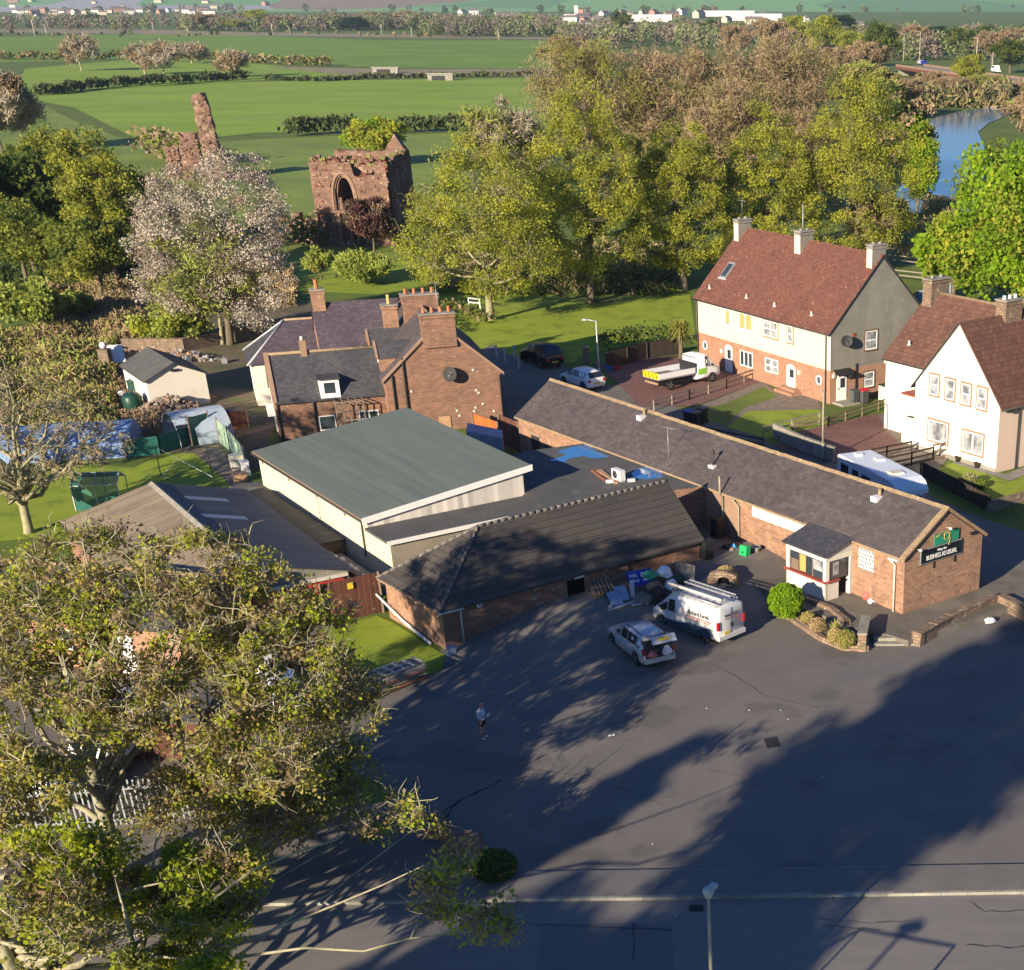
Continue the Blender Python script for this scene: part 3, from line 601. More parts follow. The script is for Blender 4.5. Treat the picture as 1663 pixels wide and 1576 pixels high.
for px, py in ((1145.7, 561), (1330.5, 617.7)):
    a, z = B.front(px, py); b = MB(); b.lathe([(.36, -.02), (.36, -.07), (.27, -.08), (.26, -.05)], 'upvc', 20, (a, 0, z), 'y'); pw_ = b.build('round_window', B.root)
    b = MB(); b.lathe([(.26, -.02), (.26, -.055)], 'glass', 20, (a, 0, z), 'y'); b.build('pane', pw_)
for px, py in ((1173, 570), (1299, 605)):
    a, z = B.front(px, py); b = MB(); b.box(a-.12, a+.12, -.16, 0, z-.17, z+.17, 'offwhite'); b.build('wall_lamp', B.root)
a, _ = B.front(1130, 500)
downpipe(B.root, -L1+.25, -.1, 0, EV-.1); downpipe(B.root, -.45, -.1, 0, EV-.1); b = MB(); b.box(-.22, .03, -.03, 0, 2.42, EV, 'whitewall'); b.build('corner_strip', B.root)
def sw(pl, pr, pt, pb, **k):
    a0, _ = B.side(pl, pb); a1, _ = B.side(pr, pb); _, z1 = B.side(pl, pt); _, z0 = B.side(pl, pb)
    return window(B.root, SR(), a0+.1, a1-.1, z0+.1, z1-.1, **k)
sw(1403, 1425, 537, 571.5, glass='curtain', sur='surround_dk'); sw(1401.5, 1420, 603.5, 632, glass='curtain', sur='surround_dk')
a0, z0 = B.side(1358, 656); a1, z1 = B.side(1373.5, 656); _, zt = B.side(1358, 608)
door(B.root, SR(), a0, a1, 0.05, zt, glass='glass')
a, z = B.side(1366, 601); b = MB(); b.obox((0, a-.75, z), (.75,0,-.28), (0,1.5,0), (0,0,.07), 'carblack'); b.obox((0, a-.7, z-.35), (.05,0,0), (0,.06,0), (0,0,.35), 'offwhite'); b.build('door_canopy', B.root)
a, z = B.side(1370, 553); dish(B.root, (.38, a, z), (.8, -.62, .25), .42)
a, z = B.side(1389, 590); downpipe(B.root, .1, a, 0, z)
a, z = B.side(1353, 611); b = MB(); b.box(0, .14, a-.1, a+.1, z-.14, z+.14, 'offwhite'); b.build('wall_lamp', B.root)
a, z = B.side(1380, 610); b = MB(); b.box(0, .1, a-.12, a+.12, z-.1, z+.1, 'offwhite'); b.build('wall_lamp', B.root)
a, z = B.side(1387, 544); b = MB(); b.box(0, .05, a-.12, a+.12, z-.14, z+.14, 'maroon'); b.build('air_brick', B.root)
b = MB(); a0, _ = B.side(1352, 660); b.box(-.05, 1.3, a0, a0+1.6, -.1, .16, 'concrete'); b.build('door_step', B.root)
for xc in (-L1+.45, -L1/2-.2, -.45):
    dxx = .32 if xc != -L1/2-.2 else .38
    ch = chimney(B.root, xc-dxx, xc+dxx, W/2-.85 if xc > -1 else W/2-.9, W/2+.4 if xc > -1 else W/2+.35, RD-1.2, RD+.8, 'roughcast', 2, 'concrete', ph=.2)
    b = MB(); yl = W/2-.87 if xc > -1 else W/2-.92
    b.face([(xc-dxx, yl, RD-1.1), (xc+dxx, yl, RD-1.1), (xc+dxx, yl, RD+.55), (xc-dxx, yl, RD+.55)], 'cream'); b.build('render_face', ch)
sl = (RD-EV)/(W/2)
def onroof(px, py):                                  # front roof slope of B
    d = ray(px, py); o_ = Vector((B.o[0], B.o[1], B.o[2]+EV+.15)); u = Vector((B.u[0], B.u[1], 0)); v = Vector((B.v[0], B.v[1], sl)); n = u.cross(v)
    k = (o_-Vector((0,0,HC))).dot(n)/Vector(d).dot(n); p = Vector((0,0,HC))+Vector(d)*k; x, y = B.loc(p); return x, y, p.z-B.o[2]
x, y, z = onroof(1183, 438); ca = atan2(sl, 1)
b = MB(); vv_ = Vector((0, cos(ca), sin(ca))); nn_ = Vector((0, -sin(ca), cos(ca))); o_ = Vector((x-.42, y, z))-vv_*.85
b.obox(o_, (.84,0,0), vv_*1.5, nn_*.08, 'galv'); b.obox(o_-vv_*.12-Vector((.12,0,0)), (1.08,0,0), vv_*.12, nn_*.05, 'lead'); wn = b.build('skylight', B.root)
b = MB(); b.obox(o_+Vector((.1,0,0))+vv_*.14, (.62,0,0), vv_*1.2, nn_*.095, 'glass'); b.build('pane', wn)
for px, py in ((1152.5, 469.5), (1212.5, 485), (1258, 498.5), (1318, 513.5)):
    x, y, z = onroof(px, py); vent(B.root, x, y, z, 'offwhite', .15)
aerial(B.root, -L1+.6, W/2-.4, RD+1.2, 1.1); b = MB(); b.tube([(-L1/2-1.0, W/2+.2, RD), (-L1/2-1.0, W/2+.2, RD+2.6)], .035, 'galv', 6); b.build('aerial_mast', B.root)
b = MB(); a0, z0 = B.front(1276, 632); a1, _ = B.front(1300, 640)
b.box(a0-.2, a1+.2, -1.0, 0, 0, .22, 'brick'); b.box(a0+.0, a1, -.6, 0, .22, .4, 'brick'); b.build('door_step', B.root)
H1B = B

# ---------------------------------------------------------------- white house with projecting gable
h2 = G(1616.7, 768.7)
B = Bld('white_gabled_house', 'white rendered house with tall front gable and brown tiled roof', 'house', h2, -51)
W2 = 7.62; EV2 = 4.3; RD2 = 8.62; D2 = 5.6
b = MB(); xm = -W2/2                                   # projecting wing: ridge runs back along y
b.face([(-W2,0,-.6),(0,0,-.6),(0,0,EV2),(xm,0,RD2),(-W2,0,EV2)], 'whitewall')
b.face([(0,0,-.6),(0,D2+6,-.6),(0,D2+6,EV2),(0,0,EV2)], 'pinkwall'); b.face([(-W2,D2,-.6),(-W2,0,-.6),(-W2,0,EV2),(-W2,D2,EV2)], 'whitewall')
LX = -12.6; MY0 = 1.9                                  # main body set back, ridge along x
b.face([(LX,MY0,-.6),(-W2,MY0,-.6),(-W2,MY0,5.0),(LX,MY0,5.0)], 'whitewall')
b.face([(LX,MY0+8,-.6),(LX,MY0,-.6),(LX,MY0,5.0),(LX,MY0+4,RD2),(LX,MY0+8,5.0)], 'whitewall')
b.face([(6,MY0+8,-.6),(LX,MY0+8,-.6),(LX,MY0+8,5.0),(6,MY0+8,5.0)], 'whitewall')
b.face([(6,MY0+2,-.6),(6,MY0+8,-.6),(6,MY0+8,5),(6,MY0+4,RD2),(6,MY0+2,5)], 'whitewall'); b.face([(0,D2+2,-.6),(6,D2+2,-.6),(6,D2+2,4.9),(0,D2+2,4.9)], 'pinkwall')
b.build('wall', B.root)
b = MB(); ov = .32; s2 = (RD2-EV2)/(W2/2); T = .12; yf = -.14; yb = MY0+4.0
for sg in (1, -1):
    xe = xm+sg*(W2/2+ov); ze = EV2-ov*s2
    q = [(xm,yf,RD2+T),(xe,yf,ze+T),(xe,yb if sg < 0 else 9,ze+T),(xm,yb,RD2+T)]
    if sg > 0: q = q[::-1]
    q = q[::-1]; b.face(q, 'browntile')
    q = [(xm,yf,RD2),(xe,yf,ze),(xe,yf,ze+T),(xm,yf,RD2+T)]
    b.face(q if sg > 0 else q[::-1], 'gutter' if sg < 0 else 'browntile')
    b.face([(xm,yf,RD2),(xe,yf,ze),(xe,8 if sg > 0 else yb,ze),(xm,yb,RD2)][::(-1 if sg < 0 else 1)], 'dark')
sm_ = (RD2-5.0)/4
b.face([(LX-.15,MY0-.3,5.0-.3*sm_+T),(-W2-.3+3.4,MY0-.3,5.0-.3*sm_+T),(-W2/2,MY0+4,RD2+T+.01),(LX-.15,MY0+4,RD2+T+.01)], 'browntile')
b.face([(LX-.15,MY0-.3,5.0-.3*sm_),(LX-.15,MY0-.3,5.0-.3*sm_+T),(LX-.15,MY0+4,RD2+T),(LX-.15,MY0+4,RD2)], 'gutter')
b.face([(LX-.15,MY0-.3,5.0-.3*sm_),(-W2,MY0-.3,5.0-.3*sm_),(-W2,MY0-.3,5.0-.3*sm_+T),(LX-.15,MY0-.3,5.0-.3*sm_+T)], 'gutter')
b.face([(6.2,MY0+8.3,4.75),(LX-.15,MY0+8.3,4.75),(LX-.15,MY0+4,RD2+T+.01),(6.2,MY0+4,RD2+T+.01)], 'browntile')
b.face([(-W2/2,MY0+4,RD2+T+.005),(0,MY0+1.6,6.2),(6.2,MY0+1.6,6.2),(6.2,MY0+4,RD2+T+.005)], 'browntile')
b.face([(0,MY0+1.6,6.2),(0,MY0+.2,4.8),(6.2,MY0+.2,4.8),(6.2,MY0+1.6,6.2)], 'browntile')
ro = b.build('roof', B.root)
b = MB(); b.tube([(LX-.15,MY0+4,RD2+T+.02),(6,MY0+4,RD2+T+.02)], .11, 'ridge', 6); b.build('ridge_tiles', ro)
def f2(pl, pr, pt, pb, **k):
    a0, _ = B.front(pl, pb); a1, _ = B.front(pr, pb); _, z1 = B.front(pl, pt); _, z0 = B.front(pl, pb)
    return window(B.root, FR(), a0+.1, a1-.1, z0+.1, z1-.1, **k)
f2(1508.4, 1525.9, 604, 642, glass='curtain'); f2(1533.6, 1551.7, 611, 649.5, glass='curtain'); f2(1558.7, 1577.6, 618.5, 657, glass='curtain'); f2(1584.6, 1603.4, 625, 665, glass='curtain')
f2(1505.6, 1540.6, 677, 715, glass='curtain', trans=False); f2(1560.8, 1597.8, 694.8, 733.5, nv=2, glass='curtain', trans=False)
downpipe(B.root, .1, 1.7, 0, EV2-.1); b = MB(); b.tube([(.36, -.14, EV2-.28), (.36, 9, EV2-.28)], .06, 'gutter', 6); b.build('gutter', B.root)
b = MB(); b.box(.0, .22, .9, 1.2, EV2-.62, EV2-.32, 'gutter'); b.build('gutter_hopper', B.root)
ax_, az_ = B.side(1660, 689); b = MB(); b.tube([(0, ax_+.3, az_), (.3, ax_+.3, az_+.1)], .04, 'gutter', 6); b.box(.2, .5, ax_+.1, ax_+.9, az_+.1, az_+.16, 'dark'); b.build('lamp_bracket', B.root)
b = MB(); b.box(-9.15, -W2, .35, MY0, -.4, 3.25, 'whitewall'); b.obox((-9.25,.25,3.25), (9.25-W2,0,0), (0,1.75,0), (0,0,.12), 'maroon'); b.build('porch', B.root)
b = MB(); b.obox((-W2-.75,.0,1.95), (.75,0,0), (0,.35,-.06), (0,0,.07), 'dark'); b.build('door_canopy', B.root)
b = MB(); b.box(LX-.05, LX+.12, MY0-.14, MY0, 4.5, 4.75, 'offwhite'); b.build('gutter_end', B.root); b = MB(); b.box(-W2,0,-.05,0,-.1,.28,'concrete'); b.build('plinth', B.root)
chimney(B.root, LX+.1, LX+.95, MY0+3.1, MY0+4.8, RD2-1.2, RD2+1.05, 'stone_rubble', 2, 'concrete', ph=.25); chimney(B.root, -4.3, -3.4, MY0+1.7, MY0+3.2, RD2-2.2, RD2+.95, 'stone_rubble', 3, 'bagwhite', ph=.3)
vent(B.root, LX+1.6, MY0+.6, 5.85, 'offwhite', .16)
H2B = B

# ---------------------------------------------------------------- the bar: long slate building
B = Bld('village_bar', 'long low red sandstone bar with a purple grey slate roof and gable sign', 'bar', A0, -49.7)
PL = 35.1; PW = 5.35
ro = gable_house(B, -PL, 0, PW, 2.82, 4.62, 'sandstone', 'slate', over=.2, base=-1.2, ridgem='ridge', gut=False)
b = MB()                                               # stone skews on the right gable
for ya, za, yb, zb in ((-.2, 2.80, PW/2, 4.72), (PW+.2, 2.80, PW/2, 4.72)):
    b.obox((-.16, ya, za+.0), (.34,0,0), (0, yb-ya, zb-za), (0,0,.10), 'ridge')
b.build('skew_stones', B.root)
b = MB(); x0_, _ = B.front(1222, 815); x1_, _ = B.front(1308, 850)
b.box(x0_, x1_, -.03, 0, 2.1, 2.82, 'whitewall'); b.build('render_patch', B.root)
b = MB(); x0_, _ = B.front(1150, 800); x1_, _ = B.front(1201, 830); b.box(x0_, x1_, -.02, 0, -.5, 2.7, 'sand_trim'); b.build('render_patch', B.root)
for px, mm, top in ((1176.5, 'polefinish', 1.3), (1201.5, 'polefinish', 0)):
    x_, _ = B.front(px, 815)
    if top: b = MB(); b.tube([(x_, -.14, -.2), (x_, -.14, 2.7), (x_, -.3, 2.72), (x_, -.3, 3.75)], .055, mm, 7); b.build('soil_pipe', B.root)
    else: downpipe(B.root, x_, -.1, -.2, 2.72, mm, .05, kick=(x_-.35, -.25))
x_, z_ = B.front(1456, 910); downpipe(B.root, x_, -.1, -.1, 2.72, 'offwhite', .055, kick=(x_-.28, -.3))
b = MB(); b.obox((-.62,-.35,2.66), (.45,0,0), (0,.2,0), (0,0,.1), 'offwhite'); b.build('gutter', B.root)
x0_, z0_ = B.front(1394.5, 921); x1_, _ = B.front(1419, 930); _, z1_ = B.front(1394.5, 888)
b = MB(); bar(b, FR(), x0_-.12, x1_+.12, z0_-.18, z0_, 0, .06, 'sand_trim'); bar(b, FR(), x0_, x1_, z0_, z1_, 0, .03, 'glassblock'); b.build('glass_block_window', B.root)
for px, py in ((878, 700), (893, 712)):
    x_, z_ = B.front(px, py); F = FR()
b = MB(); x0_, _ = B.front(864, 720); x1_, _ = B.front(877, 726); bar(b, FR(), x0_, x1_, -.5, 2.0, 0, .03, 'dark'); bar(b, FR(), x0_-.15, x1_+.15, 2.0, 2.2, 0, .05, 'sand_trim'); b.build('door', B.root)
b = MB(); x0_, _ = B.front(885, 720); x1_, _ = B.front(895, 722); bar(b, FR(), x0_, x1_, .9, 1.7, 0, .03, 'dark'); bar(b, FR(), x1_, x1_+.2, -.5, 1.7, 0, .04, 'sand_trim'); b.build('window', B.root)
# gable sign
def gpt(px, py): return B.side(px, py)
y0_, z0_ = gpt(1494, 917); y1_, z1_ = gpt(1559.5, 877)
sgn = MB(); ya, yb, za, zb = y0_, y1_, gpt(1494, 917)[1]+.02, gpt(1494, 895.5)[1]
bar(sgn, SR(), ya-.05, yb+.05, za-.05, zb+.05, .03, .08, 'galv'); bar(sgn, SR(), ya, yb, za, zb, .08, .1, 'signblack'); s1 = sgn.build('sign_board', B.root)
sgn = MB(); y2, _ = gpt(1516, 880); y3, _ = gpt(1555, 868); bar(sgn, SR(), y2, y3, zb+.08, zb+.62, .04, .09, 'signgreen')
s2_ = sgn.build('sign_board', B.root); tag(s2_, 'green painted panel with gold scroll')
def text(body, size, loc, rot, m, parent, name='lettering', ext=.006, sx=1.0, align='CENTER', font_shear=0):
    c = bpy.data.curves.new('tmp', 'FONT'); c.body = body; c.size = size; c.align_x = align; c.align_y = 'CENTER'; c.extrude = ext; c.shear = font_shear; c.offset = size*.012
    t = bpy.data.objects.new('tmp', c); COL.objects.link(t); bpy.context.view_layer.update()
    me = bpy.data.meshes.new_from_object(t); bpy.data.objects.remove(t); me.materials.clear(); me.materials.append(MT[m])
    me.transform(Matrix.Diagonal((sx, 1, 1, 1))); me.transform(rot.to_4x4() if hasattr(rot, 'to_4x4') else rot); me.transform(Matrix.Translation(loc))
    for p in me.polygons: p.material_index = 0
    o = bpy.data.objects.new(name, me); COL.objects.link(o); o.parent = parent; return o
RX = Matrix(((0,0,1),(1,0,0),(0,1,0)))                 # text facing +x, reading along +y
yc = (ya+yb)/2; hh = zb-za
text('BUSINESS AS USUAL', hh*.50, Vector((.11, yc, za+hh*.34)), RX, 'bagwhite', s1, sx=(yb-ya)*.9/(hh*.50*10.4))
text('Village Bar', hh*.24, Vector((.11, yc, za+hh*.76)), RX, 'bagwhite', s1)
b = MB(); pts = [(.11, (y2+y3)/2+.28*cos(t)*(1-t/14), zb+.42+.2*sin(t)) for t in [k*.55 for k in range(16)]]; b.tube(pts, .022, 'gold', 5)
b.tube([(.11, (y2+y3)/2+.25, zb+.3), (.11, (y2+y3)/2+.1, zb-.05), (.11, (y2+y3)/2+.32, zb-.0)], .02, 'gold', 5)
b.tube([(.11, (y2+y3)/2-.2, zb+.4), (.11, (y2+y3)/2-.5, zb+.62), (.11, (y2+y3)/2-.75, zb+.5)], .02, 'gold', 5); b.build('scrollwork', s2_)
for px, py in ((1488.5, 892.5), (1537, 857)):
    y_, z_ = gpt(px, py); b = MB(); b.tube([(0, y_, z_), (.25, y_, z_+.02)], .02, 'offwhite', 5); b.lathe([(.03, 0), (.08, .05), (.09, .1), (.03, .15)], 'bagwhite', 8, (.28, y_, z_-.06)); b.build('floodlight', B.root)
for py_ in (.33, .86):
    y_ = ya+(yb-ya)*py_; b = MB(); b.box(.01, .06, y_-.03, y_+.03, za-.4, za-.05, 'dark'); b.build('sign_bracket', B.root)
b = MB(); y_, z_ = gpt(1583, 866); b.box(.0, .1, y_-.35, y_+.1, z_-.02, z_+.12, 'dark'); b.build('wall_vent', B.root)
# roof fittings of the bar
sl = 1.8/(PW/2)
def barroof(px, py):
    d = ray(px, py); o_ = Vector((B.o[0], B.o[1], B.o[2]+2.82+.15)); u = Vector((B.u[0], B.u[1], 0)); v = Vector((B.v[0], B.v[1], sl)); n = u.cross(v)
    k = (o_-Vector((0,0,HC))).dot(n)/Vector(d).dot(n); p = Vector((0,0,HC))+Vector(d)*k; x, y = B.loc(p); return x, y, p.z-B.o[2]
for i, (px, py) in enumerate(((1044, 677), (1426, 808), (1158, 757))):
    x, y, z = barroof(px, py); b = MB()
    if i == 2: b.tube([(x, y, z-.1), (x, y, z+.75)], .05, 'gutter', 7); b.lathe([(.12, .7), (.13, .8), (.04, .9)], 'gutter', 8, (x, y, z)); b.box(x-.2, x+.25, y-.2, y+.1, z-.1, z+.06, 'bagwhite')
    else:
        b.tube([(x, y+.12, z-.1), (x, y+.12, z+.42)], .09, 'ridge', 8); b.box(x-.22, x+.22, y-.32, y+.1, z-.18, z+.09, 'bagwhite')
        v = Vector((0, cos(atan2(sl,1)), sin(atan2(sl,1))));
    b.build('flue', B.root)
aerial(B.root, *barroof(1086, 745)[:2], barroof(1086, 745)[2]-.3, 2.1, .3)
# porch of the bar
x0_, _ = B.front(1288, 950); x1_, _ = B.front(1371, 980)
pc = G(1277, 905, 2.45); PD = 1.75; PX0 = B.front(1277, 930, -PD)[0]; PX1 = B.front(1341, 960, -PD)[0]
pq = MB(); z9 = .95
pq.box(PX0, PX1, -PD, -PD+.12, -.1, z9, 'whitewall'); pq.box(PX0, PX0+.12, -PD, 0, -.1, z9, 'whitewall'); pq.box(PX1-.12, PX1, -PD, -.9, -.1, z9, 'offwhite')
for xx in (PX0, PX1-.22):
    pq.box(xx, xx+.22, -PD-.005, -PD+.22, z9, 2.25, 'whitewall')
pq.box(PX0, PX1, -PD-.01, -PD+.14, 2.02, 2.28, 'whitewall'); pq.box(PX0+.004, PX0+.15, -PD, 0, 2.02, 2.28, 'whitewall'); pq.box(PX1-.15, PX1+.004, -PD, 0, 2.02, 2.28, 'offwhite')
pq.face([(PX1,-PD,2.28),(PX1,0,2.28),(PX1,0,2.85)], 'greywhite'); pq.face([(PX0,0,2.28),(PX0,-PD,2.28),(PX0,0,2.85)], 'whitewall'); pq.box(PX1-.3, PX1, -.16, 0, -.1, 2.28, 'greywhite')
po = pq.build('porch', B.root)
b = MB(); b.box(PX0-.05, PX1+.05, -PD-.14, -PD+.16, z9, z9+.08, 'maroon'); b.box(PX1-.14, PX1+.12, -PD, -.9, z9+.002, z9+.07, 'maroon'); b.build('window_sill', po)
b = MB(); b.obox((PX0-.15,-PD-.2,2.30), (PX1-PX0+.3,0,0), (0,PD+.35,.62), (0,0,.07), 'slate_dk'); b.build('roof', po)
b = MB(); b.box(PX0+.25, PX1-.25, -PD+.05, -PD+.07, z9+.1, 2.02, 'glass')
for t in (.33, .66): b.box(PX0+(PX1-PX0)*t-.03, PX0+(PX1-PX0)*t+.03, -PD+.02, -PD+.1, z9+.1, 2.02, 'timber')
b.box(PX0+1.0, PX0+1.45, -PD+.03, -PD+.045, z9+.15, 1.95, 'yellowblind'); b.box(PX0+2.0, PX0+2.7, -PD+.03, -PD+.045, z9+.5, 1.95, 'curtain'); b.box(PX0+.35, PX0+.9, -PD+.03, -PD+.045, z9+.1, 1.6, 'timber'); b.build('window', po)
b = MB(); b.box(PX1-.10, PX1-.04, -PD+.22, -.3, z9+.08, 2.02, 'glass'); b.box(PX1-.06, PX1-.02, -PD+.5, -PD+.85, z9+.3, 1.9, 'curtain'); b.build('window', po)

# ---------------------------------------------------------------- sandstone outbuilding with hipped end
B = Bld('stone_outbuilding', 'red sandstone outbuilding with a brown tiled roof hipped at one end', 'outbuilding', (OC[0], OC[1], 0), 41.3)
SL_ = 15.25; SW = 6.0; e9 = 1.92; r9 = 4.35; hp = 4.1; o_ = .28
b = MB(); q = [(o_, o_), (SL_, o_), (SL_, SW-o_), (o_, SW-o_)]
for i in (0, 2, 3):
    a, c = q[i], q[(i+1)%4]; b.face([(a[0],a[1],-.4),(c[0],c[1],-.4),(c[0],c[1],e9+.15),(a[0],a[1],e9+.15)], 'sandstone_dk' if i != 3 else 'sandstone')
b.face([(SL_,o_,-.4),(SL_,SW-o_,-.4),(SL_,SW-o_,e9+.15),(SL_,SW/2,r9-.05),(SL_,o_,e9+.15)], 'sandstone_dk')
for k in range(46):
    s_ = R.uniform(3.2, 8.5); z_ = R.uniform(.02, .55)+.62*sm(2, 7, s_)*.9
    if R.random() < .35: z_ = R.uniform(1.2, 1.8)
    w_ = R.uniform(.15, .4); bar(b, FR(o_), s_, s_+w_, z_, z_+R.uniform(.07, .15), 0, .012, R.choice(['concrete', 'concblock', 'sand_trim']))
b.build('wall', B.root)
b = MB(); T = .1; A_ = (0,0,e9); B_ = (SL_+.12,0,e9); C_ = (SL_+.12,SW,e9); D_ = (0,SW,e9); P_ = (hp,SW/2,r9); Q_ = (SL_+.12,SW/2,r9)
up = lambda p: (p[0], p[1], p[2]+T)
b.face([up(A_), up(B_), up(Q_), up(P_)], 'conctile'); b.face([up(C_), up(D_), up(P_), up(Q_)], 'conctile'); b.face([up(D_), up(A_), up(P_)], 'conctile')
b.face([A_, B_, up(B_), up(A_)], 'gutter'); b.face([D_, A_, up(A_), up(D_)], 'sand_trim'); b.face([B_, Q_, up(Q_), up(B_)], 'conctile'); b.face([Q_, C_, up(C_), up(Q_)], 'conctile'); b.face([C_, D_, up(D_), up(C_)], 'gutter')
b.face([D_, C_, B_, A_], 'dark'); ro = b.build('roof', B.root)
b = MB()
for a, c in ((A_, P_), (D_, P_), (P_, Q_)):
    a = Vector(a)+Vector((0,0,T+.02)); c = Vector(c)+Vector((0,0,T+.02)); n = int((c-a).length/.4)
    for k in range(n): b.tube([a.lerp(c, k/n), a.lerp(c, (k+.97)/n)], [.085, .075], 'hiptile', 6)
b.build('hip_tiles', ro)
x_, z_ = B.front(741, 1030, o_)
downpipe(B.root, 1.15, .16, 0, 1.88, 'lampgrey', .05); b = MB(); b.tube([(-.05,-.05,e9+.03),(1.2,-.05,e9+.0)], .05, 'lampgrey', 6); b.build('gutter', B.root)
xx0, zz0 = B.front(923, 977, o_); xx1, _ = B.front(950, 965, o_); b = MB(); bar(b, FR(o_), xx0, xx1, .6, 1.75, -.1, .02, 'blackhole'); bar(b, FR(o_), xx1, xx1+.28, .8, 1.8, .0, .04, 'sand_trim'); b.build('door', B.root)
xx, zz = B.front(941, 942, o_); b = MB(); bar(b, FR(o_), xx-.3, xx+.25, 1.72, 2.0, .03, .06, 'bagwhite'); b.build('notice', B.root)
xx, zz = B.front(778, 982, o_); b = MB(); b.lathe([(.15, .22), (.16, .26), (.1, .27)], 'bagwhite', 14, (xx, 0, zz), 'y'); b.lathe([(.05, .2), (.05, .215)], 'signblue', 10, (xx, 0, zz), 'y'); b.build('alarm_box', B.root)
xx, zz = B.front(1022, 925, o_); b = MB(); bar(b, FR(o_), xx-.1, xx+.1, 0, 1.95, 0, .06, 'dark'); bar(b, FR(o_), xx+.3, xx+1.3, 1.72, 1.85, 0, .05, 'dark'); b.build('service_pipe', B.root)

# ---------------------------------------------------------------- flat green-felted hall
ha, hb, hc, hd = G(409.5,737,3), G(588,848,3), G(865,760,4.1), G(662,664,4.1)
B = Bld('flat_roofed_hall', 'cream function hall with a large sloping grey green felt roof and white fascia', 'hall', (hb.x, hb.y, 0), -52.7)
HL = 16.05; HW = 9.9; zl, zr = 3.0, 4.1
b = MB(); i_ = .28; ex = 2.62
b.face([(-HL+.2,i_,-.4),(-.1,i_,-.4),(-.1,i_,zl),(-HL+.2,i_,zl)], 'cream_hall'); b.face([(-.1,i_,-.4),(-.1,HW-.55,-.4),(-.1,HW-.55,zr-.08),(-.1,i_,zl-.04)], 'greywhite')
b.face([(-.1,HW-.55,-.4),(-HL+.2,HW-.55,-.4),(-HL+.2,HW-.55,zr-.08),(-.1,HW-.55,zr-.08)], 'cream_hall'); b.face([(-HL+.2,HW-.55,-.4),(-HL+.2,i_,-.4),(-HL+.2,i_,zl),(-HL+.2,HW-.55,zr-.08)], 'cream_hall')
b.build('wall', B.root)
b = MB(); T = .14; sl_ = (zr-zl)/HW
def hp_(x, y, dz=0): return (x, y, zl+sl_*y+dz)
b.face([hp_(-HL,0,T), hp_(0,0,T), hp_(0,HW,T), hp_(-HL,HW,T)], 'greenfelt'); b.face([hp_(-HL,0), hp_(-HL,HW), hp_(0,HW), hp_(0,0)], 'dark')
b.face([hp_(-HL,0,-.06), hp_(0,0,-.06), hp_(0,0,T), hp_(-HL,0,T)], 'timber'); b.face([hp_(-HL,HW,0), hp_(-HL,0,0), hp_(-HL,0,T), hp_(-HL,HW,T)], 'timber'); b.face([hp_(0,HW), hp_(-HL,HW), hp_(-HL,HW,T), hp_(0,HW,T)], 'timber')
ro = b.build('roof', B.root)
b = MB(); b.obox(hp_(0,0,-.14), (.05,0,0), (0,HW,sl_*HW), (0,0,.32), 'white'); b.build('fascia_board', ro)
b = MB(); b.tube([(-HL,-.05,zl+.0),(0,-.05,zl)], .06, 'gutter', 6); b.build('gutter', B.root); downpipe(B.root, -.7, .2, .9, 2.9); 
b = MB(); zs = 2.50
b.face([(-.1,i_,-.4),(ex,i_,-.4),(ex,i_,zs),(-.1,i_,zs)], 'cream_hall'); b.face([(ex,i_,-.4),(ex,9,-.4),(ex,9,zs),(ex,i_,zs)], 'concblock'); ext_ = b.build('side_extension', B.root)
b = MB(); b.box(-.09, ex+.12, .1, HW+1.5, zs, zs+.13, 'felt'); b.build('roof', ext_); b = MB(); b.box(ex+.12, ex+.17, .1, HW+1.5, zs-.04, zs+.17, 'white'); b.build('fascia_board', ext_)
for px, py in ((428, 757), (471, 783), (515, 808), (561, 838)):
    x_, z_ = B.front(px, py, i_); b = MB(); bar(b, FR(i_), x_-.08, x_+.08, 2.5, 2.75, 0, .06, 'concblock'); b.build('wall_vent', B.root)
x_, _ = B.front(515, 808, i_); b = MB(); b.tube([(x_, i_-.04, 2.6), (x_+.1, i_-.05, .9)], .03, 'offwhite', 5); b.build('cable_pipe', B.root)
# lean ledge along the hall's side
b = MB(); x0_, _ = B.loc(G(410, 800, 1.1)); b.box(-HL-.6, -3.6, -1.35, i_-.02, -.2, 1.05, 'stone_rubble'); b.box(-HL-.7, -3.5, -1.45, i_-.02, 1.05, 1.13, 'felt'); b.box(-3.5, ex, -1.35, -1.05, -.2, .9, 'stone_rubble')
b.build('lean_to_store', B.root)
HB = B
for k in range(9):
    b = MB(); x_ = -3.2+k*.62; s_ = .34; 
    vs = []; b.lathe([(s_*.5, 0), (s_*.6, .1), (s_*.5, .22), (s_*.2, .28)], 'bagwhite' if k % 3 else 'concrete', 7, (0,0,0))
    o2 = b.build('white_sack'); c_ = Vector((hb.x, hb.y, 0))+Vector((B.u[0], B.u[1], 0))*x_+Vector((B.v[0], B.v[1], 0))*(-.75+R.uniform(-.1,.1)); o2.location = (c_.x, c_.y, 0.42); o2.rotation_euler = (0,0,R.uniform(0,3)); o2.scale = (1.1,.9,1)
    tag(o2, 'pale sack in the row along the narrow gap beside the cream hall', 'sack', 'sacks beside the hall')
b = MB(); b.obox((hb.x+B.u[0]*-3.4+B.v[0]*-1.04, hb.y+B.u[1]*-3.4+B.v[1]*-1.04, 0), (B.u[0]*6, B.u[1]*6, 0), (B.v[0]*.95, B.v[1]*.95, 0), (0,0,.42), 'concrete'); tag(b.build('gap_slab'), kind='structure')
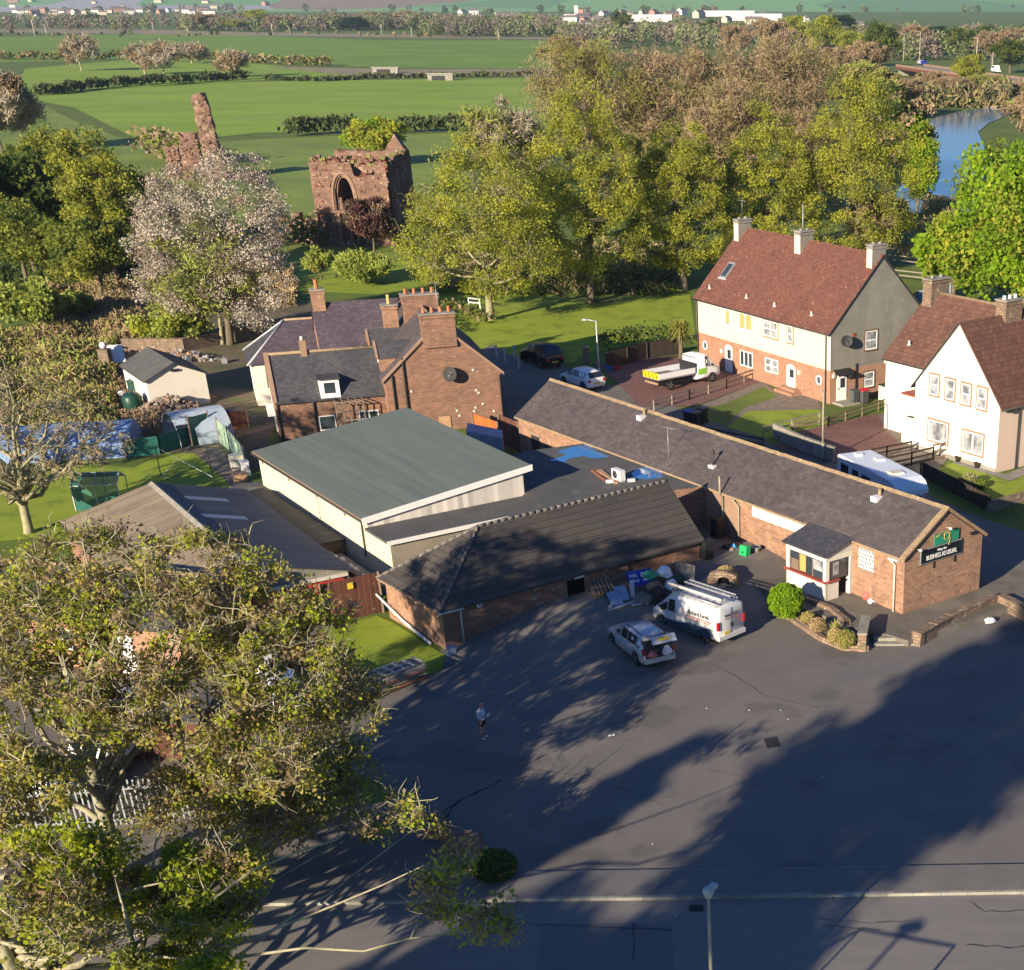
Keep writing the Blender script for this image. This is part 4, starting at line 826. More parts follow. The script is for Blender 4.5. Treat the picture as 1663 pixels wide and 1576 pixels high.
# ---------------------------------------------------------------- flat roof between hall, outbuilding and bar
def W2L(Bd, x, y): return Vector((Bd.o[0]+Bd.u[0]*x+Bd.v[0]*y, Bd.o[1]+Bd.u[1]*x+Bd.v[1]*y, 0))
c1 = W2L(HB, -.05, HW-.5); c2 = W2L(HB, ex+.3, 6.0); c3 = Vector((OC[0]+OU[0]*15.3+OV[0]*6.0, OC[1]+OU[1]*15.3+OV[1]*6.0, 0))
c3 = c3+Vector((OU[0], OU[1], 0))*.6
c4 = pub(-15.6, -.02); c5 = pub(-27.2, -.02); c6 = G(852, 733, 2.45); c7 = W2L(HB, -5.6, HW-.5)
def fz(x, y):                                          # the felt falls gently away from the bar wall
    return 3.10-.042*max(0, -((x-A0.x)*PV[0]+(y-A0.y)*PV[1]))
def RF(px, py, dz=0):
    p = G(px, py, 2.8)
    for _ in range(8): p = G(px, py, fz(p.x, p.y)+dz)
    return p
c6 = RF(852, 733); pol_ = [c1, c2, c3, c4, c5, c6, c7]; ar = sum(pol_[i].x*pol_[(i+1)%7].y-pol_[(i+1)%7].x*pol_[i].y for i in range(7))
if ar < 0: pol_.reverse()
b = MB(); b.face([(p.x, p.y, fz(p.x, p.y)) for p in pol_], 'felt')
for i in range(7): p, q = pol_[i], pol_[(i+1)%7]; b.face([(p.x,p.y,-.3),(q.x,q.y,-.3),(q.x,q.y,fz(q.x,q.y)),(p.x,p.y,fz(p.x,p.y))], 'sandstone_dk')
tag(b.build('flat_roof_extension'), 'flat roofed felt covered block holding puddles between hall and bar', 'extension')
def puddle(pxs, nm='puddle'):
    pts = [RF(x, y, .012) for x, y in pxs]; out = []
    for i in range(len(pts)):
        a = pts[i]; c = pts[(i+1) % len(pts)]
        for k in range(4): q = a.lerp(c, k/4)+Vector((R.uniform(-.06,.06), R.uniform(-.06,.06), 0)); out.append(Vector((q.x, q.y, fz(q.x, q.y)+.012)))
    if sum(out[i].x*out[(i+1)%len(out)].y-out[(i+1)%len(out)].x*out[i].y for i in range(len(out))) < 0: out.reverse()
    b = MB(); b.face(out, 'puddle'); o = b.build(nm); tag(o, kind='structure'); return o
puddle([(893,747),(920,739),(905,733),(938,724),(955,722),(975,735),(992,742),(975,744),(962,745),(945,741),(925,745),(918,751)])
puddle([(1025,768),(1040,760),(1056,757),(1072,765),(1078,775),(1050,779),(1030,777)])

# ---------------------------------------------------------------- corrugated hall on the left
B = Bld('corrugated_hall', 'broad low shed roofed in tan and dark corrugated sheeting', 'shed', (-21.9+.0, 64.1, 0), -54.4)
er = G(575, 928, 2.0); B.root.location = (er.x, er.y, 0); B.o = (er.x, er.y, 0)   # origin: right eave, front corner
CW = 9.9; CL = 16.4; ce, cr_ = 2.0, 3.25
# local: x from -CL to 0; y from -CW to 0
b = MB()
b.face([(-CL+.2,-CW+.2,-.3),(-.2,-CW+.2,-.3),(-.2,-CW+.2,ce),(-CL+.2,-CW+.2,ce)], 'sandstone_dk'); b.face([(0-.2,-.2,-.3),(-CL+.2,-.2,-.3),(-CL+.2,-.2,ce),(-.2,-.2,ce)], 'sandstone_dk')
b.face([(-.2,-CW+.2,-.3),(-.2,-.2,-.3),(-.2,-.2,ce),(-.2,-CW/2,cr_-.05),(-.2,-CW+.2,ce)], 'roughcast'); b.face([(-CL+.2,-.2,-.3),(-CL+.2,-CW+.2,-.3),(-CL+.2,-CW+.2,ce),(-CL+.2,-CW/2,cr_-.05),(-CL+.2,-.2,ce)], 'roughcast')
b.build('wall', B.root)
b = MB(); T = .06
b.face([(-CL,-CW,ce+T),(0,-CW,ce+T),(0,-CW/2,cr_+T),(-CL,-CW/2,cr_+T)], 'ribsheet'); b.face([(0,0,ce+T),(-CL,0,ce+T),(-CL,-CW/2,cr_+T),(0,-CW/2,cr_+T)], 'ribdark')
b.face([(0,-CW,ce),(0,-CW/2,cr_),(0,-CW/2,cr_+T),(0,-CW,ce+T)], 'gutter'); b.face([(0,-CW/2,cr_),(0,0,ce),(0,0,ce+T),(0,-CW/2,cr_+T)], 'gutter'); b.face([(-CL,-CW,ce-.1),(0,-CW,ce-.1),(0,-CW,ce+T),(-CL,-CW,ce+T)], 'gutter')
ro = b.build('roof', B.root)
b = MB(); b.fan([(-CL,-CW/2-.22,cr_),(-CL,-CW/2,cr_+T+.08),(-CL,-CW/2+.22,cr_),(0,-CW/2-.22,cr_),(0,-CW/2,cr_+T+.08),(0,-CW/2+.22,cr_)], [(0,3,4,1),(1,4,5,2)], 'concrete'); b.build('ridge_tiles', ro)
for px, py in ((337, 814), (366, 845)):
    d = ray(px, py); p = G(px, py, 2.7); x_, y_ = B.loc(p); s_ = (ce-cr_)/(CW/2)
    b = MB(); zf = lambda y: cr_+s_*(y+CW/2)+T+.015
    b.face([(x_+.35,y_-1.1,zf(y_-1.1)),(x_+.35,y_+1.1,zf(y_+1.1)),(x_-.35,y_+1.1,zf(y_+1.1)),(x_-.35,y_-1.1,zf(y_-1.1))], 'rooflight'); b.build('rooflight', ro)
b = MB(); b.box(-.19, -.1, -5.2, -.5, 1.1, 1.75, 'redpaint'); b.build('fascia_board', B.root); b = MB(); b.box(-.19, -.02, -5.4, -.3, 1.84, 1.98, 'offwhite'); b.build('barge_board', B.root)
CB = B

# ---------------------------------------------------------------- sandstone house with two chimneys and its wings
dd = G(821, 690)
B = Bld('sandstone_house', 'old red sandstone house with slate roofs, wings and tall chimneys of orange pots', 'house', (dd.x, dd.y, 0), -69)
# local x along the ridge (towards the camera), y from the right eave... gable faces +x at x=0, spanning y in [-GWd,0]
GWd = 7.9; GE = 3.65; GR = 7.05; GL = 13.5
def gwall(px, py): return B.side(px, py, 0)
b = MB(); yy0, yy1, ym = -GWd, 0, -GWd/2
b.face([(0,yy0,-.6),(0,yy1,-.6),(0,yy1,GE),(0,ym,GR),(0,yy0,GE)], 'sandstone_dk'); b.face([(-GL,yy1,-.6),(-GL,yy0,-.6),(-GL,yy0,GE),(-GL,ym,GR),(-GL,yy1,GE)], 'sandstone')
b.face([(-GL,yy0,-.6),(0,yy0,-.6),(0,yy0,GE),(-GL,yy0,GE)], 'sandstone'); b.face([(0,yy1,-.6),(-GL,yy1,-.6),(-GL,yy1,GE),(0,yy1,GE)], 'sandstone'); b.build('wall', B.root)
def roofpair(x0, x1, y0, y1, e, r, m, ov=.22, T=.1, sx=.05, rm='ridge'):
    b = MB(); ymm = (y0+y1)/2; s_ = (r-e)/((y1-y0)/2); ze = e-ov*s_
    b.face([(x0-sx,y0-ov,ze+T),(x1+sx,y0-ov,ze+T),(x1+sx,ymm,r+T),(x0-sx,ymm,r+T)], m); b.face([(x1+sx,y1+ov,ze+T),(x0-sx,y1+ov,ze+T),(x0-sx,ymm,r+T),(x1+sx,ymm,r+T)], m)
    for xx in (x0-sx, x1+sx):
        for sg in (-1, 1):
            ye = y0-ov if sg < 0 else y1+ov; q = [(xx,ye,ze),(xx,ymm,r),(xx,ymm,r+T),(xx,ye,ze+T)]; b.face(q, 'sand_trim')
    b.face([(x0-sx,y0-ov,ze),(x1+sx,y0-ov,ze),(x1+sx,y0-ov,ze+T),(x0-sx,y0-ov,ze+T)], 'gutter'); b.face([(x1+sx,y1+ov,ze),(x0-sx,y1+ov,ze),(x0-sx,y1+ov,ze+T),(x1+sx,y1+ov,ze+T)], 'gutter')
    b.face([(x0,y0-ov,ze),(x1,y0-ov,ze),(x1,ymm,r),(x0,ymm,r)][::-1], 'dark'); b.face([(x1,y1+ov,ze),(x0,y1+ov,ze),(x0,ymm,r),(x1,ymm,r)][::-1], 'dark')
    o = b.build('roof', B.root); b = MB(); b.tube([(x0-sx,ymm,r+T+.02),(x1+sx,ymm,r+T+.02)], .1, rm, 6); b.build('ridge_tiles', o); return o
roofpair(-GL, 0, yy0, yy1, GE, GR, 'slate', sx=.1)
b = MB()
for sg in (0, 1):
    ya = yy0-.2 if sg == 0 else yy1+.2; b.obox((-.2,ya,GE-.1), (.36,0,0), (0,ym-ya,GR-GE+.22), (0,0,.14), 'sand_trim')
b.build('skew_stones', B.root)
chimney(B.root, -.7, .2, ym-1.1, ym+1.15, GR-1.4, GR+.75, 'sandstone_dk', 4); chimney(B.root, -7.9, -6.9, ym-1.3, ym+1.2, GR-1.3, GR+.85, 'sandstone_dk', 4)
chimney(B.root, -8.1, -7.3, ym-2.7, ym-1.7, GR-2.4, GR+.2, 'sandstone', 1, 'potyellow', ph=.7); aerial(B.root, -1.9, ym+.4, GR+.1, 2.4, 1)
y_, z_ = gwall(733, 606); dish(B.root, (.42, y_-.15, z_), (.85, -.5, .3), .5)
for px in (640, 660): y_, z_ = gwall(px, 640); downpipe(B.root, .08, y_, -.4, (4.0 if px == 640 else 5.1), 'dark', .07)
y_, z_ = gwall(817, 620); downpipe(B.root, .08, -.12, -.4, 3.5, 'dark', .05)
for px, py in ((773, 634), (777, 638), (768, 601), (742, 667), (746, 675), (772, 662), (784, 656), (802, 668), (668, 636), (770, 668)):
    y_, z_ = gwall(px, py); b = MB(); b.box(0, .05, y_-.07, y_+.07, z_-.07, z_+.07, 'offwhite'); b.build('wall_boss', B.root)
y_, z_ = gwall(725, 685); b = MB(); b.box(0, .06, y_-.5, y_+.3, z_-.7, z_+.4, 'plank'); b.build('shutter', B.root)
# skylight on the big roof, dormers on the left slope
def slope(px, py, y0=yy0, e=GE+.1, r=GR+.1, yr=ym):
    s_ = (r-e)/(yr-y0); d = Vector(ray(px, py)); o_ = W2L(B, 0, y0)+Vector((0,0,e)); u = Vector((B.u[0], B.u[1], 0)); v = Vector((B.v[0], B.v[1], s_)); n = u.cross(v)
    k = (o_-Vector((0,0,HC))).dot(n)/d.dot(n); p = Vector((0,0,HC))+d*k; x, y = B.loc(p); return x, y, p.z
x, y, z = slope(617, 548); s_ = (GR-GE)/(GWd/2); v = Vector((0,1,s_)).normalized(); b = MB(); b.obox(Vector((x-.2,y,z+.03))-v*.9, (.4,0,0), v*1.8, (0,0,.05), 'rooflight'); b.build('skylight', B.root)
def wall_dormer(xc, w_, h_, zt):
    b = MB(); y0 = yy0-.02; b.face([(xc-w_/2,y0,GE-.3),(xc+w_/2,y0,GE-.3),(xc+w_/2,y0,zt-.55),(xc,y0,zt+.35),(xc-w_/2,y0,zt-.55)], 'sandstone')
    for sg in (1, -1):
        xe = xc+sg*w_/2; q = [(xe,y0,GE-.3),(xe,y0+1.2,GE-.3),(xe,y0+1.2,zt-.55),(xe,y0,zt-.55)]; b.face(q if sg > 0 else q[::-1], 'sandstone')
        q = [(xc,y0-.1,zt+.42),(xe+sg*.12,y0-.1,zt-.62),(xe+sg*.12,y0+2.2,zt-.62),(xc,y0+2.4,zt+.42)]; b.face(q if sg < 0 else q[::-1], 'slate_dk')
        b.beam((xc,y0-.1,zt+.42), (xe+sg*.1,y0-.1,zt-.58), .14, .12, 'sand_trim')
    d_ = b.build('dormer', B.root); b = MB(); b.box(xc-.28, xc+.28, y0-.05, y0, GE+.0, zt-.55, 'upvc'); b.box(xc-.22, xc+.22, y0-.06, y0-.05, GE+.1, zt-.65, 'glass'); b.build('window', d_)
x, y, z = slope(612, 610); wall_dormer(-2.6, 1.5, 1.6, GE+1.75); wall_dormer(-6.9, 1.4, 1.6, GE+1.75)
# low front wing (ridge at right angles, gable to the left)
LWy0 = yy0-7.1; LE = 2.75; LR = 5.25; lw0, lw1 = -3.6-.75, 0.05-.75
la = G(444.8, 650.5, 2.8); lx, ly = B.loc(la); lw1 = lx; lw0 = lx-4.3; LWy0 = ly
def wing(x0, x1, y0, y1, e, r, wallm, gablem, roofm, nm='wing'):
    b = MB(); xm_ = (x0+x1)/2
    b.face([(x0,y0,-.6),(x1,y0,-.6),(x1,y0,e),(xm_,y0,r),(x0,y0,e)], gablem); b.face([(x1,y0,-.6),(x1,y1,-.6),(x1,y1,e),(x1,y0,e)], wallm); b.face([(x0,y1,-.6),(x0,y0,-.6),(x0,y0,e),(x0,y1,e)], wallm)
    o = b.build(nm, B.root); b = MB(); T = .1; ov = .2; s_ = (r-e)/((x1-x0)/2); ze = e-ov*s_; yb_ = y1+1.8
    b.face([(x1+ov,y0+.05,ze+T),(x1+ov,y1,ze+T),(xm_,yb_,r+T),(xm_,y0+.05,r+T)], roofm); b.face([(x0-ov,y1,ze+T),(x0-ov,y0+.05,ze+T),(xm_,y0+.05,r+T),(xm_,yb_,r+T)], roofm)
    b.face([(x1+ov,y0+.05,ze),(x1+ov,y1,ze),(x1+ov,y1,ze+T),(x1+ov,y0+.05,ze+T)], 'gutter'); b.build('roof', o)
    b = MB(); b.tube([(xm_,y0+.05,r+T+.02),(xm_,yb_,r+T+.02)], .1, 'potyellow' if 0 else 'ridge', 6); b.build('ridge_tiles', o)
    b = MB()
    for sg, xe in ((1, x1+.2), (-1, x0-.2)): b.obox((xe,y0-.12,e-.1), (xm_-xe,0,r-e+.22), (0,.3,0), (0,0,.14), 'sand_trim')
    b.build('skew_stones', o); return o
lw = wing(lw0, lw1, LWy0, yy0, LE, LR, 'sandstone_dk', 'sandstone', 'slate_dk')
b = MB(); xm_ = (lw0+lw1)/2; s_ = (LR-LE)/((lw1-lw0)/2)
def low(px, py): 
    d = Vector(ray(px, py)); o_ = W2L(B, lw1, 0)+Vector((0,0,LE+.1)); u = Vector((B.v[0], B.v[1], 0)); v = Vector((-B.u[0], -B.u[1], s_)); n = u.cross(v)
    k = (o_-Vector((0,0,HC))).dot(n)/d.dot(n); p = Vector((0,0,HC))+d*k; x, y = B.loc(p); return x, y, p.z
x, y, z = low(536, 638); xf = x+.25
b.box(xf-1.6, xf, y-.65, y+.65, z-.3, z+.95, 'white'); b.obox((xf-1.75,y-.75,z+1.05), (1.95,0,-.1), (0,1.5,0), (0,0,.07), 'slate_dk'); d_ = b.build('dormer', lw)
b = MB(); b.box(xf, xf+.02, y-.36, y+.36, z+.02, z+.72, 'glass'); b.build('window', d_); window(lw, SR(lw1), yy0-4.6, yy0-3.5, .5, 1.5, glass='glass', sur=None, trans=False); window(lw, SR(lw1), yy0-1.9, yy0-.6, .5, 1.6, nv=2, glass='glass', sur=None)
x_, z_ = B.side(508, 650, lw1); downpipe(lw, lw1+.08, x_, -.3, 2.7, 'dark', .08); downpipe(lw, lw1+.08, LWy0+.15, -.3, 2.7, 'dark', .05)
b = MB(); b.box(lw0+1.2, lw0+1.7, LWy0-.06, LWy0, 1.9, 3.4, 'white'); b.box(lw0+2.0, lw0+2.6, LWy0-.06, LWy0, -.3, 1.6, 'white'); b.obox((lw0+.8,LWy0-.5,1.75), (2.0,0,-.35), (0,.5,0), (0,0,.08), 'white'); b.build('render_patch', lw)
b = MB(); b.box(xm_-.22, xm_+.22, LWy0+2.3, LWy0+2.7, LR-.4, LR+.9, 'sand_trim'); b.lathe([(.13, LR+.9), (.1, LR+1.15)], 'offwhite', 8, (xm_, LWy0+2.5, 0)); b.build('chimney', lw)
# timber frame (old aviary) against the wing
for k in range(1):
    b = MB(); x_ = lw1+1.0; y_a, _ = B.side(545, 660, lw1+1.0); y_b, _ = B.side(590, 655, lw1+1.0); n_ = 4
    for i in range(n_+1):
        y_ = y_a+(y_b-y_a)*i/n_; b.beam((x_, y_, -.2), (x_, y_, 2.5), .06, .06, 'timber_grey'); b.beam((x_, y_, 2.5), (lw1+.05, y_, 2.6), .06, .06, 'timber_grey')
    for z_ in (.6, 1.3, 1.9, 2.5): b.beam((x_, y_a, z_), (x_, y_b, z_), .06, .06, 'timber_grey')
    b.build('timber_trellis', lw)
# rear wing with hipped purple slate roof and white walls
ra = G(407, 590, 3.1); rx, ry = B.loc(ra); rb = G(372, 577, 3.1); rx2, ry2 = B.loc(rb)
RW = 5.2; x1r, x0r = rx+.1, rx-RW; y0r, y1r = ry, yy0+1.5
b = MB(); b.face([(x0r,y0r,-.6),(x1r,y0r,-.6),(x1r,y0r,3.1),(x0r,y0r,3.1)], 'whitewall'); b.face([(x1r,y0r,-.6),(x1r,y1r,-.6),(x1r,y1r,3.1),(x1r,y0r,3.1)], 'whitewall'); b.face([(x0r,y1r,-.6),(x0r,y0r,-.6),(x0r,y0r,3.1),(x0r,y1r,3.1)], 'whitewall')
wo = b.build('wing', B.root); b = MB(); xm_ = (x0r+x1r)/2; ov = .25; hr = 5.5; hy = y0r+2.9; T = .08
A_, B_, C_, D_ = (x1r+ov,y0r-ov,3.0), (x1r+ov,y1r,3.0), (x0r-ov,y1r,3.0), (x0r-ov,y0r-ov,3.0); P_ = (xm_,hy,hr); Q_ = (xm_,y1r+2.5,hr)
b.face([A_,B_,Q_,P_], 'slate_purple'); b.face([C_,D_,P_,Q_], 'slate_purple'); b.face([D_,A_,P_], 'slate_dk'); b.face([A_,D_,C_,B_], 'dark'); ro = b.build('roof', wo)
b = MB(); b.tube([A_, P_], .09, 'lead', 6); b.tube([D_, P_], .09, 'lead', 6); b.tube([P_, Q_], .09, 'ridge', 6); b.build('ridge_tiles', ro)
# far cross gable with its own chimney
b = MB(); x0f, x1f = -GL-1.0, -GL+4.2; fr = 6.9
b.face([(x0f,yy0-3.2,-.6),(x1f,yy0-3.2,-.6),(x1f,yy0-3.2,3.4),((x0f+x1f)/2,yy0-3.2,fr),(x0f,yy0-3.2,3.4)], 'sandstone'); b.face([(x1f,yy0-3.2,-.6),(x1f,yy0,-.6),(x1f,yy0,3.4),(x1f,yy0-3.2,3.4)], 'sandstone'); wf = b.build('wing', B.root)
b = MB(); xm_ = (x0f+x1f)/2; b.face([(x1f+.2,yy0-3.3,3.3),(x1f+.2,yy0+.5,3.3),(xm_,yy0+3,fr+.1),(xm_,yy0-3.3,fr+.1)], 'slate_purple'); b.face([(x0f-.2,yy0+.5,3.3),(x0f-.2,yy0-3.3,3.3),(xm_,yy0-3.3,fr+.1),(xm_,yy0+3,fr+.1)], 'slate_purple'); b.build('roof', wf)
chimney(wf, xm_-.4, xm_+.4, yy0-3.2, yy0-2.3, fr-1, fr+1.0, 'sandstone', 1, ph=.7, pr=.15)
SB = B
# ---------------------------------------------------------------- white shed
sA = G(236, 616, 2.3)
B = Bld('white_shed', 'small white rendered shed with a brown sheeted roof', 'shed', (sA.x, sA.y, 0), -53.9+90)
# gable faces camera-right: spans local x 0..4.25 at y=0 ; ridge runs back along y
b = MB(); SWd, SLn = 4.25, 6.4
b.face([(0,0,-.3),(SWd,0,-.3),(SWd,0,2.15),(SWd/2,0,3.1),(0,0,2.15)], 'whitewall'); b.face([(0,SLn,-.3),(0,0,-.3),(0,0,2.15),(0,SLn,2.15)], 'whitewall'); b.face([(SWd,0,-.3),(SWd,SLn,-.3),(SWd,SLn,2.15),(SWd,0,2.15)], 'whitewall'); b.face([(SWd,SLn,-.3),(0,SLn,-.3),(0,SLn,2.15),(SWd/2,SLn,3.1),(SWd,SLn,2.15)], 'whitewall'); b.build('wall', B.root)
b = MB()
for sg in (-1, 1):
    xe = SWd/2+sg*(SWd/2+.2); q = [(xe,-.2,2.06),(xe,SLn+.2,2.06),(SWd/2,SLn+.2,3.16),(SWd/2,-.2,3.16)]
    q2 = [(p_[0],p_[1],p_[2]+.08) for p_ in q]; b.face(q2[::-1] if sg < 0 else q2, 'ribdark' if sg > 0 else 'felt'); b.face([q[0], q[3], q2[3], q2[0]], 'gutter'); b.face([q[1], q[0], q2[0], q2[1]], 'gutter'); b.face(q if sg < 0 else q[::-1], 'dark')
b.build('roof', B.root); b = MB(); b.box(SWd/2-.3, SWd/2+.3, -.12, 0, 2.6, 2.75, 'dark'); b.build('wall_vent', B.root)
b = MB(); b.tube([(-.06,3.2,0),(-.06,3.2,.0+1.5)], .03, 'alu', 5); b.build('outside_pipe', B.root)
# ================================================================== VEGETATION
import numpy as np
def npmesh(name, V, mi, mats, parent=None, nper=4):
    n = len(V)//nper; me = bpy.data.meshes.new(name)
    me.vertices.add(n*nper); me.vertices.foreach_set('co', V.astype(np.float32).ravel())
    me.loops.add(n*nper); me.loops.foreach_set('vertex_index', np.arange(n*nper, dtype=np.int32))
    me.polygons.add(n); me.polygons.foreach_set('loop_start', np.arange(0, n*nper, nper, dtype=np.int32))
    me.polygons.foreach_set('material_index', mi.astype(np.int32))
    for m in mats: me.materials.append(MT[m])
    me.update(calc_edges=True); me.validate()
    o = bpy.data.objects.new(name, me); COL.objects.link(o); o.parent = parent; return o
def cards(rng, C, size, aspect=1.0, along=None, flat=0.0):
    """leaf-sized quads at centres C; size = mean edge; along = optional long-axis directions"""
    n = len(C); d = rng.normal(size=(n, 3)) if along is None else along+rng.normal(size=(n, 3))*.35
    d /= np.linalg.norm(d, axis=1)[:, None]+1e-9
    r = rng.normal(size=(n, 3)); 
    if flat: r[:, 2] *= (1-flat)
    r -= (r*d).sum(1)[:, None]*d; r /= np.linalg.norm(r, axis=1)[:, None]+1e-9
    s = size*rng.uniform(.55, 1.45, n)[:, None]; a = d*s*.5*aspect; b = r*s*.5/(1 if aspect == 1 else 1)
    bend = np.cross(d, r)*s*.18
    V = np.stack([C-a*.9-b*.35, C+b*.9-a*.1+bend, C+a, C-b*.8+a*.15-bend], 1) if aspect == 1 else np.stack([C-a-b*.5, C-a+b*.5, C+a+b*.3, C+a-b*.3], 1)
    return V.reshape(-1, 3)
def bez(a, b, lift, k=5, jit=0, rng=None):
    a = np.array(a, float); b = np.array(b, float); m = (a+b)/2+np.array([0, 0, lift]); out = []
    for i in range(k+1):
        t = i/k; p = (1-t)**2*a+2*t*(1-t)*m+t*t*b
        if jit and 0 < i < k: p = p+rng.normal(size=3)*jit
        out.append(p)
    return out
def make_tree(name, label, x, y, H, lobes, nclump=120, ncard=70, cs=.35, spread=.8, leaves=('leaf_lime',), lw=None, bark='bark', tr=.25, nlimb=9, seed=1,
              group=None, cat='tree', trunk_top=.75, aspect=1.0, shell=.45, limb_from=(.25, .6), twigs=0, z=0.0, ang=0, bush=False, limb_r=.4, jit=.014):
    rng = np.random.default_rng(seed); root = thing(name, label, cat, (x, y, z), ang, group)
    Lb = np.array(lobes, float); vol = Lb[:, 3]*Lb[:, 4]*Lb[:, 5]; pk = rng.choice(len(Lb), nclump, p=vol/vol.sum())
    d = rng.normal(size=(nclump, 3)); d /= np.linalg.norm(d, axis=1)[:, None]; rad = rng.uniform(shell, 1, nclump)**.6
    C = Lb[pk, :3]+d*rad[:, None]*Lb[pk, 3:6]
    b = MB(); ttop = H*trunk_top
    if not bush:
        bx, by = rng.normal(size=2)*H*.02
        tp = [(0,0,-.2), (0,0,H*.03), (bx*.4,by*.4,H*.15), (bx,by,H*.35), (bx*1.2,by*1.2,ttop*.75), (bx,by*.9,ttop)]
        b.tube(tp, [tr*1.5, tr*1.1, tr*.95, tr*.75, tr*.45, tr*.08], bark, 8)
        idx = [int(rng.integers(nclump))]
        while len(idx) < min(nlimb, nclump):           # well spread limb targets
            dd = np.min(np.linalg.norm(C[:, None]-C[idx][None], axis=2), 1); idx.append(int(dd.argmax()))
        lp = []; lr = []
        for i in idx:
            t = C[i]; z0 = H*rng.uniform(*limb_from)*min(1, t[2]/(.7*H)+.25); z0 = min(z0, max(t[2]-.05*H, .08*H), ttop*.95); f = z0/H
            a = np.array([bx*f*1.5, by*f*1.5, z0]); pts = bez(a, t*np.array([.92,.92,1]), abs(t[2]-z0)*-.05+.03*H, 6, H*jit, rng); r0 = tr*limb_r*(1.25-f)
            rr = [r0*(1-j/6.6)+.012 for j in range(7)]; b.tube(pts, rr, bark, 5, cap=False)
            lp += pts[1:]; lr += rr[1:]
        LP = np.array(lp)
        nb = []
        for i in range(nclump):
            if i in idx: continue
            dd = np.linalg.norm(LP-C[i], axis=1)+np.maximum(0, LP[:, 2]-C[i, 2])*1.2; j = int(dd.argmin())
            pts = bez(LP[j], C[i], .15*dd[j]*rng.uniform(-.3, 1), 4, .05*dd[j], rng); rr = [min(lr[j]*.6, .09)*(1-k/4.6)+.008 for k in range(5)]; b.tube(pts, rr, bark, 4, cap=False); nb.append(pts)
        if twigs:
            for i in range(nclump):
                for _ in range(twigs):
                    e = C[i]+rng.normal(size=3)*spread*.62; e[2] += spread*.2
                    pts = bez(C[i], e, spread*rng.uniform(-.5, .6), 3, spread*.16, rng); b.tube(pts, [.03, .022, .015, .008], bark, 3, cap=False)
        b.build('trunk', root, uv=False)
    n = nclump*ncard; cc = np.repeat(np.arange(nclump), ncard); sp = spread*rng.uniform(.6, 1.25, nclump)[cc]
    off = rng.normal(size=(n, 3)); off /= (np.linalg.norm(off, axis=1)[:, None]+1e-9); off *= (rng.uniform(0, 1, n)**.5)[:, None]*sp[:, None]; off[:, 2] *= .75
    P = C[cc]+off; P[:, 2] = np.maximum(P[:, 2], .15)
    along = None
    if aspect != 1: along = off*.5/(spread+.01)+ (C[cc]-np.array([0, 0, H*.3]))/H*.5 + np.array([0, 0, .25])+rng.normal(size=(n,3))*.5
    V = cards(rng, P, cs, aspect, along); nm = len(leaves); lw_ = np.array(lw or [1]*nm, float); lw_ /= lw_.sum()
    cm = rng.choice(nm, nclump, p=lw_)[cc]; flip = rng.random(n) < .25; cm[flip] = rng.choice(nm, flip.sum(), p=lw_)
    npmesh('crown' if not bush else 'foliage', V, cm, leaves, root); return root
def dims(px, py, ty, wpx):                             # base point, height and half width of a tree seen at these pixels
    g = G(px, py); k = ray(px, ty); t = g.y/k[1]; H = HC+k[2]*t
    dist = sqrt(g.x**2+g.y**2+(HC-H*.5)**2)*.995; return g, H, wpx/2*dist/FP/1.02
def ovate(H, r, low=.16): return [(0,0,H*.40,r*.98,r*.98,H*.26), (0,0,H*.62,r*.80,r*.80,H*.25), (0,0,H*.80,r*.50,r*.50,H*.19)]
def broad(H, r, seed=0):
    q = random.Random(seed); o = [(0,0,H*.60,r*.62,r*.62,H*.30)]
    for k in range(6):
        a = k*pi/3+q.uniform(-.4,.4); rr = r*q.uniform(.48,.62); o.append((cos(a)*rr, sin(a)*rr, H*q.uniform(.45,.72), r*.42, r*.42, H*q.uniform(.17,.24)))
    return o
# the row of limes
spec = [((797,520),208,236,'broad yellow green lime tree nearest the sandstone house with a pale trunk'), ((960,492),138,186,'tall yellow green lime tree with a straight dark trunk in the middle of the row'),
        ((1112,472),190,160,'lime tree standing just left of the red tiled house'), ((1246,455),158,165,'lime tree rising behind the chimneys of the red tiled house'), ((1385,450),116,190,'tallest lime tree at the river end of the row')]
limes = []
for i, ((px, py), ty, wd, lab) in enumerate(spec):
    g, H, r = dims(px, py, ty, wd); 
    t = make_tree('lime_tree', lab, g.x, g.y, H, ovate(H, r*1.08), 250, 190, .165, r*.19, ('leaf_lime','leaf_lime2','leaf_olive'), (5,3,1), 'bark_pale' if i == 0 else 'bark', .36, 13, 11+i, 'lime trees in a row behind the houses', twigs=2, shell=.7)
    limes.append(t)
def T(kind, px, py, ty, wd, label, seed, group=None, **k):
    g, H, r = dims(px, py, ty, wd); K = dict(nclump=90, ncard=190, cs=.25, spread=r*.25, seed=seed, group=group)
    K.update(k); shp = K.pop('shape', 'broad'); lb = broad(H, r, seed) if shp == 'broad' else ovate(H, r)
    return make_tree(kind, label, g.x, g.y, H, lb, **K)
OL = dict(leaves=('leaf_olive','leaf_lime2','leaf_dark'), lw=(4,2,1)); BR = dict(leaves=('twig_brown','twig_buff','twig_olive'), lw=(4,2,2), aspect=2.6, cs=.17, twigs=2, ncard=200, shell=.7)
T('pale_tree', 843, 420, 128, 150, 'pale twiggy tree just breaking leaf between two limes', 31, leaves=('twig_olive','willow','twig_grey'), lw=(3,2,2), aspect=3, cs=.18, nclump=110, twigs=2)
gB = 'big brown budding trees behind the limes'
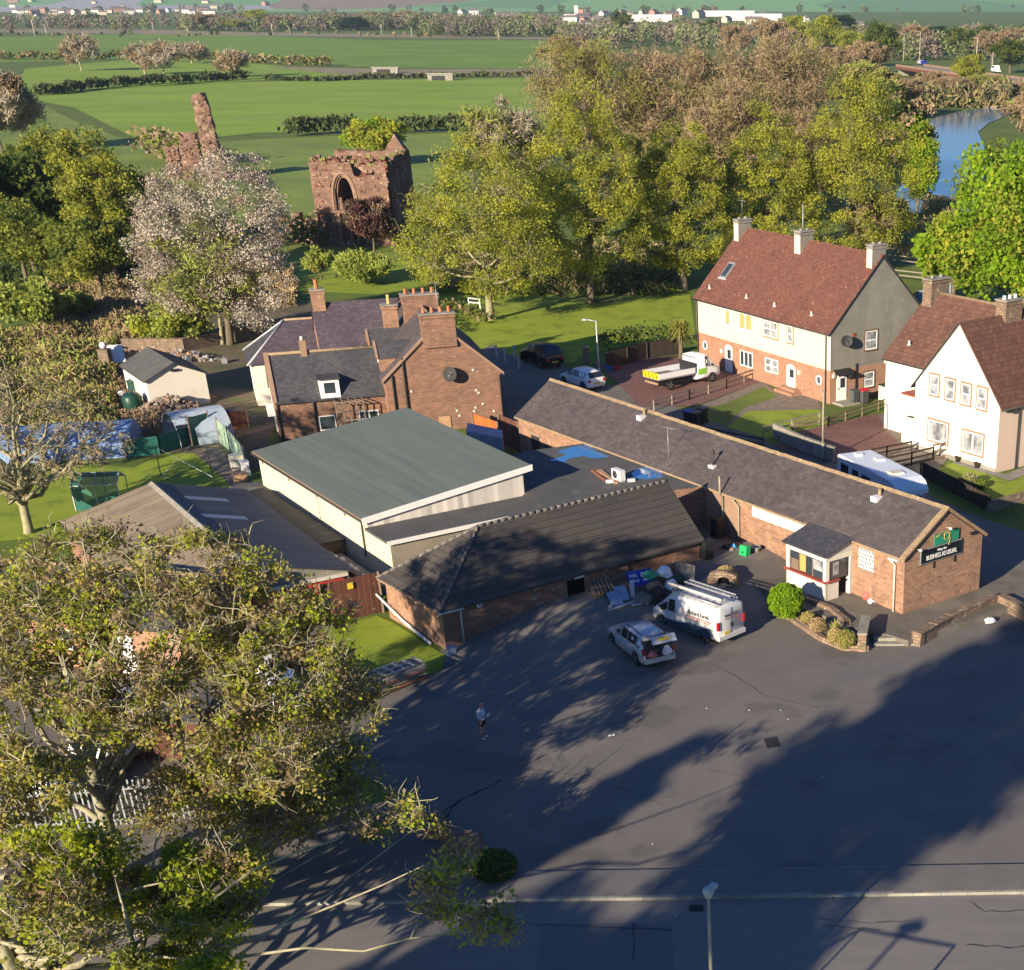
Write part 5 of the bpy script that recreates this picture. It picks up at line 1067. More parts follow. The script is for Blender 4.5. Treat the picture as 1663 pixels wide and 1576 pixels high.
T('budding_tree', 985, 330, 44, 215, 'big brown budding tree at the left end of the wood', 32, gB, leaves=('twig_olive','twig_brown','leaf_lime2'), lw=(3,3,1), aspect=2.6, cs=.17, nclump=180, twigs=2, ncard=200, shell=.7)
T('budding_tree', 1105, 325, 42, 190, 'big brown budding tree second from the left in the wood', 33, gB, **{**BR, 'nclump':150})
T('budding_tree', 1245, 330, 38, 210, 'reddish brown budding tree with a broad domed top', 34, gB, **{**BR, 'nclump':170})
T('budding_tree', 1175, 380, 110, 170, 'bare brown tree filling the gap between two limes', 35, gB, **{**BR, 'nclump':120})
T('budding_tree', 1050, 400, 200, 110, 'dull green budding tree low between two limes', 36, gB, **{**BR, 'leaves':('twig_olive','leaf_olive'), 'lw':(1,1), 'nclump':90})
T('budding_tree', 1318, 400, 150, 120, 'dark twiggy tree between the last two limes', 37, gB, **{**BR, 'nclump':90})
T('dark_river_tree', 1452, 330, 118, 120, 'dark shaded tree leaning over the river bank', 38, leaves=('leaf_dark','twig_brown','leaf_olive'), lw=(3,2,1), nclump=110, cs=.5)
T('young_maple', 1490, 335, 190, 46, 'small bright green tree against the dark river tree', 39, leaves=('leaf_bright','leaf_lime'), nclump=70, cs=.3, shape='o', spread=1.5, shell=.2)
T('bare_tree', 1432, 440, 300, 110, 'low twiggy tree by the water behind the red tiled house', 40, **{**BR, 'nclump':60})
T('bright_maple', 1655, 600, 182, 260, 'big bright green maple at the right edge in full new leaf', 41, leaves=('leaf_bright','leaf_lime','leaf_olive'), lw=(6,2,1), nclump=230, ncard=150, cs=.3, tr=.4)
T('bright_maple', 1545, 525, 325, 130, 'lower bright green maple left of the big one', 42, leaves=('leaf_bright','leaf_lime'), lw=(5,2), nclump=110, ncard=80, cs=.42)
# left-hand wood
T('dense_tree', 60, 450, 232, 170, 'dark green dense tree at the left of the wood', 43, leaves=('leaf_dark','leaf_olive'), lw=(3,1), nclump=130, cs=.5)
T('dense_tree', 118, 420, 182, 130, 'yellow green tree behind the dark one on the left', 44, leaves=('leaf_lime2','leaf_olive'), lw=(2,2), nclump=100)
T('dense_tree', 190, 470, 178, 140, 'tall golden green tree left of the blossom', 45, leaves=('leaf_lime2','leaf_lime','leaf_olive'), lw=(3,2,2), nclump=140, twigs=1)
T('dense_tree', 235, 460, 235, 85, 'narrow dark tree tucked against the blossom', 46, leaves=('leaf_dark','leaf_olive'), lw=(3,2), nclump=80)
T('dense_tree', 50, 480, 305, 150, 'rounded green tree low in front of the dark one', 47, leaves=('leaf_olive','leaf_lime2','leaf_dark'), lw=(3,2,1), nclump=120)
T('dense_tree', 165, 500, 330, 130, 'low olive tree at the edge of the rough ground', 48, **OL, nclump=90)
T('dense_tree', -30, 470, 200, 140, 'olive tree cut by the left edge of the wood', 49, **OL, nclump=90)
T('bare_tree', 5, 250, 100, 120, 'pale leafless tree at the far left edge', 50, leaves=('twig_grey','twig_buff'), lw=(2,2), aspect=4, cs=.35, nclump=90, twigs=2)
# blossom
g, H, r = dims(375, 560, 212, 240)
make_tree('blossom_tree', 'big pale pink blossoming cherry left of the ruined abbey', g.x, g.y, H, [(-r*.35,0,H*.48,r*.55,r*.6,H*.36),(r*.3,r*.1,H*.6,r*.6,r*.6,H*.33),(-r*.6,-.5,H*.38,r*.4,r*.4,H*.25),(r*.35,0,H*.3,r*.5,r*.5,H*.2)],
          300, 180, .14, r*.17, ('blossom','blossom_w','twig_brown','twig_grey','leaf_olive'), (6,4,1.5,2,.7), 'bark', .3, 12, 51, twigs=3)
g, H, r = dims(362, 560, 345, 200)
make_tree('willow_tree', 'thin willow in pale new leaf with a split pale trunk in front of the blossom', g.x, g.y, H, [(-r*.35,0,H*.55,r*.6,r*.7,H*.33),(r*.2,0,H*.6,r*.5,r*.6,H*.36),(-r*.5,0,H*.3,r*.4,r*.5,H*.2)],
          130, 60, .16, r*.22, ('willow','leaf_lime2'), (4,1), 'bark_pale', .16, 10, 52, aspect=2.5, twigs=3)
T('shrub', 60, 545, 452, 120, 'round olive shrub on the rough ground at the left', 53, cat='shrub', leaves=('willow','leaf_olive'), lw=(3,2), nclump=60, cs=.3, tr=.1)
T('shrub', 130, 520, 470, 60, 'small green shrub beside the rough track', 54, cat='shrub', leaves=('willow','leaf_lime2'), lw=(2,2), nclump=40, cs=.28, tr=.08)
T('shrub', 595, 462, 412, 95, 'upright pale green shrub on the lawn behind the sandstone house', 55, cat='shrub', leaves=('willow',), nclump=60, cs=.22, aspect=4, twigs=2, tr=.08)
T('shrub', 522, 455, 398, 42, 'slim shrub beside the far chimney', 56, cat='shrub', leaves=('willow','twig_olive'), nclump=30, cs=.22, aspect=3, tr=.06)
T('purple_tree', 608, 412, 318, 84, 'small purple twiggy tree in front of the ruined wall', 57, leaves=('purpleleaf','twig_brown'), lw=(3,1), nclump=70, cs=.22, aspect=3, twigs=2, tr=.12)
T('round_tree', 614, 268, 186, 100, 'round fresh green tree just behind the ruin', 58, leaves=('leaf_lime','leaf_bright'), lw=(3,1), nclump=90, cs=.5)
T('shrub', 290, 560, 500, 120, 'bright shrubs under the willow by the white shed', 59, cat='shrub', leaves=('leaf_lime','willow'), lw=(1,2), nclump=60, cs=.28, tr=.06)
for i, (px, py, ty, wd, lab) in enumerate(((133,116,54,54,'leafless tree standing alone in the pasture'), (236,122,66,46,'leafless tree left of the pair in the pasture'), (268,126,66,58,'leafless tree right of the pair in the pasture'), (312,104,70,44,'leafless tree farther back in the pasture'), (380,126,80,46,'small leafless tree by the pasture ditch'))):
    T('field_tree', px, py, ty, wd, lab, 60+i, 'leafless trees in the pasture', leaves=('twig_grey','twig_buff'), aspect=5, cs=.5, nclump=50, ncard=50, twigs=2, tr=.3, bark='bark_grey')
# pollarded trees on the left
for i, (px, py, ty, wd, lab) in enumerate(((48,866,560,330,'leafless tree with pale knobbly branches beside the corrugated shed'), (-80,800,560,260,'leafless tree with pale branches cut by the left edge'))):
    g, H, r = dims(px, py, ty, wd)
    make_tree('bare_tree', lab, g.x, g.y, H, [(0,0,H*.55,r*.8,r*.8,H*.32),(r*.55,0,H*.5,r*.5,r*.6,H*.22),(-r*.5,0,H*.6,r*.5,r*.6,H*.25),(0,0,H*.78,r*.5,r*.5,H*.2)], 230, 10, .11, .55, ('twig_buff','twig_olive','twig_brown'), (3,1,2), 'bark_pale', .24, 22, 70+i, 'bare garden trees on the left', trunk_top=.5, limb_from=(.15,.3), twigs=9, aspect=2.2, jit=.03, limb_r=.55)
# the big sycamores breaking leaf in front
LV = ('leaf_bud','leaf_sick','leaf_fresh','leaf_olive')
def big(px, py, H, lobes, n, seed, lab, lw=(5,5,3,1), tr=.24, nc=76, bk='bark_grey', nl=24, **k):
    g = G(px, py); K = dict(trunk_top=.72, limb_from=(.12,.45), twigs=4, limb_r=.5, shell=.55, jit=.022); K.update(k)
    return make_tree('sycamore', lab, g.x, g.y, H, lobes, n, nc, .118, .6, LV, lw, bk, tr, nl, seed, 'sycamores breaking leaf in front', **K)
def lob(px, py, z, rx, rz, base, dz=0):                # crown lobe whose centre is seen at a pixel, at height z
    z += dz; g = G(px, py, z); return (g.x-base.x, g.y-base.y, z, rx, rx, rz)
b1 = G(195, 1420); b2 = G(345, 1400); b3 = G(250, 1700)
big(195, 1420, 11.3, [lob(*q, b1, -1.3) for q in ((150,930,10.5,2.6,1.5),(320,930,10.6,2.4,1.3),(60,1010,9.2,2.6,1.6),(250,1020,9.0,3.0,1.9),(80,1180,7.6,2.6,1.4),(-40,1080,8.5,2.5,1.6),(420,960,10,1.7,1.1),(30,960,9.6,1.8,1.2))], 420, 81, 'tall sycamore with dark upright stems, left of the pair')
big(345, 1400, 10.4, [lob(*q, b2, -1.2) for q in ((400,1010,9.2,2.3,1.4),(470,1110,7.8,2.4,1.4),(330,1150,7.6,2.2,1.3),(540,1120,7.0,1.7,1.0),(430,1230,6.3,2.2,1.1),(500,1000,9.0,1.6,1.0),(200,1130,8,1.8,1.2),(560,1180,6.2,1.2,.7))], 330, 82, 'sycamore with a forked stem, right of the pair', tr=.2)
big(250, 1700, 8, [lob(*q, b3) for q in ((550,1285,1.9,1.5,.7),(640,1320,5.6,1.0,.5),(440,1330,2.6,1.9,.9),(720,1450,5.2,.9,.6),(790,1490,5.0,.9,.4),(300,1300,3.4,1.8,.9),(740,1400,5.4,.6,.5),(520,1230,2.7,1.6,.8),(610,1325,1.7,1.2,.6),(480,1290,2.7,1.6,.8),(380,1260,3,1.6,.9),(680,1345,2.2,.9,.45))] , 270, 83, 'low branches of a nearer sycamore reaching over the pavement', lw=(5,5,3,1), tr=.13, twigs=4, nc=66, limb_r=.42, bk='bark_grey', nl=14, jit=.018)
big(60, 1650, 7.5, [lob(*q, G(60,1650)) for q in ((330,1440,3.6,1.9,1.1),(210,1430,3.8,1.6,1.0),(300,1540,3.4,1.6,.9),(100,1400,5,1.4,.9))], 120, 84, 'sycamore with fresh yellow green leaves at the bottom of the picture', lw=(1,2,8,2), tr=.26, nc=230)
big(-60, 1600, 10.6, [lob(*q, G(-60,1600)) for q in ((20,1450,5,2.0,1.0),(-60,1300,5.5,2,1.2),(60,1530,4.6,1.8,.8),(20,1290,5.6,1.8,1.0))], 130, 85, 'sycamore at the bottom left corner', lw=(3,5,2,2), tr=.28)
# trees outside the frame whose shadows cross the yard
def caster(x, y, zc, rx, rz, seed, n=100, lab=''):
    L = zc/tan(SEL); x -= cos(SAZ)*L; y -= sin(SAZ)*L      # (x, y) is where the middle of the crown throws its shade
    lb = [(0,0,zc,rx*.8,rx*.8,rz)]+[(cos(k*1.25)*rx*.55, sin(k*1.25)*rx*.55, zc+rz*.35*sin(k*2.3), rx*.5, rx*.5, rz*.5) for k in range(5)]
    return make_tree('sycamore', lab, x, y, zc+rz, lb, n, 60, .38, rx*.26, LV, (3,3,2,2), 'bark_grey', .35, 10, seed, 'sycamores outside the picture by the road', trunk_top=.85, limb_from=(.6,.8))
# ================================================================== ABBEY RUIN
ra_ = G(540, 400); RB = Bld('abbey_ruin', 'roofless red sandstone abbey ruin with a pointed window arch', 'ruin', (ra_.x, ra_.y, 0), -4)
def jag(x0, x1, z, amp, n, rg):
    return [(x0+(x1-x0)*i/n, z(i/n)+rg.uniform(-amp, amp)) for i in range(n+1)]
rg = random.Random(5)
def arch(xc, w, z0, zs, zt, n=8):                      # pointed arch outline from left foot over the point to right foot
    L_ = [(xc-w/2, z0)]
    for i in range(n+1): t = i/n; L_.append((xc-w/2*(1-t**1.6) if 0 else xc-w/2*cos(t*pi/2)**.9, zs+(zt-zs)*sin(t*pi/2)**1.15))
    for i in range(n-1, -1, -1): t = i/n; L_.append((xc+w/2*cos(t*pi/2)**.9, zs+(zt-zs)*sin(t*pi/2)**1.15))
    L_.append((xc+w/2, z0)); return L_
def wallslab(b, outline, y0, th, m):                   # outline in x,z facing -y, extruded back
    n = len(outline); ar = sum(outline[i][0]*outline[(i+1)%n][1]-outline[(i+1)%n][0]*outline[i][1] for i in range(n))
    if ar < 0: outline = outline[::-1]
    bm_ = bmesh.new(); vs = [bm_.verts.new((p[0], y0, p[1])) for p in outline]; f = bm_.faces.new(vs); bmesh.ops.triangulate(bm_, faces=[f])
    for f in bm_.faces: b.face([v.co.copy() for v in f.verts], m); b.face([v.co+Vector((0,th,0)) for v in reversed(f.verts[:])], m)
    bm_.free()
    for i in range(n): a, c = outline[i], outline[(i+1)%n]; b.face([(c[0],y0,c[1]),(a[0],y0,a[1]),(a[0],y0+th,a[1]),(c[0],y0+th,c[1])], m)
X0, _ = RB.front(519, 390); X1, _ = RB.front(640, 390); Ht = RB.front(525, 262)[1]; xa, za = RB.front(555, 284); _, zb_ = RB.front(555, 345)
aw = 2.6
b = MB(); A_ = arch(xa, aw, zb_, zb_+ (za-zb_)*.35, za)
top = jag(X0, X1, lambda t: Ht-.2+.3*t-(1.6 if .55 < t < .85 else 0), .18, 26, rg)
left = [(X0, -.3), (xa-aw/2, -.3)]+A_[:len(A_)//2+1]+[(xa, Ht-.1)]+[p for p in reversed(top) if p[0] < xa]
right = [(xa+aw/2, -.3), (X1, -.3)]+[p for p in reversed(top) if p[0] >= xa]+[(xa, Ht-.1)]+A_[len(A_)//2:]
wallslab(b, left, 0, 1.3, 'ruin'); wallslab(b, right, 0, 1.3, 'ruin'); fwb = b
b = MB()
for k, rr in enumerate((.0, .22, .44)):                # moulded arch rings stepping back
    o1 = arch(xa, aw+.5-rr*2, zb_, zb_+(za-zb_)*.35, za+.3-rr); o2 = arch(xa, aw+.2-rr*2, zb_, zb_+(za-zb_)*.35, za+.1-rr); yy = -.12+k*.22
    for i in range(len(o1)-1): b.face([(o2[i][0],yy,o2[i][1]),(o2[i+1][0],yy,o2[i+1][1]),(o1[i+1][0],yy,o1[i+1][1]),(o1[i][0],yy,o1[i][1])][::-1], 'sand_trim'); b.face([(o2[i][0],yy,o2[i][1]),(o2[i+1][0],yy,o2[i+1][1]),(o2[i+1][0],yy+.25,o2[i+1][1]),(o2[i][0],yy+.25,o2[i][1])], 'ruin_in')
b.box(xa-.9, xa-.55, .4, .8, zb_, zb_+1.6, 'ruin'); b.build('window_arch', RB.root)
b = MB(); b.box(xa-aw/2, xa+aw/2, .1, 1.2, -.3, zb_, 'ruin_in')
for xx in (X0+.2, xa-.95, xa+.35, xa+1.15): b.tube([(xx,-.25,0),(xx,-.25,zb_+.05)], .2, 'sand_trim', 8); b.box(xx-.3, xx+.3, -.5, 0, -.1, .5, 'ruin')
b.box(X0-.1, xa+1.5, -.5, .1, zb_-.05, zb_+.25, 'ruin'); b.box(X0, xa+1.3, -.2, .1, .0, .7, 'ruin'); b.build('shafted_piers', RB.root)
b = MB(); wallslab(b, [(xa+1.9,zb_-2.3),(xa+3.0,zb_-2.3)]+[(xa+3.0-.12*i, zb_+ .6+.9*sin(i*pi/9)) for i in range(10)], -.06, .1, 'blackhole'); b.build('broken_recess', RB.root)
b = MB(); sh = RB.loc(G(682, 398)); Yb = 9.0                # side wall running back in shade, back wall with gable stub
S0, S1 = X1-.9, X1; top2 = [(t*Yb, Ht+.6-rg.uniform(0,.5)-(1.2 if .2 < t < .35 else 0)) for t in [i/16 for i in range(17)]]
b.face([(X1,0,-.3),(X1,Yb,-.3)]+[(X1,p[0],p[1]) for p in reversed(top2)], 'ruin'); b.face([(S0,Yb,-.3),(S0,0,-.3)]+[(S0,p[0],p[1]) for p in top2], 'ruin')
for i in range(16): p, q = top2[i], top2[i+1]; b.face([(S0,p[0],p[1]),(X1,p[0],p[1]),(X1,q[0],q[1]),(S0,q[0],q[1])], 'moss')
b.box(X1, X1+.12, 3.9, 4.15, 5.5, 8.2, 'reed'); b.build('side_wall', RB.root)
b = MB(); gb = [(X0,-.3),(X1,-.3)]+[(X1-(X1-X0)*i/20, Ht+.3+rg.uniform(-.2,.25)+(2.0*max(0,1-abs(i-3)/3.2))) for i in range(21)]
wallslab(b, gb, Yb, 1.1, 'ruin'); b.build('back_wall', RB.root)
b = MB(); wallslab(b, [(X0,-.3),(X0,Ht-.4)]+[(X0+.001*i, Ht-.4-.01*i) for i in range(1)]+[(X0+.9,Ht-.3),(X0+.9,-.3)], 1.3, Yb-1.3, 'ruin'); b.build('side_wall', RB.root)
b = MB(); b.prism([(X0+.9,1.3),(S0,1.3),(S0,Yb),(X0+.9,Yb)], -.2, .02, 'grass'); b.build('nave_floor', RB.root)
b = MB(); xk = RB.loc(G(440, 392))[0]
for i in range(9):                                     # low walls left of the arch
    x_ = X0-1.0-i*.95; h_ = rg.uniform(1.2, 3.0)*(1.3-i*.06); b.box(x_-.97, x_, 2.2+rg.uniform(-.15,.15), 3.4, -.2, h_, 'ruin')
b.build('low_wall', RB.root)
b = fwb; rg = random.Random(15)
for k in range(520):                                   # proud and broken stones all over the faces and along the broken tops
    x_ = rg.uniform(X0, X1); z_ = rg.uniform(0, Ht); s_ = rg.uniform(.15,.5)
    if k % 3 == 0: z_ = Ht+rg.uniform(-.5,.35)
    if abs(x_-xa) < aw/2+.3 and z_ < za+.4: continue
    y_ = rg.uniform(0,1.1) if k % 3 == 0 else 0
    if k % 7 == 0: b.box(X1-.02, X1+rg.uniform(.05,.2), rg.uniform(0,Yb)-s_, rg.uniform(0,Yb)*0+rg.uniform(0,Yb), z_, z_+s_*.6, 'ruin') if 0 else b.box(X1-.1, X1+rg.uniform(.05,.16), (y0_ := rg.uniform(0,Yb)), y0_+s_, z_, z_+s_*.6, 'ruin')
    else: b.box(x_, x_+s_, y_-rg.uniform(.04,.16), y_+.3, z_, z_+s_*.6, rg.choice(['ruin','ruin','ruin_in','moss' if z_ > Ht-.6 else 'sand_trim']))
b.build('front_wall', RB.root)
def stack(name, lab, px, pyb, pyt, wpx, dep, seed, tilt=0):
    g, H_, r = dims(px, pyb, pyt, wpx); rg = random.Random(seed); t = thing(name, lab, 'ruin', (g.x, g.y, 0), .15); b = MB(); N_ = 20; rings = []
    for i in range(N_+1):
        f = i/N_; z = H_*f; w_ = r*(1.15-.25*f); c = tilt*f; rings.append([(c+w_*sx+rg.uniform(-.17,.17), dep*sy*(1-.2*f)+rg.uniform(-.17,.17), z+rg.uniform(-.1,.1)+(rg.uniform(-.8,1.1) if i == N_ else 0)) for sx, sy in ((-1,-1),(-.3,-1.1),(.4,-1),(1,-.9),(1,.9),(.3,1),(-.4,1.05),(-1,.9))])
    vs = [p for r_ in rings for p in r_]; fs = [(i*8+k, i*8+(k+1)%8, i*8+8+(k+1)%8, i*8+8+k) for i in range(N_) for k in range(8)]; fs.append(tuple(range(N_*8, N_*8+8)))
    b.fan(vs, fs, 'ruin')
    for k in range(90):
        f = rg.random(); w_ = r*(1.15-.25*f); s_ = rg.uniform(.12,.4); x_ = tilt*f+rg.uniform(-w_, w_*.9); b.box(x_, x_+s_, -dep*(1-.2*f)-rg.uniform(.1,.3), 0, H_*f, H_*f+s_*.7, rg.choice(['ruin','ruin','sand_trim']))
    o = b.build('wall', t); return t
stack('ruined_tower', 'tall leaning finger of ruined red masonry above the blossom', 356, 292, 158, 22, .9, 3, -.9)
stack('ruined_wall', 'jagged stub of ruined wall left of the tall masonry finger', 318, 292, 226, 26, .9, 4)
stack('ruined_wall', 'low broken block of masonry farthest left of the ruins', 288, 290, 240, 18, .9, 6)
# ================================================================== HEDGES, FAR TOWN, BRIDGE
def hedge(pxs, h, wd, lab, group, leaves=('hedge',), cs=.9, dens=10, nm='hedge', cat='hedge', seed=1):
    rng = np.random.default_rng(seed); P = []; pts = [G(*p) for p in pxs]; 
    for i in range(len(pts)-1):
        L_ = (pts[i+1]-pts[i]).length; n = int(L_*dens*h*wd/ (cs*cs*2.2)); t = rng.random(n)[:, None]
        a = np.array(pts[i]); c = np.array(pts[i+1]); q = a+(c-a)*t; q += rng.normal(size=(n,3))*np.array([wd*.3,wd*.3,0]); q[:, 2] = rng.uniform(.1, 1, n)**.7*h*(1+.18*np.sin(t[:,0]*L_/3)+rng.normal(size=n)*.06); P.append(q)
    P = np.concatenate(P); o = np.array(pts[0]); r = thing(nm, lab, cat, tuple(o), 0, group)
    V = cards(rng, P-o, cs); npmesh('foliage', V, rng.integers(0, len(leaves), len(P)), leaves, r); return r
hp = [(62,156,105,152),(108,151,135,147),(142,146,178,143),(183,142,228,139),(234,138,268,136),(276,137,316,135),(324,134,370,131),(374,131,400,129)]
for i, q in enumerate(hp): hedge([(q[0],q[1]),(q[2],q[3])], 2.6, 3, 'clipped dark hedge block, %s in the line across the pasture' % ('leftmost','second from the left','third from the left','fourth from the left','fourth from the right','third from the right','second from the right','rightmost')[i], None, seed=100+i, cs=1.1, dens=9)
hedge([(470,222),(520,218),(575,218)], 3, 3, 'dark hedge left of the round green tree', None, seed=110, dens=8, cs=.8); hedge([(650,216),(700,214),(765,213)], 2.8, 3, 'dark hedge running behind the limes to the right of the round tree', None, seed=111, dens=8, cs=.8)
hedge([(430,130),(520,133),(600,128),(905,123)], 1.4, 3, 'low dark bank and hedge along the old railway line', None, seed=112, cs=1.4, dens=7)
hedge([(-20,97),(120,98),(300,94),(430,104),(540,108)], 3.2, 4, 'broken far hedge with scattered bushes behind the pasture trees', None, seed=113, cs=1.6, dens=3.5, leaves=('hedge','leaf_olive','twig_buff'))
hedge([(740,545),(700,520),(735,505),(790,528)], .9, 1.5, 'rough low growth at the foot of the nearest lime', None, seed=114, cs=.3, dens=5, leaves=('leaf_olive','hedge','twig_brown'))
hedge([(245,250),(290,262),(330,268)], 4, 6, 'thicket at the foot of the ruins', None, seed=115, cs=.8, dens=3, leaves=('twig_brown','leaf_olive'))
hedge([(470,400),(500,405),(525,398)], 3, 4, 'shady scrub between the blossom and the abbey arch', None, seed=116, cs=.5, dens=3, leaves=('hedge','twig_brown','leaf_dark'))
def brush(px0, py0, px1, py1, n, h, lab, leaves, cs, seed, nm='undergrowth', asp=3.0):
    rng = np.random.default_rng(seed); a = rng.uniform(px0, px1, n); b_ = rng.uniform(py0, py1, n); P = np.array([tuple(G(x, y)) for x, y in zip(a, b_)])
    f = np.sin(P[:,0]*.7)*np.cos(P[:,1]*.45+P[:,0]*.2); P[:, 2] = rng.uniform(0, 1, n)*h*(.65+.5*f); V = cards(rng, P, cs, asp, rng.normal(size=(n,3))+np.array([0,0,.5])); o = npmesh(nm, V, rng.integers(0, len(leaves), n), leaves); return tag(o, lab, 'undergrowth', kind='stuff')
brush(60, 470, 300, 560, 22000, 1.3, 'tangled brown brambles on the rough ground', ('twig_brown','twig_buff','twig_olive'), .26, 120)
brush(-40, 540, 190, 700, 20000, 1.3, 'pale dry weeds and thicket at the left', ('twig_buff','willow','twig_olive'), .24, 121)
brush(380, 455, 480, 500, 4000, 1.3, 'dry pale grass beside the willow', ('twig_buff','bush_dry'), .25, 122)
brush(110, 620, 260, 720, 5000, .9, 'dead weeds on the rubble ground by the white shed', ('twig_brown','twig_buff'), .2, 123)
brush(-60, 400, 250, 470, 5000, 1.0, 'dark undergrowth below the left hand wood', ('leaf_dark','hedge'), .4, 124)
brush(700, 400, 1100, 480, 8000, 1.5, 'shady undergrowth below the limes', ('leaf_olive','leaf_dark','twig_brown'), .35, 125)
brush(1480, 160, 1640, 176, 5000, 5, 'bank side thicket under the road bridge', ('twig_brown','twig_olive','hedge'), 1.0, 126, asp=2.0)
brush(1500, 330, 1560, 400, 2500, 1.5, 'reeds at the water edge', ('twig_brown','leaf_olive'), .4, 127)
# river-bank and far trees on the right, one kind each then copied
far = []
protos = []
for i, (lv, lw_, asp) in enumerate(((('twig_buff','twig_brown'),(2,2),2.2), (('twig_olive','willow'),(2,2),2), (('leaf_lime','leaf_olive'),(3,1),1.0), (('leaf_olive','leaf_dark'),(2,2),1.0), (('leaf_pine','leaf_dark'),(3,1),1.0))):
    H_ = 13; t = make_tree('far_tree', 'x', 0, 0, H_, broad(H_, 6.0, i) if i < 4 else ovate(H_, 3.0), 80, 150, .34, 1.5, lv, lw_, 'bark', .3, 7, 130+i, None, aspect=asp); protos.append(t)
kn = ['buff leafless','olive twiggy','fresh green','dull green','dark conical evergreen']
fl = [(1290,90,15,62,2),(1335,100,12,60,2),(1395,200,92,120,1),(1340,190,100,90,0),(1460,190,120,80,0),(1545,168,122,60,0),(1600,160,118,60,1),(1690,262,130,120,0),(1665,215,150,60,1),(1520,160,112,50,0),(1572,150,78,56,2),(1640,120,60,70,3),
      (1430,120,30,60,3),(1480,92,35,56,0),(1385,110,40,60,2),(1260,110,25,60,0),(1200,100,35,50,0),(1560,96,42,50,3),(1610,105,45,60,0),(1450,215,150,60,3),(1650,90,40,50,0),(1010,62,14,40,3),(1405,140,60,70,0),(1350,140,70,60,0),(930,95,55,60,0),(905,120,70,60,1),(1365,60,22,50,4),(860,48,22,40,0),
      (1520,80,40,40,4),(1600,80,38,50,3),(1560,75,42,40,0),(1240,70,25,40,0),(1160,70,30,50,3),(420,44,10,46,2),(340,50,20,50,0),(455,50,24,50,0),(385,52,30,40,1),(145,38,22,34,3),(530,46,22,46,0),(600,44,16,44,0),(660,44,14,40,0),(720,46,22,44,0),(575,50,26,44,4),(690,50,24,40,3),(780,50,28,36,1),(830,52,30,36,0)]
first = {}
for i, (px, py, ty, wd, k) in enumerate(fl):
    g, H_, r = dims(px, py, ty, wd); p0 = protos[k]; where = 'near the bridge' if px > 1380 and py > 115 else ('beyond the limes' if px > 880 else 'along the plain edge')
    same = sorted([q for q in fl if q[4] == k and (('near the bridge' if q[0] > 1380 and q[1] > 115 else ('beyond the limes' if q[0] > 880 else 'along the plain edge')) == where)]); n_ = same.index((px, py, ty, wd, k)); ORD = ('leftmost','second','third','fourth','fifth','sixth','seventh','eighth','ninth','tenth','eleventh','twelfth')
    lab = '%s tree %s' % (kn[k], where)+('' if len(same) == 1 else (', rightmost of its kind' if n_ == len(same)-1 else (', leftmost of its kind' if n_ == 0 else ', %s of its kind from the left' % ORD[n_])))
    if k not in first: t = p0; first[k] = 1; t.location = g; t['label'] = lab
    else: t = dup(p0, g, R.uniform(0, 6), lab)
    s_ = H_/13; t.scale = (r/ (6.0 if k < 4 else 3.2), r/(6.0 if k < 4 else 3.2), s_); t['group'] = 'distant trees '+where
# far woods that read as one mass
def wood(pxs, n, h, lab, leaves, seed, cs=4.0, nm='far_wood'):
    rng = np.random.default_rng(seed); C = []
    for (x0, y0, x1, y1) in pxs:
        a = rng.uniform(x0, x1, n); b_ = rng.uniform(y0, y1, n); C += [tuple(G(x, y)) for x, y in zip(a, b_)]
    C = np.array(C); m = len(C); hh = h*rng.uniform(.6, 1.2, m); k = 130; cs *= .42; cc = np.repeat(np.arange(m), k); off = rng.normal(size=(m*k, 3)); off /= np.linalg.norm(off, axis=1)[:, None]; off *= (rng.uniform(.3, 1, m*k)**.5)[:, None]
    P = C[cc]+off*np.stack([hh*.45, hh*.45, hh*.45], 1)[cc]; P[:, 2] += hh[cc]*.5; V = cards(rng, P, cs); o = npmesh(nm, V, rng.integers(0, len(leaves), m)[cc], leaves); return tag(o, lab, 'wood', kind='stuff')
wood([(-150,33,330,50),(300,40,560,52)], 170, 11, 'brown leafless woodland along the edge of the town', ('farwood','farwood','farwood_g'), 140, 3.6)
wood([(520,40,700,50),(690,44,905,62)], 200, 13, 'grey brown belt of woodland in the middle distance', ('farwood','farwood','farwood_g','hedge'), 141, 3.2)
wood([(905,52,1300,80)], 160, 12, 'distant mixed wood behind the limes', ('farwood','farwood_g'), 142, 3.4); wood([(1280,62,1700,100)], 260, 11, 'wooded land beyond the road bridge', ('farwood','farwood_g','farwood','hedge'), 143, 2.8)
wood([(1330,146,1700,164)], 110, 5, 'scrubby trees around the bridge approach', ('twig_brown','twig_olive','farwood_g'), 144, 1.8); wood([(-150,12,1700,24)], 150, 14, 'trees scattered through the distant town', ('farwood','farwood_g','hedge'), 145, 6)
wood([(-150,5,700,9),(700,3,1700,8)], 60, 16, 'small dark woods on the far hillside', ('hedge','farwood'), 146, 9)
wood([(-60,54,900,61)], 60, 3, 'scrub along the drain at the far side of the fields', ('reed','farwood_g','hedge'), 147, 2.2) if 'reed' in MT else None
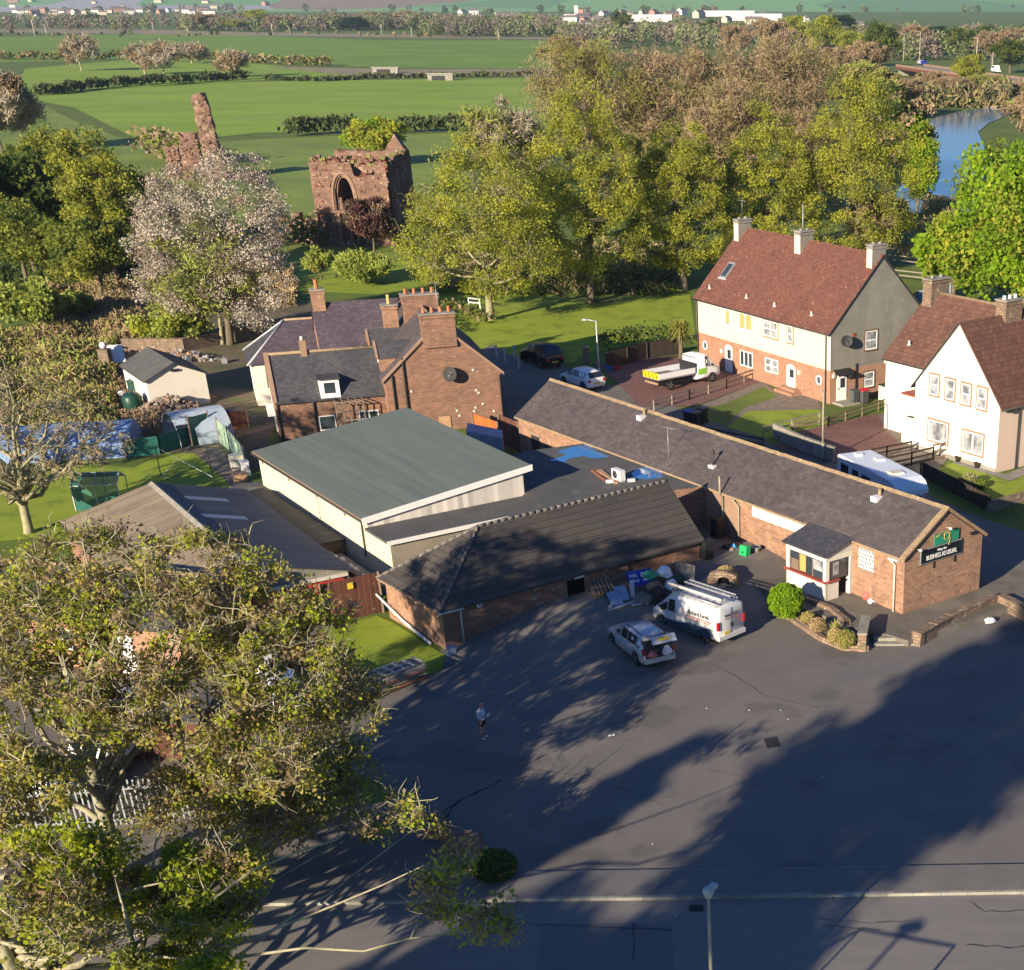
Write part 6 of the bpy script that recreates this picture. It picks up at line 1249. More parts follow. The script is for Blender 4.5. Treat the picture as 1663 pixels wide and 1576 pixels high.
# the town: small gabled houses
mat('townwhite', (.78,.76,.72), rough=.9); mat('towncream', (.62,.52,.40), rough=.9); mat('townroof', (.16,.14,.14), rough=.9); mat('townbrick', (.42,.24,.18), rough=.9)
def townhouse(L_, W_, e, r, m, lab):
    b = MB(); b.prism([(0,0),(L_,0),(L_,W_),(0,W_)], 0, e, m); b.face([(-.3,-.3,e),(L_+.3,-.3,e),(L_+.3,W_/2,r),(-.3,W_/2,r)], 'townroof'); b.face([(L_+.3,W_+.3,e),(-.3,W_+.3,e),(-.3,W_/2,r),(L_+.3,W_/2,r)], 'townroof')
    b.face([(L_,0,e),(L_,W_,e),(L_,W_/2,r)], m); b.face([(0,W_,e),(0,0,e),(0,W_/2,r)], m)
    for k in range(int(L_/3)): b.box(1+k*3, 2+k*3, -.05, 0, 1.2, 2.4, 'glass'); b.box(1+k*3, 2+k*3, -.05, 0, 3.7, 4.7, 'glass')
    b.box(L_*.3, L_*.3+1, W_/2-.5, W_/2+.5, r-1, r+1.2, 'townbrick'); return tag(b.build('town_house'), lab, 'house', 'houses of the distant town')
TP = [townhouse(16, 9, 5.6, 9, 'townwhite', 'long white house block in the distant town'), townhouse(9, 8, 5.6, 9, 'townwhite', 'small white house in the distant town'), townhouse(14, 9, 5.6, 9, 'towncream', 'cream terrace in the distant town'), townhouse(18, 10, 6, 9.5, 'townbrick', 'brown brick block in the distant town')]
LB0 = [o['label'] for o in TP]; used = [0]*4; rt = random.Random(9); hs = [(10,33,2),(28,33,1),(46,33,2),(62,33,1),(72,32,1)]+[(20+x*11+rt.uniform(-4,4), 21+rt.uniform(-2,4), rt.choice([0,0,1,2,1,3])) for x in range(30)]+[(rt.uniform(0,560), rt.uniform(9,18), rt.choice([0,1,2,3])) for _ in range(26)]+[(rt.uniform(730,1130), rt.uniform(24,46), rt.choice([0,1,3,2,3])) for _ in range(34)]+[(rt.uniform(1130,1300), rt.uniform(20,42), rt.choice([0,2,3])) for _ in range(10)]+[(1296,44,1),(1308,36,1),(1560,55,0),(1585,54,1),(1630,75,1),(1655,82,1),(1380,46,2),(1210,9,1),(1290,8,1),(1320,9,1)]
for px, py, k in hs:
    g = G(px, py); o = TP[k]
    if used[k]: o = o.copy(); COL.objects.link(o)
    o['label'] = LB0[k]+(' at the far left' if px < 110 else ' above the pasture trees' if px < 330 else ' behind the long wood' if px < 720 else ' above the brown budding trees' if px < 1130 else ' beyond the limes' if px < 1450 else ' beyond the bridge')+(', nearer row' if py > 28 else ', farther row')
    used[k] = 1; o.location = (g.x, g.y, max(0, hillz(g.x, g.y)-1)); o.rotation_euler = (0,0,rt.choice([0,.2,-.3,.5,1.2])); s_ = rt.uniform(.7,1.15)*(.8 if py > 30 else 1.0); o.scale = (s_*rt.uniform(.8,1.5), s_, s_)
g = G(937, 33); b = MB(); b.box(-3, 3, -3, 3, 0, 30, 'townwhite'); b.box(3.5, 12, -3, 5, 0, 22, 'townbrick'); b.box(-22, -3, -4, 6, 0, 12, 'townwhite'); o = b.build('tower_block'); o.location = g; o.scale = (.75,.75,.55); tag(o, 'white chimney like tower with brick block in the distant town', 'tower')
for px, py, w_ in ((1130,27,90),(1180,34,70),(1010,36,60)): g = G(px, py); b = MB(); b.box(0, w_, 0, 25, 0, 7, 'townwhite'); b.box(0, w_, 0, 25, 7, 8, 'galv'); o = b.build('warehouse'); o.location = g; tag(o, 'long pale warehouse with a flat grey roof in the distant town', 'warehouse', 'distant warehouses')
# little concrete culvert and old abutment in the fields
for px, py, w_, lab in ((627,120,10,'pale concrete bridge abutment on the old railway bank'), (716,131,9,'low stone culvert at the field edge')):
    g = G(px, py); b = MB(); b.box(-w_/2, w_/2, -1, 1, 0, 2.0, 'concrete'); b.box(-w_/2-.5, w_/2+.5, -1.2, 1.2, 2.0, 2.4, 'concrete'); b.box(-w_/3, w_/5, -1.05, -1, 0, 1.6, 'dark'); o = b.build('culvert'); o.location = g; tag(o, lab, 'culvert')
# poles across the plain
pol = [(57,60,32),(76,58,40),(250,54,36),(305,56,44),(443,57,38),(471,58,44),(620,56,40),(669,60,44),(810,67,48)]
b = MB(); b.tube([(0,0,0),(0,0,9)], [.22,.16], 'offwhite', 5); b.beam((-1,0,8.4),(1,0,8.4), .12, .12, 'timber_grey'); pp = b.build('power_pole'); tag(pp, 'thin pale power pole standing far off across the fields', 'pole', 'power poles across the plain')
for i, (px, py, ty) in enumerate(pol):
    o = pp if i == 0 else pp.copy()
    if i: COL.objects.link(o)
    g, H_, r = dims(px, py, ty, 5); o.location = g; o.scale = (1,1,max(.6, H_/9))
# road bridge: deck on pale piers, lamp columns and three vehicles
da, db = G(1455, 107, 3.4), G(1668, 138, 3.4); u_ = (db-da).normalized(); n_ = Vector((-u_.y, u_.x, 0)); LB = (db-da).length
t = thing('road_bridge', 'low road bridge with a rust brown deck crossing the river', 'bridge', (da.x, da.y, 0)); o_ = Vector((0,0,0))
b = MB(); b.obox(o_+Vector((0,0,2.3))-n_*0, u_*(LB+40), n_*11, (0,0,.9), 'ruin_in'); b.obox(o_+Vector((0,0,3.2)), u_*(LB+40), n_*11, (0,0,.1), 'concrete'); b.build('deck', t)
b = MB(); b.obox(o_+Vector((0,0,3.2))-n_*.1, u_*(LB+40), n_*.2, (0,0,.75), 'sand_trim'); b.build('parapet', t); b = MB(); b.obox(o_+Vector((0,0,3.2))+n_*11, u_*(LB+40), n_*.2, (0,0,.75), 'sand_trim'); b.build('parapet', t)
for f in (.0, .36, .76, .9): b = MB(); b.obox(o_+u_*LB*f+n_*1, u_*1.6, n_*9, (0,0,2.35), 'concrete'); b.build('pier', t)
for i, (px, py, ty) in enumerate(((1467,100,55),(1493,100,52),(1585,108,62),(1611,118,72))):
    g, H_, r = dims(px, py, ty, 5); lc = thing('street_lamp', 'tall thin lamp column on the road bridge, %s' % ('leftmost','second from the left beside the silver car','third from the left over the trees','rightmost beside the white van')[i], 'street lamp', (g.x, g.y, 0), 0, 'lamp columns on the bridge')
    b = MB(); b.tube([(0,0,0),(0,0,H_)], [.14,.09], 'offwhite', 6); b.build('pole', lc); b = MB(); b.tube([(0,0,H_),(-1.6,0,H_+.15)], .06, 'offwhite', 5); b.box(-2.1,-1.5,-.15,.15,H_+.05,H_+.2,'galv'); b.build('lamp_head', lc)
def farcar(px, py, z, L_, h, m, lab, cat='car'):
    g = G(px, py, z); t = thing('distant_'+cat, lab, cat, (g.x, g.y, z), atan2(u_.y, u_.x)); b = MB()
    pr = [(-L_/2,.35),(L_/2,.35),(L_/2,.8),(L_*.3,.95),(L_*.16,h),(-L_*.38,h),(-L_/2,.9)]; n = len(pr)
    b.face([(p[0],-.9,p[1]) for p in pr], m); b.face([(p[0],.9,p[1]) for p in reversed(pr)], m)
    for i in range(n): a, c = pr[i], pr[(i+1)%n]; b.face([(c[0],-.9,c[1]),(a[0],-.9,a[1]),(a[0],.9,a[1]),(c[0],.9,c[1])], m)
    b.build('body', t); b = MB(); b.box(-L_*.36, L_*.14, -.92, .92, h*.66, h*.9, 'carglass'); b.build('windows', t)
    for x_ in (-L_*.32, L_*.32): b = MB(); b.lathe([(.33,-.93),(.33,.93)], 'tyre', 12, (x_,0,.33), 'y'); b.build('wheels', t)
farcar(1617, 118, 3.3, 5.4, 2.2, 'carwhite', 'white van crossing the right hand end of the bridge', 'van'); farcar(1495, 105, 3.3, 4.2, 1.5, 'silverlight', 'silver car crossing the left hand end of the bridge'); farcar(1500, 105.5, 3.3, 3.8, 1.45, 'signblue', 'small blue car following the silver car on the bridge')
# white dots: sheep on the far bank
b = MB(); b.lathe([(.02,-.62),(.3,-.5),(.4,0),(.34,.45),(.12,.62)], 'townwhite', 8, (0,0,.62), 'x'); b.lathe([(.05,.55),(.16,.68),(.12,.9),(.03,.98)], 'dark', 7, (0,0,.78), 'x')
for x_ in (-.35,.35):
    for y_ in (-.16,.16): b.tube([(x_,y_,0),(x_,y_,.4)], .05, 'dark', 5)
sh0 = b.build('sheep'); tag(sh0, 'small white sheep grazing far off beyond the bridge', 'sheep', 'sheep beyond the bridge')
for i, (px, py) in enumerate(((1629,90),(1658,88),(1657,97),(1640,101))):
    o = sh0 if i == 0 else sh0.copy()
    if i: COL.objects.link(o)
    o.location = G(px, py); o.rotation_euler = (0,0,i*1.3)
# ================================================================== VEHICLES
def loft(b, secs, m, hood=None, close=True):
    """secs: (x, zs, hwl, zb, hwb, zr, hwr) -> body skin; returns the rings"""
    rings = []
    for x, zs, hwl, zb, hwb, zr, hwr in secs:
        half = [(0, zs), (hwl*.9, zs), (hwl, zs+.16), (hwb, (zs+zb)/2+.05), (hwb*.985, zb), (hwr, zr-.05), (hwr*.82, zr), (0, zr+.02)]
        rings.append([(x, y, z) for y, z in half]+[(x, -y, z) for y, z in half[-2:0:-1]])
    k = len(rings[0]); vs = [p for r in rings for p in r]
    fs = [(i*k+j, i*k+(j+1)%k, (i+1)*k+(j+1)%k, (i+1)*k+j) for i in range(len(rings)-1) for j in range(k)]
    if close: fs.append(tuple(range(k))[::-1]); fs.append(tuple(range((len(rings)-1)*k, len(rings)*k)))
    b.fan(vs, fs, m, True); return rings
def wheels(root, xs, hw, r=.32, w=.2, tyre='tyre'):
    for x in xs:
        for s in (1, -1):
            a = MB(); y = s*hw; a.lathe([(r*.62, y-s*w), (r*.97, y-s*w), (r, y-s*w*.5), (r*.97, y), (r*.64, y+s*.005)], tyre, 18, (x, 0, r), 'y'); t = a.build('tyre', root, uv=False)
            a = MB(); a.lathe([(r*.64, y-s*.02), (r*.6, y+s*.0), (r*.25, y-s*.03), (.03, y-s*.02)], 'rim', 12, (x, 0, r), 'y')
            for q in range(5): an = q*2*pi/5; a.obox((x+cos(an)*.05-.02, y-s*.0, r+sin(an)*.05), (cos(an)*r*.5+.03, 0, sin(an)*r*.5), (0, s*.012, 0), (-sin(an)*.05, 0, cos(an)*.05), 'rim')
            a.build('rim', t, uv=False)
            a = MB(); n = 12; A_ = [(x+cos(pi*q/n)*(r+.075), s*(hw+.006), r+sin(pi*q/n)*(r+.075)) for q in range(n+1)]; B2 = [(x+cos(pi*q/n)*(r+.01), s*(hw+.008), r+sin(pi*q/n)*(r+.01)) for q in range(n+1)]
            for q in range(n): a.face([A_[q], A_[q+1], B2[q+1], B2[q]] if s < 0 else [A_[q], B2[q], B2[q+1], A_[q+1]], 'trimblack')
            a.build('wheel_arch', root, uv=False)
def quad(b, pts, m, thick=None): b.face(pts, m)
def sideglass(root, rings, i, j, s, m='carglass', ins=.06, lo=.06, hi=.1, name='side_window', off=.012):
    # between belt (idx 4) and roof edge (idx 5) of sections i..j on side s
    K = len(rings[0]); gi = lambda r, q: Vector(rings[r][q if s > 0 else (K-q) % K])
    a, c, d, e = gi(i,4), gi(j,4), gi(j,5), gi(i,5); n = Vector((0, s, .25)).normalized()*off
    def bl(u, v): return a.lerp(c, u).lerp(e.lerp(d, u), v)+n
    L_ = (c-a).length; u0 = min(.45, ins/max(L_,.01)); q = [bl(u0, lo), bl(1-u0, lo), bl(1-u0, 1-hi), bl(u0, 1-hi)]
    if (q[1]-q[0]).cross(q[2]-q[1]).dot(n) < 0: q.reverse()
    b = MB(); b.face(q, m); return b.build(name, root)
def crossglass(root, rings, i, j, m='carglass', lo=.08, hi=.08, ins=.12, name='windscreen', off=.014, up=True):
    K = len(rings[0]); a, c = Vector(rings[i][5]), Vector(rings[i][K-5]); e, d = Vector(rings[j][5]), Vector(rings[j][K-5])
    nrm = (c-a).cross(e-a).normalized(); 
    if nrm.z < 0: nrm = -nrm
    def bl(u, v): return a.lerp(c, u).lerp(e.lerp(d, u), v)+nrm*(off+.05)
    q = [bl(ins*.5, lo), bl(1-ins*.5, lo), bl(1-ins*.5, 1-hi), bl(ins*.5, 1-hi)]
    if (q[1]-q[0]).cross(q[2]-q[1]).dot(nrm) < 0: q.reverse()
    b = MB(); b.face(q, m); return b.build(name, root)
def panel(root, name, pts, m, n=None):
    b = MB(); p = [Vector(x) for x in pts]
    if n is not None and (p[1]-p[0]).cross(p[2]-p[1]).dot(Vector(n)) < 0: p.reverse()
    b.face(p, m); return b.build(name, root)
def mirrors(root, x, hw, z, m):
    for s in (1, -1): b = MB(); b.box(x-.06, x+.06, s*hw if s > 0 else s*hw-.2, s*hw+.2 if s > 0 else s*hw, z, z+.14, m); b.build('wing_mirror', root)
def place(px_r, px_f, mid=.5, wb=None):                # rear and front wheel pixels -> position under the wheel line and heading
    r, f = GG(*px_r), GG(*px_f); az = atan2(f.y-r.y, f.x-r.x); return r, f, az

# ---- silver hatchback with its tailgate up
r_, f_, az = place((1030.6,1081), (995,1045.5)); hw = .86; cx = (r_+f_)/2; cx = cx+Vector((sin(az), -cos(az), 0))*hw
t = thing('parked_car', 'silver hatchback with its tailgate open on a loaded boot', 'car', (cx.x, cx.y, gz(cx.x, cx.y)+.02), az)
b = MB(); S = [(-2.12,.32,.74,.66,.78,.70,.70),(-2.0,.26,.84,.88,.85,.92,.76),(-1.75,.2,.87,.95,.87,1.36,.60),(-1.3,.2,.87,.95,.87,1.44,.64),(-.4,.2,.87,.93,.87,1.47,.66),(.35,.2,.87,.92,.87,1.42,.64),(1.15,.2,.87,.93,.86,.97,.74),(1.7,.22,.86,.86,.83,.88,.70),(2.1,.26,.8,.7,.76,.74,.62),(2.22,.35,.68,.55,.66,.58,.5)]
rg_ = loft(b, S, 'silver'); body = b.build('body', t, uv=False)
for s in (1, -1): sideglass(t, rg_, 2, 3, s, ins=.03); sideglass(t, rg_, 3, 4, s, ins=.03); sideglass(t, rg_, 4, 5, s, ins=.04); sideglass(t, rg_, 5, 6, s, ins=.1, hi=.35)
crossglass(t, rg_, 6, 5, name='windscreen')
b = MB(); b.box(-2.16, -1.70, -.70, .70, .52, 1.30, 'bootlining'); b.build('boot', t)
panel(t, 'boot_opening', [(-2.165,-.66,.56),(-2.165,.66,.56),(-1.93,.58,1.3),(-1.93,-.58,1.3)], 'blackhole', (-1,0,.3))
for q, (y0, y1, z0, z1, m_, nm) in enumerate(((.1,.62,.56,.9,'skin','folded_cloth'),(.2,.5,.56,.72,'potyellow','paper_bag'),(-.62,-.1,.56,1.0,'bagwhite','carrier_bag'),(-.1,.3,.7,1.05,'binblack','holdall'))):
    b = MB(); b.lathe([((y1-y0)*.3,z0),((y1-y0)*.52,z0+.08),((y1-y0)*.48,(z0+z1)/2),((y1-y0)*.2,z1)], m_ if m_ != 'skin' else 'textred', 9, (-2.02,(y0+y1)/2,0)); o = b.build(nm); o.location = (cx.x, cx.y, t.location.z); o.rotation_euler = (0,0,az)
    tag(o, {'folded_cloth':'red bundled cloth in the open car boot','paper_bag':'tan bag at the sill of the open car boot','carrier_bag':'white carrier bag in the open car boot','holdall':'black holdall at the back of the open car boot'}[nm], 'bag')
hg = Vector((-1.55,0,1.44)); tip = hg+Vector((-1.0,0,.32)); th = Vector((.03,0,.09))
b = MB(); 
for s in (1, -1): pass
vs = [hg+Vector((0,.56,0)), hg+Vector((0,-.56,0)), tip+Vector((0,-.62,0)), tip+Vector((0,.62,0))]
vs = vs+[v-Vector((.02,0,.08)) for v in vs]; b.fan(vs, [(0,1,2,3),(7,6,5,4),(0,3,7,4),(1,0,4,5),(2,1,5,6),(3,2,6,7)], 'silver'); b.obox(tip+Vector((-.22,-.62,-.24)), (.22,0,.24), (0,1.24,0), (-.03,0,-.06), 'silver'); tg = b.build('tailgate', t)
panel(tg, 'rear_window', [hg+Vector((-.12,.48,.055)), hg+Vector((-.12,-.48,.055)), hg+Vector((-.72,-.52,.247)), hg+Vector((-.72,.52,.247))], 'carglass', (0,0,1))
panel(tg, 'number_plate', [tip+Vector((-.19,.3,-.19)), tip+Vector((-.19,-.3,-.19)), tip+Vector((-.08,-.3,-.07)), tip+Vector((-.08,.3,-.07))], 'plate_y', (-1,0,.9))
for s in (1, -1):
    b = MB(); b.obox((-2.10,s*.72-.12,.66), (.03,0,.3), (0,.24,0), (.16,s*.0,.02), 'lampred'); b.build('tail_light', t); b = MB(); b.obox((1.98,s*.62-.14,.6), (.14,0,.0), (0,.28,0), (-.1,0,.13), 'lampclear'); b.build('headlight', t)
b = MB(); b.box(-2.22, -1.95, -.80, .80, .3, .54, 'silver'); b.build('bumper', t); mirrors(t, .75, .86, .9, 'silver'); wheels(t, (-1.32, 1.36), .875, .315)
b = MB()
for s in (1, -1):
    b.tube([(-1.5,s*.56,1.49),(.2,s*.56,1.5)], .018, 'trimblack', 5)
b.build('roof_rail', t)
t.scale = (.94,.96,.96)
# ---- silver panel van with roof rack
r_, f_, az = place((1142.2,1046.4), (1077.8,1014.7)); hw = .94; cx = (r_+f_)/2+Vector((sin(az), -cos(az), 0))*hw
t = thing('panel_van', 'silver panel van with a ladder roof rack and lettered sides', 'van', (cx.x, cx.y, gz(cx.x, cx.y)+.02), az)
b = MB(); S = [(-2.42,.38,.86,1.05,.90,1.90,.82),(-2.36,.26,.94,1.06,.95,1.96,.84),(-1.0,.24,.95,1.06,.96,1.98,.84),(.6,.24,.95,1.06,.96,1.96,.83),(1.15,.24,.95,1.06,.95,1.86,.74),(1.95,.24,.94,1.08,.92,1.16,.78),(2.3,.28,.90,.9,.84,.95,.66),(2.42,.38,.78,.66,.74,.7,.55)]
rg_ = loft(b, S, 'silver_van'); b.build('body', t, uv=False)
for s in (1, -1): sideglass(t, rg_, 3, 4, s, ins=.03, lo=.02, hi=.25); sideglass(t, rg_, 4, 5, s, ins=.05, lo=.02, hi=.4)
crossglass(t, rg_, 5, 4)
for s in (1, -1):
    y_ = s*.968; b = MB(); b.box(-1.9, 1.5, min(y_, y_-s*.02), max(y_, y_-s*.02), .36, .60, 'vanblue'); b.obox((-1.2, y_-.005, .6), (1.6,0,0), (0,.01,0), (-.9,0,.2), 'vanblue'); b.build('side_stripe', t)
    b = MB(); b.tube([(.62,y_*.99,.35),(.62,y_*.99,1.75)], .012, 'trimblack', 4); b.tube([(-.45,y_*.99,.35),(-.45,y_*.99,1.75)], .01, 'trimblack', 4); b.build('door_seam', t)
M3 = Matrix(((-1,0,0),(0,0,-1),(0,1,0)))              # faces +y
M4 = Matrix(((0,0,-1),(-1,0,0),(0,1,0)))              # faces -x
for s, rot in ((1, Matrix(((-1,0,0),(0,0,1),(0,1,0)))), (-1, Matrix(((1,0,0),(0,0,-1),(0,1,0))))):
    text('Richard Farish', .30, Vector((-1.05, s*.945, 1.36)), rot, 'textgrey', t, sx=.85)
    b = MB(); b.box(-1.95, -.2, s*.95-.012, s*.95+.012, 1.12, 1.17, 'textred'); b.box(-1.85, -.3, s*.962-.01, s*.962+.01, 1.02, 1.05, 'textred'); b.tube([(-.05,s*.955,1.1),(.05,s*.94,1.3),(.03,s*.93,1.5)], .02, 'textred', 5); b.build('underline', t)
text('Richard Farish', .2, Vector((-2.445, 0, 1.50)), Matrix(((0,0,-1),(-1,0,0),(0,1,0))), 'textgrey', t, sx=.85)
b = MB(); b.box(-2.455, -2.44, -.5, .5, 1.33, 1.36, 'textred'); b.box(-2.445, -2.43, -.008, .008, .5, 1.85, 'trimblack'); b.build('door_seam', t)
for s in (1, -1): b = MB(); b.box(-2.46, -2.33, s*.9-.07, s*.9+.07, .85, 1.28, 'lampred'); b.build('tail_light', t); b = MB(); b.obox((2.22,s*.66-.16,.78), (.16,0,-.06), (0,.32,0), (-.12,0,.2), 'lampclear'); b.build('headlight', t)
b = MB(); b.box(-2.52, -2.3, -.93, .93, .3, .52, 'silver_van'); b.build('bumper', t); b = MB(); b.box(-2.47,-2.45,.12,.55,.55,.68,'plate_y'); b.build('number_plate', t); b = MB(); b.box(-2.48,-2.44,-.1,.06,.85,1.05,'trimblack'); b.build('door_handle', t)
mirrors(t, 1.35, .96, 1.08, 'trimblack'); wheels(t, (-1.5, 1.6), .955, .335)
rk = MB(); zr_ = 2.10
for s in (1, -1): rk.tube([(-2.2,s*.72,zr_),(1.0,s*.72,zr_)], .03, 'alu', 6)
for k in range(7): x_ = -2.1+k*.5; rk.beam((x_,-.72,zr_), (x_,.72,zr_), .05, .03, 'alu'); rk.tube([(x_,-.74,zr_),(x_,-.80,1.93)], .018, 'alu', 5); rk.tube([(x_,.74,zr_),(x_,.80,1.93)], .018, 'alu', 5)
rk.build('roof_rack', t)
b = MB(); b.tube([(-2.25,.62,zr_+.12),(1.15,.62,zr_+.12)], .075, 'offwhite', 8); b.tube([(-2.25,.44,zr_+.1),(1.0,.44,zr_+.1)], .04, 'offwhite', 8); o = b.build('pipe_carrier'); o.location = t.location; o.rotation_euler = (0,0,az); tag(o, 'white pipe carrier tubes strapped on the silver van roof rack', 'pipe')
b = MB()
for yy in (-.15, -.5): b.beam((-2.1,yy,zr_+.05), (.9,yy,zr_+.05), .04, .06, 'alu')
for k in range(12): b.tube([(-2.0+k*.26,-.15,zr_+.05),(-2.0+k*.26,-.5,zr_+.05)], .015, 'alu', 5)
o = b.build('ladder'); o.location = t.location; o.rotation_euler = (0,0,az); tag(o, 'aluminium ladder lying on the silver van roof rack', 'ladder')
t.scale = (.93,.94,.93)
# ---- motorhome parked in the lane
fl_ = G(1454.6,788,2.72); rl_ = G(1360.4,737.5,2.72); fr_ = G(1499,778,2.72); az = atan2(fl_.y-rl_.y, fl_.x-rl_.x); mid = (rl_+fl_)/2; LL = (fl_-rl_).length
hwm = 1.08; cx = mid+Vector((-sin(az), cos(az), 0))*hwm
t = thing('motorhome', 'white coachbuilt motorhome parked in the shaded lane behind the bar', 'motorhome', (cx.x, cx.y, .02), az); a_ = -LL/2; e_ = LL/2
b = MB(); prof = [(a_,.45),(a_,2.6),(a_+.12,2.72),(e_-.9,2.74),(e_-.35,2.62),(e_+.05,2.25),(e_+.02,1.98),(e_-.5,1.92),(e_-.55,.45)]
n = len(prof); 
for s in (1, -1): q = [(p[0], s*hwm*(1 if p[0] < e_-.6 else .96), p[1]) for p in prof]; b.face(q[::-1] if s > 0 else q, 'motor')
if 1:
    for i in range(n): a, c = prof[i], prof[(i+1)%n]; wa = hwm*(1 if a[0] < e_-.6 else .96); wc = hwm*(1 if c[0] < e_-.6 else .96); b.face([(c[0],-wc,c[1]),(a[0],-wa,a[1]),(a[0],wa,a[1]),(c[0],wc,c[1])][::-1], 'motor')
b.build('body', t)
b = MB(); S = [(e_-.6,.35,.92,1.1,.93,1.95,.8),(e_-.15,.35,.92,1.1,.92,1.9,.78),(e_+.55,.35,.92,1.08,.9,1.15,.76),(e_+1.15,.35,.88,.92,.82,.98,.6),(e_+1.3,.4,.78,.7,.7,.75,.5)]; rg_ = loft(b, S, 'motor'); b.build('cab', t, uv=False)
crossglass(t, rg_, 2, 1, lo=.05, hi=.05)
for s in (1, -1): sideglass(t, rg_, 0, 1, s); sideglass(t, rg_, 1, 2, s, hi=.4)
for x0_, x1_, z0_, z1_ in ((a_+.45,a_+1.35,1.5,2.32),(a_+1.9,a_+2.6,1.75,2.3),(a_+3.0,a_+4.0,1.5,2.28)):
    for s in (1, -1): b = MB(); b.box(x0_, x1_, s*hwm-.02, s*hwm+.02, z0_, z1_, 'carglass'); b.build('side_window', t)
b = MB(); b.box(e_-2.2, e_-1.6, -.4, .4, 2.72, 2.84, 'offwhite'); b.build('roof_light', t); b = MB(); b.box(a_+.6, a_+1.0, -.3, .1, 2.72, 2.83, 'bagwhite'); b.build('roof_vent', t); b = MB(); b.box(a_+1.9, a_+2.5, .3, .8, 2.72, 2.80, 'bagwhite'); b.build('roof_vent', t)
wheels(t, (a_+1.5, e_+.5), 1.0, .33); mirrors(t, e_+.35, .94, 1.2, 'white')
# ---- white tipper truck on the drive
r_, f_, az = place((1090,635), (1157,621.8)); wbt = (f_-r_).length; cx = (r_+f_)/2+Vector((-sin(az), cos(az), 0))*.95
t = thing('tipper_truck', 'white dropside tipper truck with yellow hazard boards on its tail', 'truck', (cx.x, cx.y, .05), az); wr, wf_ = -wbt/2, wbt/2; re_ = wr-1.15
cabx = wf_-1.55; b = MB(); S = [(cabx,.4,.93,1.2,.94,2.15,.80),(cabx+.9,.4,.94,1.2,.95,2.2,.82),(cabx+1.25,.4,.94,1.2,.94,2.12,.78),(cabx+1.95,.4,.92,1.2,.9,1.3,.76),(cabx+2.4,.42,.86,1.0,.82,1.06,.62),(cabx+2.5,.5,.76,.8,.7,.84,.5)]; rg_ = loft(b, S, 'carwhite'); b.build('cab', t, uv=False)
crossglass(t, rg_, 3, 2); 
for s in (1, -1): sideglass(t, rg_, 1, 2, s, ins=.02); sideglass(t, rg_, 2, 3, s, hi=.4); b = MB(); b.box(cabx+.15,cabx+1.0,s*.955-.01,s*.955+.01,.75,1.2,'greenlogo'); b.build('logo', t)
b = MB(); b.box(re_, cabx-.1, -.98, .98, .86, .96, 'galv')
for s in (1, -1): b.box(re_, cabx-.15, s*.98-.03, s*.98+.03, .96, 1.36, 'carwhite')
b.box(cabx-.18, cabx-.12, -.98, .98, .96, 1.7, 'trimblack'); b.build('load_bed', t); b = MB(); b.box(re_-.03, re_+.03, -.98, .98, .92, 1.38, 'hazyellow')
for k in range(4): b.obox((re_-.036,-.9+k*.48,.93), (.0,.14,0), (0,.2,.44), (-.002,0,0), 'lampred')
b.build('tail_board', t); b = MB()
for k in range(9): b.tube([(cabx-.12,-.8+k*.2,1.7),(cabx-.12,-.8+k*.2,2.1)], .012, 'trimblack', 4)
b.beam((cabx-.12,-.85,2.1),(cabx-.12,.85,2.1), .05, .05, 'trimblack'); b.build('headboard_mesh', t); b = MB(); b.box(re_+.1, wf_, -.4, .4, .45, .86, 'trimblack'); b.box(re_-.02,re_+.1,-.8,.8,.5,.66,'sand_trim'); b.build('chassis', t); wheels(t, (wr, wf_), .96, .35); mirrors(t, cabx+1.5, .96, 1.3, 'trimblack')
b = MB(); b.box(re_+.4, re_+2.0, -.5, .5, .96, 1.15, 'gravel'); o = b.build('load_of_rubble'); o.location = t.location; o.rotation_euler = (0,0,az); tag(o, 'low heap of rubble lying in the tipper truck bed', 'rubble')
# ---- dark pickup and pale hatch in the lane
def simplecar(nm, lab, cat, px_r, px_f, m, S, side=1, wb=2.7, hw=.88, seq=(2,3,4,5), back=(1,2), front=(6,5), z=0.02):
    r_, f_, az = place(px_r, px_f); cx = (r_+f_)/2+Vector((sin(az), -cos(az), 0))*hw*side
    t = thing(nm, lab, cat, (cx.x, cx.y, z), az); b = MB(); rg_ = loft(b, S, m); b.build('body', t, uv=False)
    for s in (1, -1):
        for i in range(len(seq)-1): sideglass(t, rg_, seq[i], seq[i+1], s, ins=.04)
    crossglass(t, rg_, *front); crossglass(t, rg_, *back, name='rear_window'); wheels(t, (-wb/2, wb/2), hw-.0, .33); mirrors(t, wb/2-.6, hw, .92, m)
    for s in (1, -1): b = MB(); b.box(S[0][0]-.03, S[0][0]+.12, s*.68-.12, s*.68+.12, .68, .86, 'lampred'); b.build('tail_light', t); b = MB(); b.box(S[-1][0]-.22, S[-1][0]+.0, s*.56-.14, s*.56+.14, .56, .7, 'lampclear'); b.build('headlight', t)
    b = MB(); b.box(S[0][0]-.03, S[0][0], -.28, .28, .5, .62, 'plate_y'); b.build('number_plate', t); return t
SUV = [(-2.25,.4,.8,.85,.84,.9,.78),(-2.2,.36,.86,1.05,.88,1.1,.8),(-1.85,.34,.88,1.08,.89,1.72,.68),(-.5,.34,.88,1.06,.89,1.76,.7),(.45,.34,.88,1.05,.89,1.72,.68),(.46,.34,.88,1.05,.89,1.71,.68),(1.1,.34,.88,1.06,.88,1.12,.76),(1.9,.36,.86,.98,.85,1.02,.68),(2.25,.42,.76,.78,.74,.82,.56)]
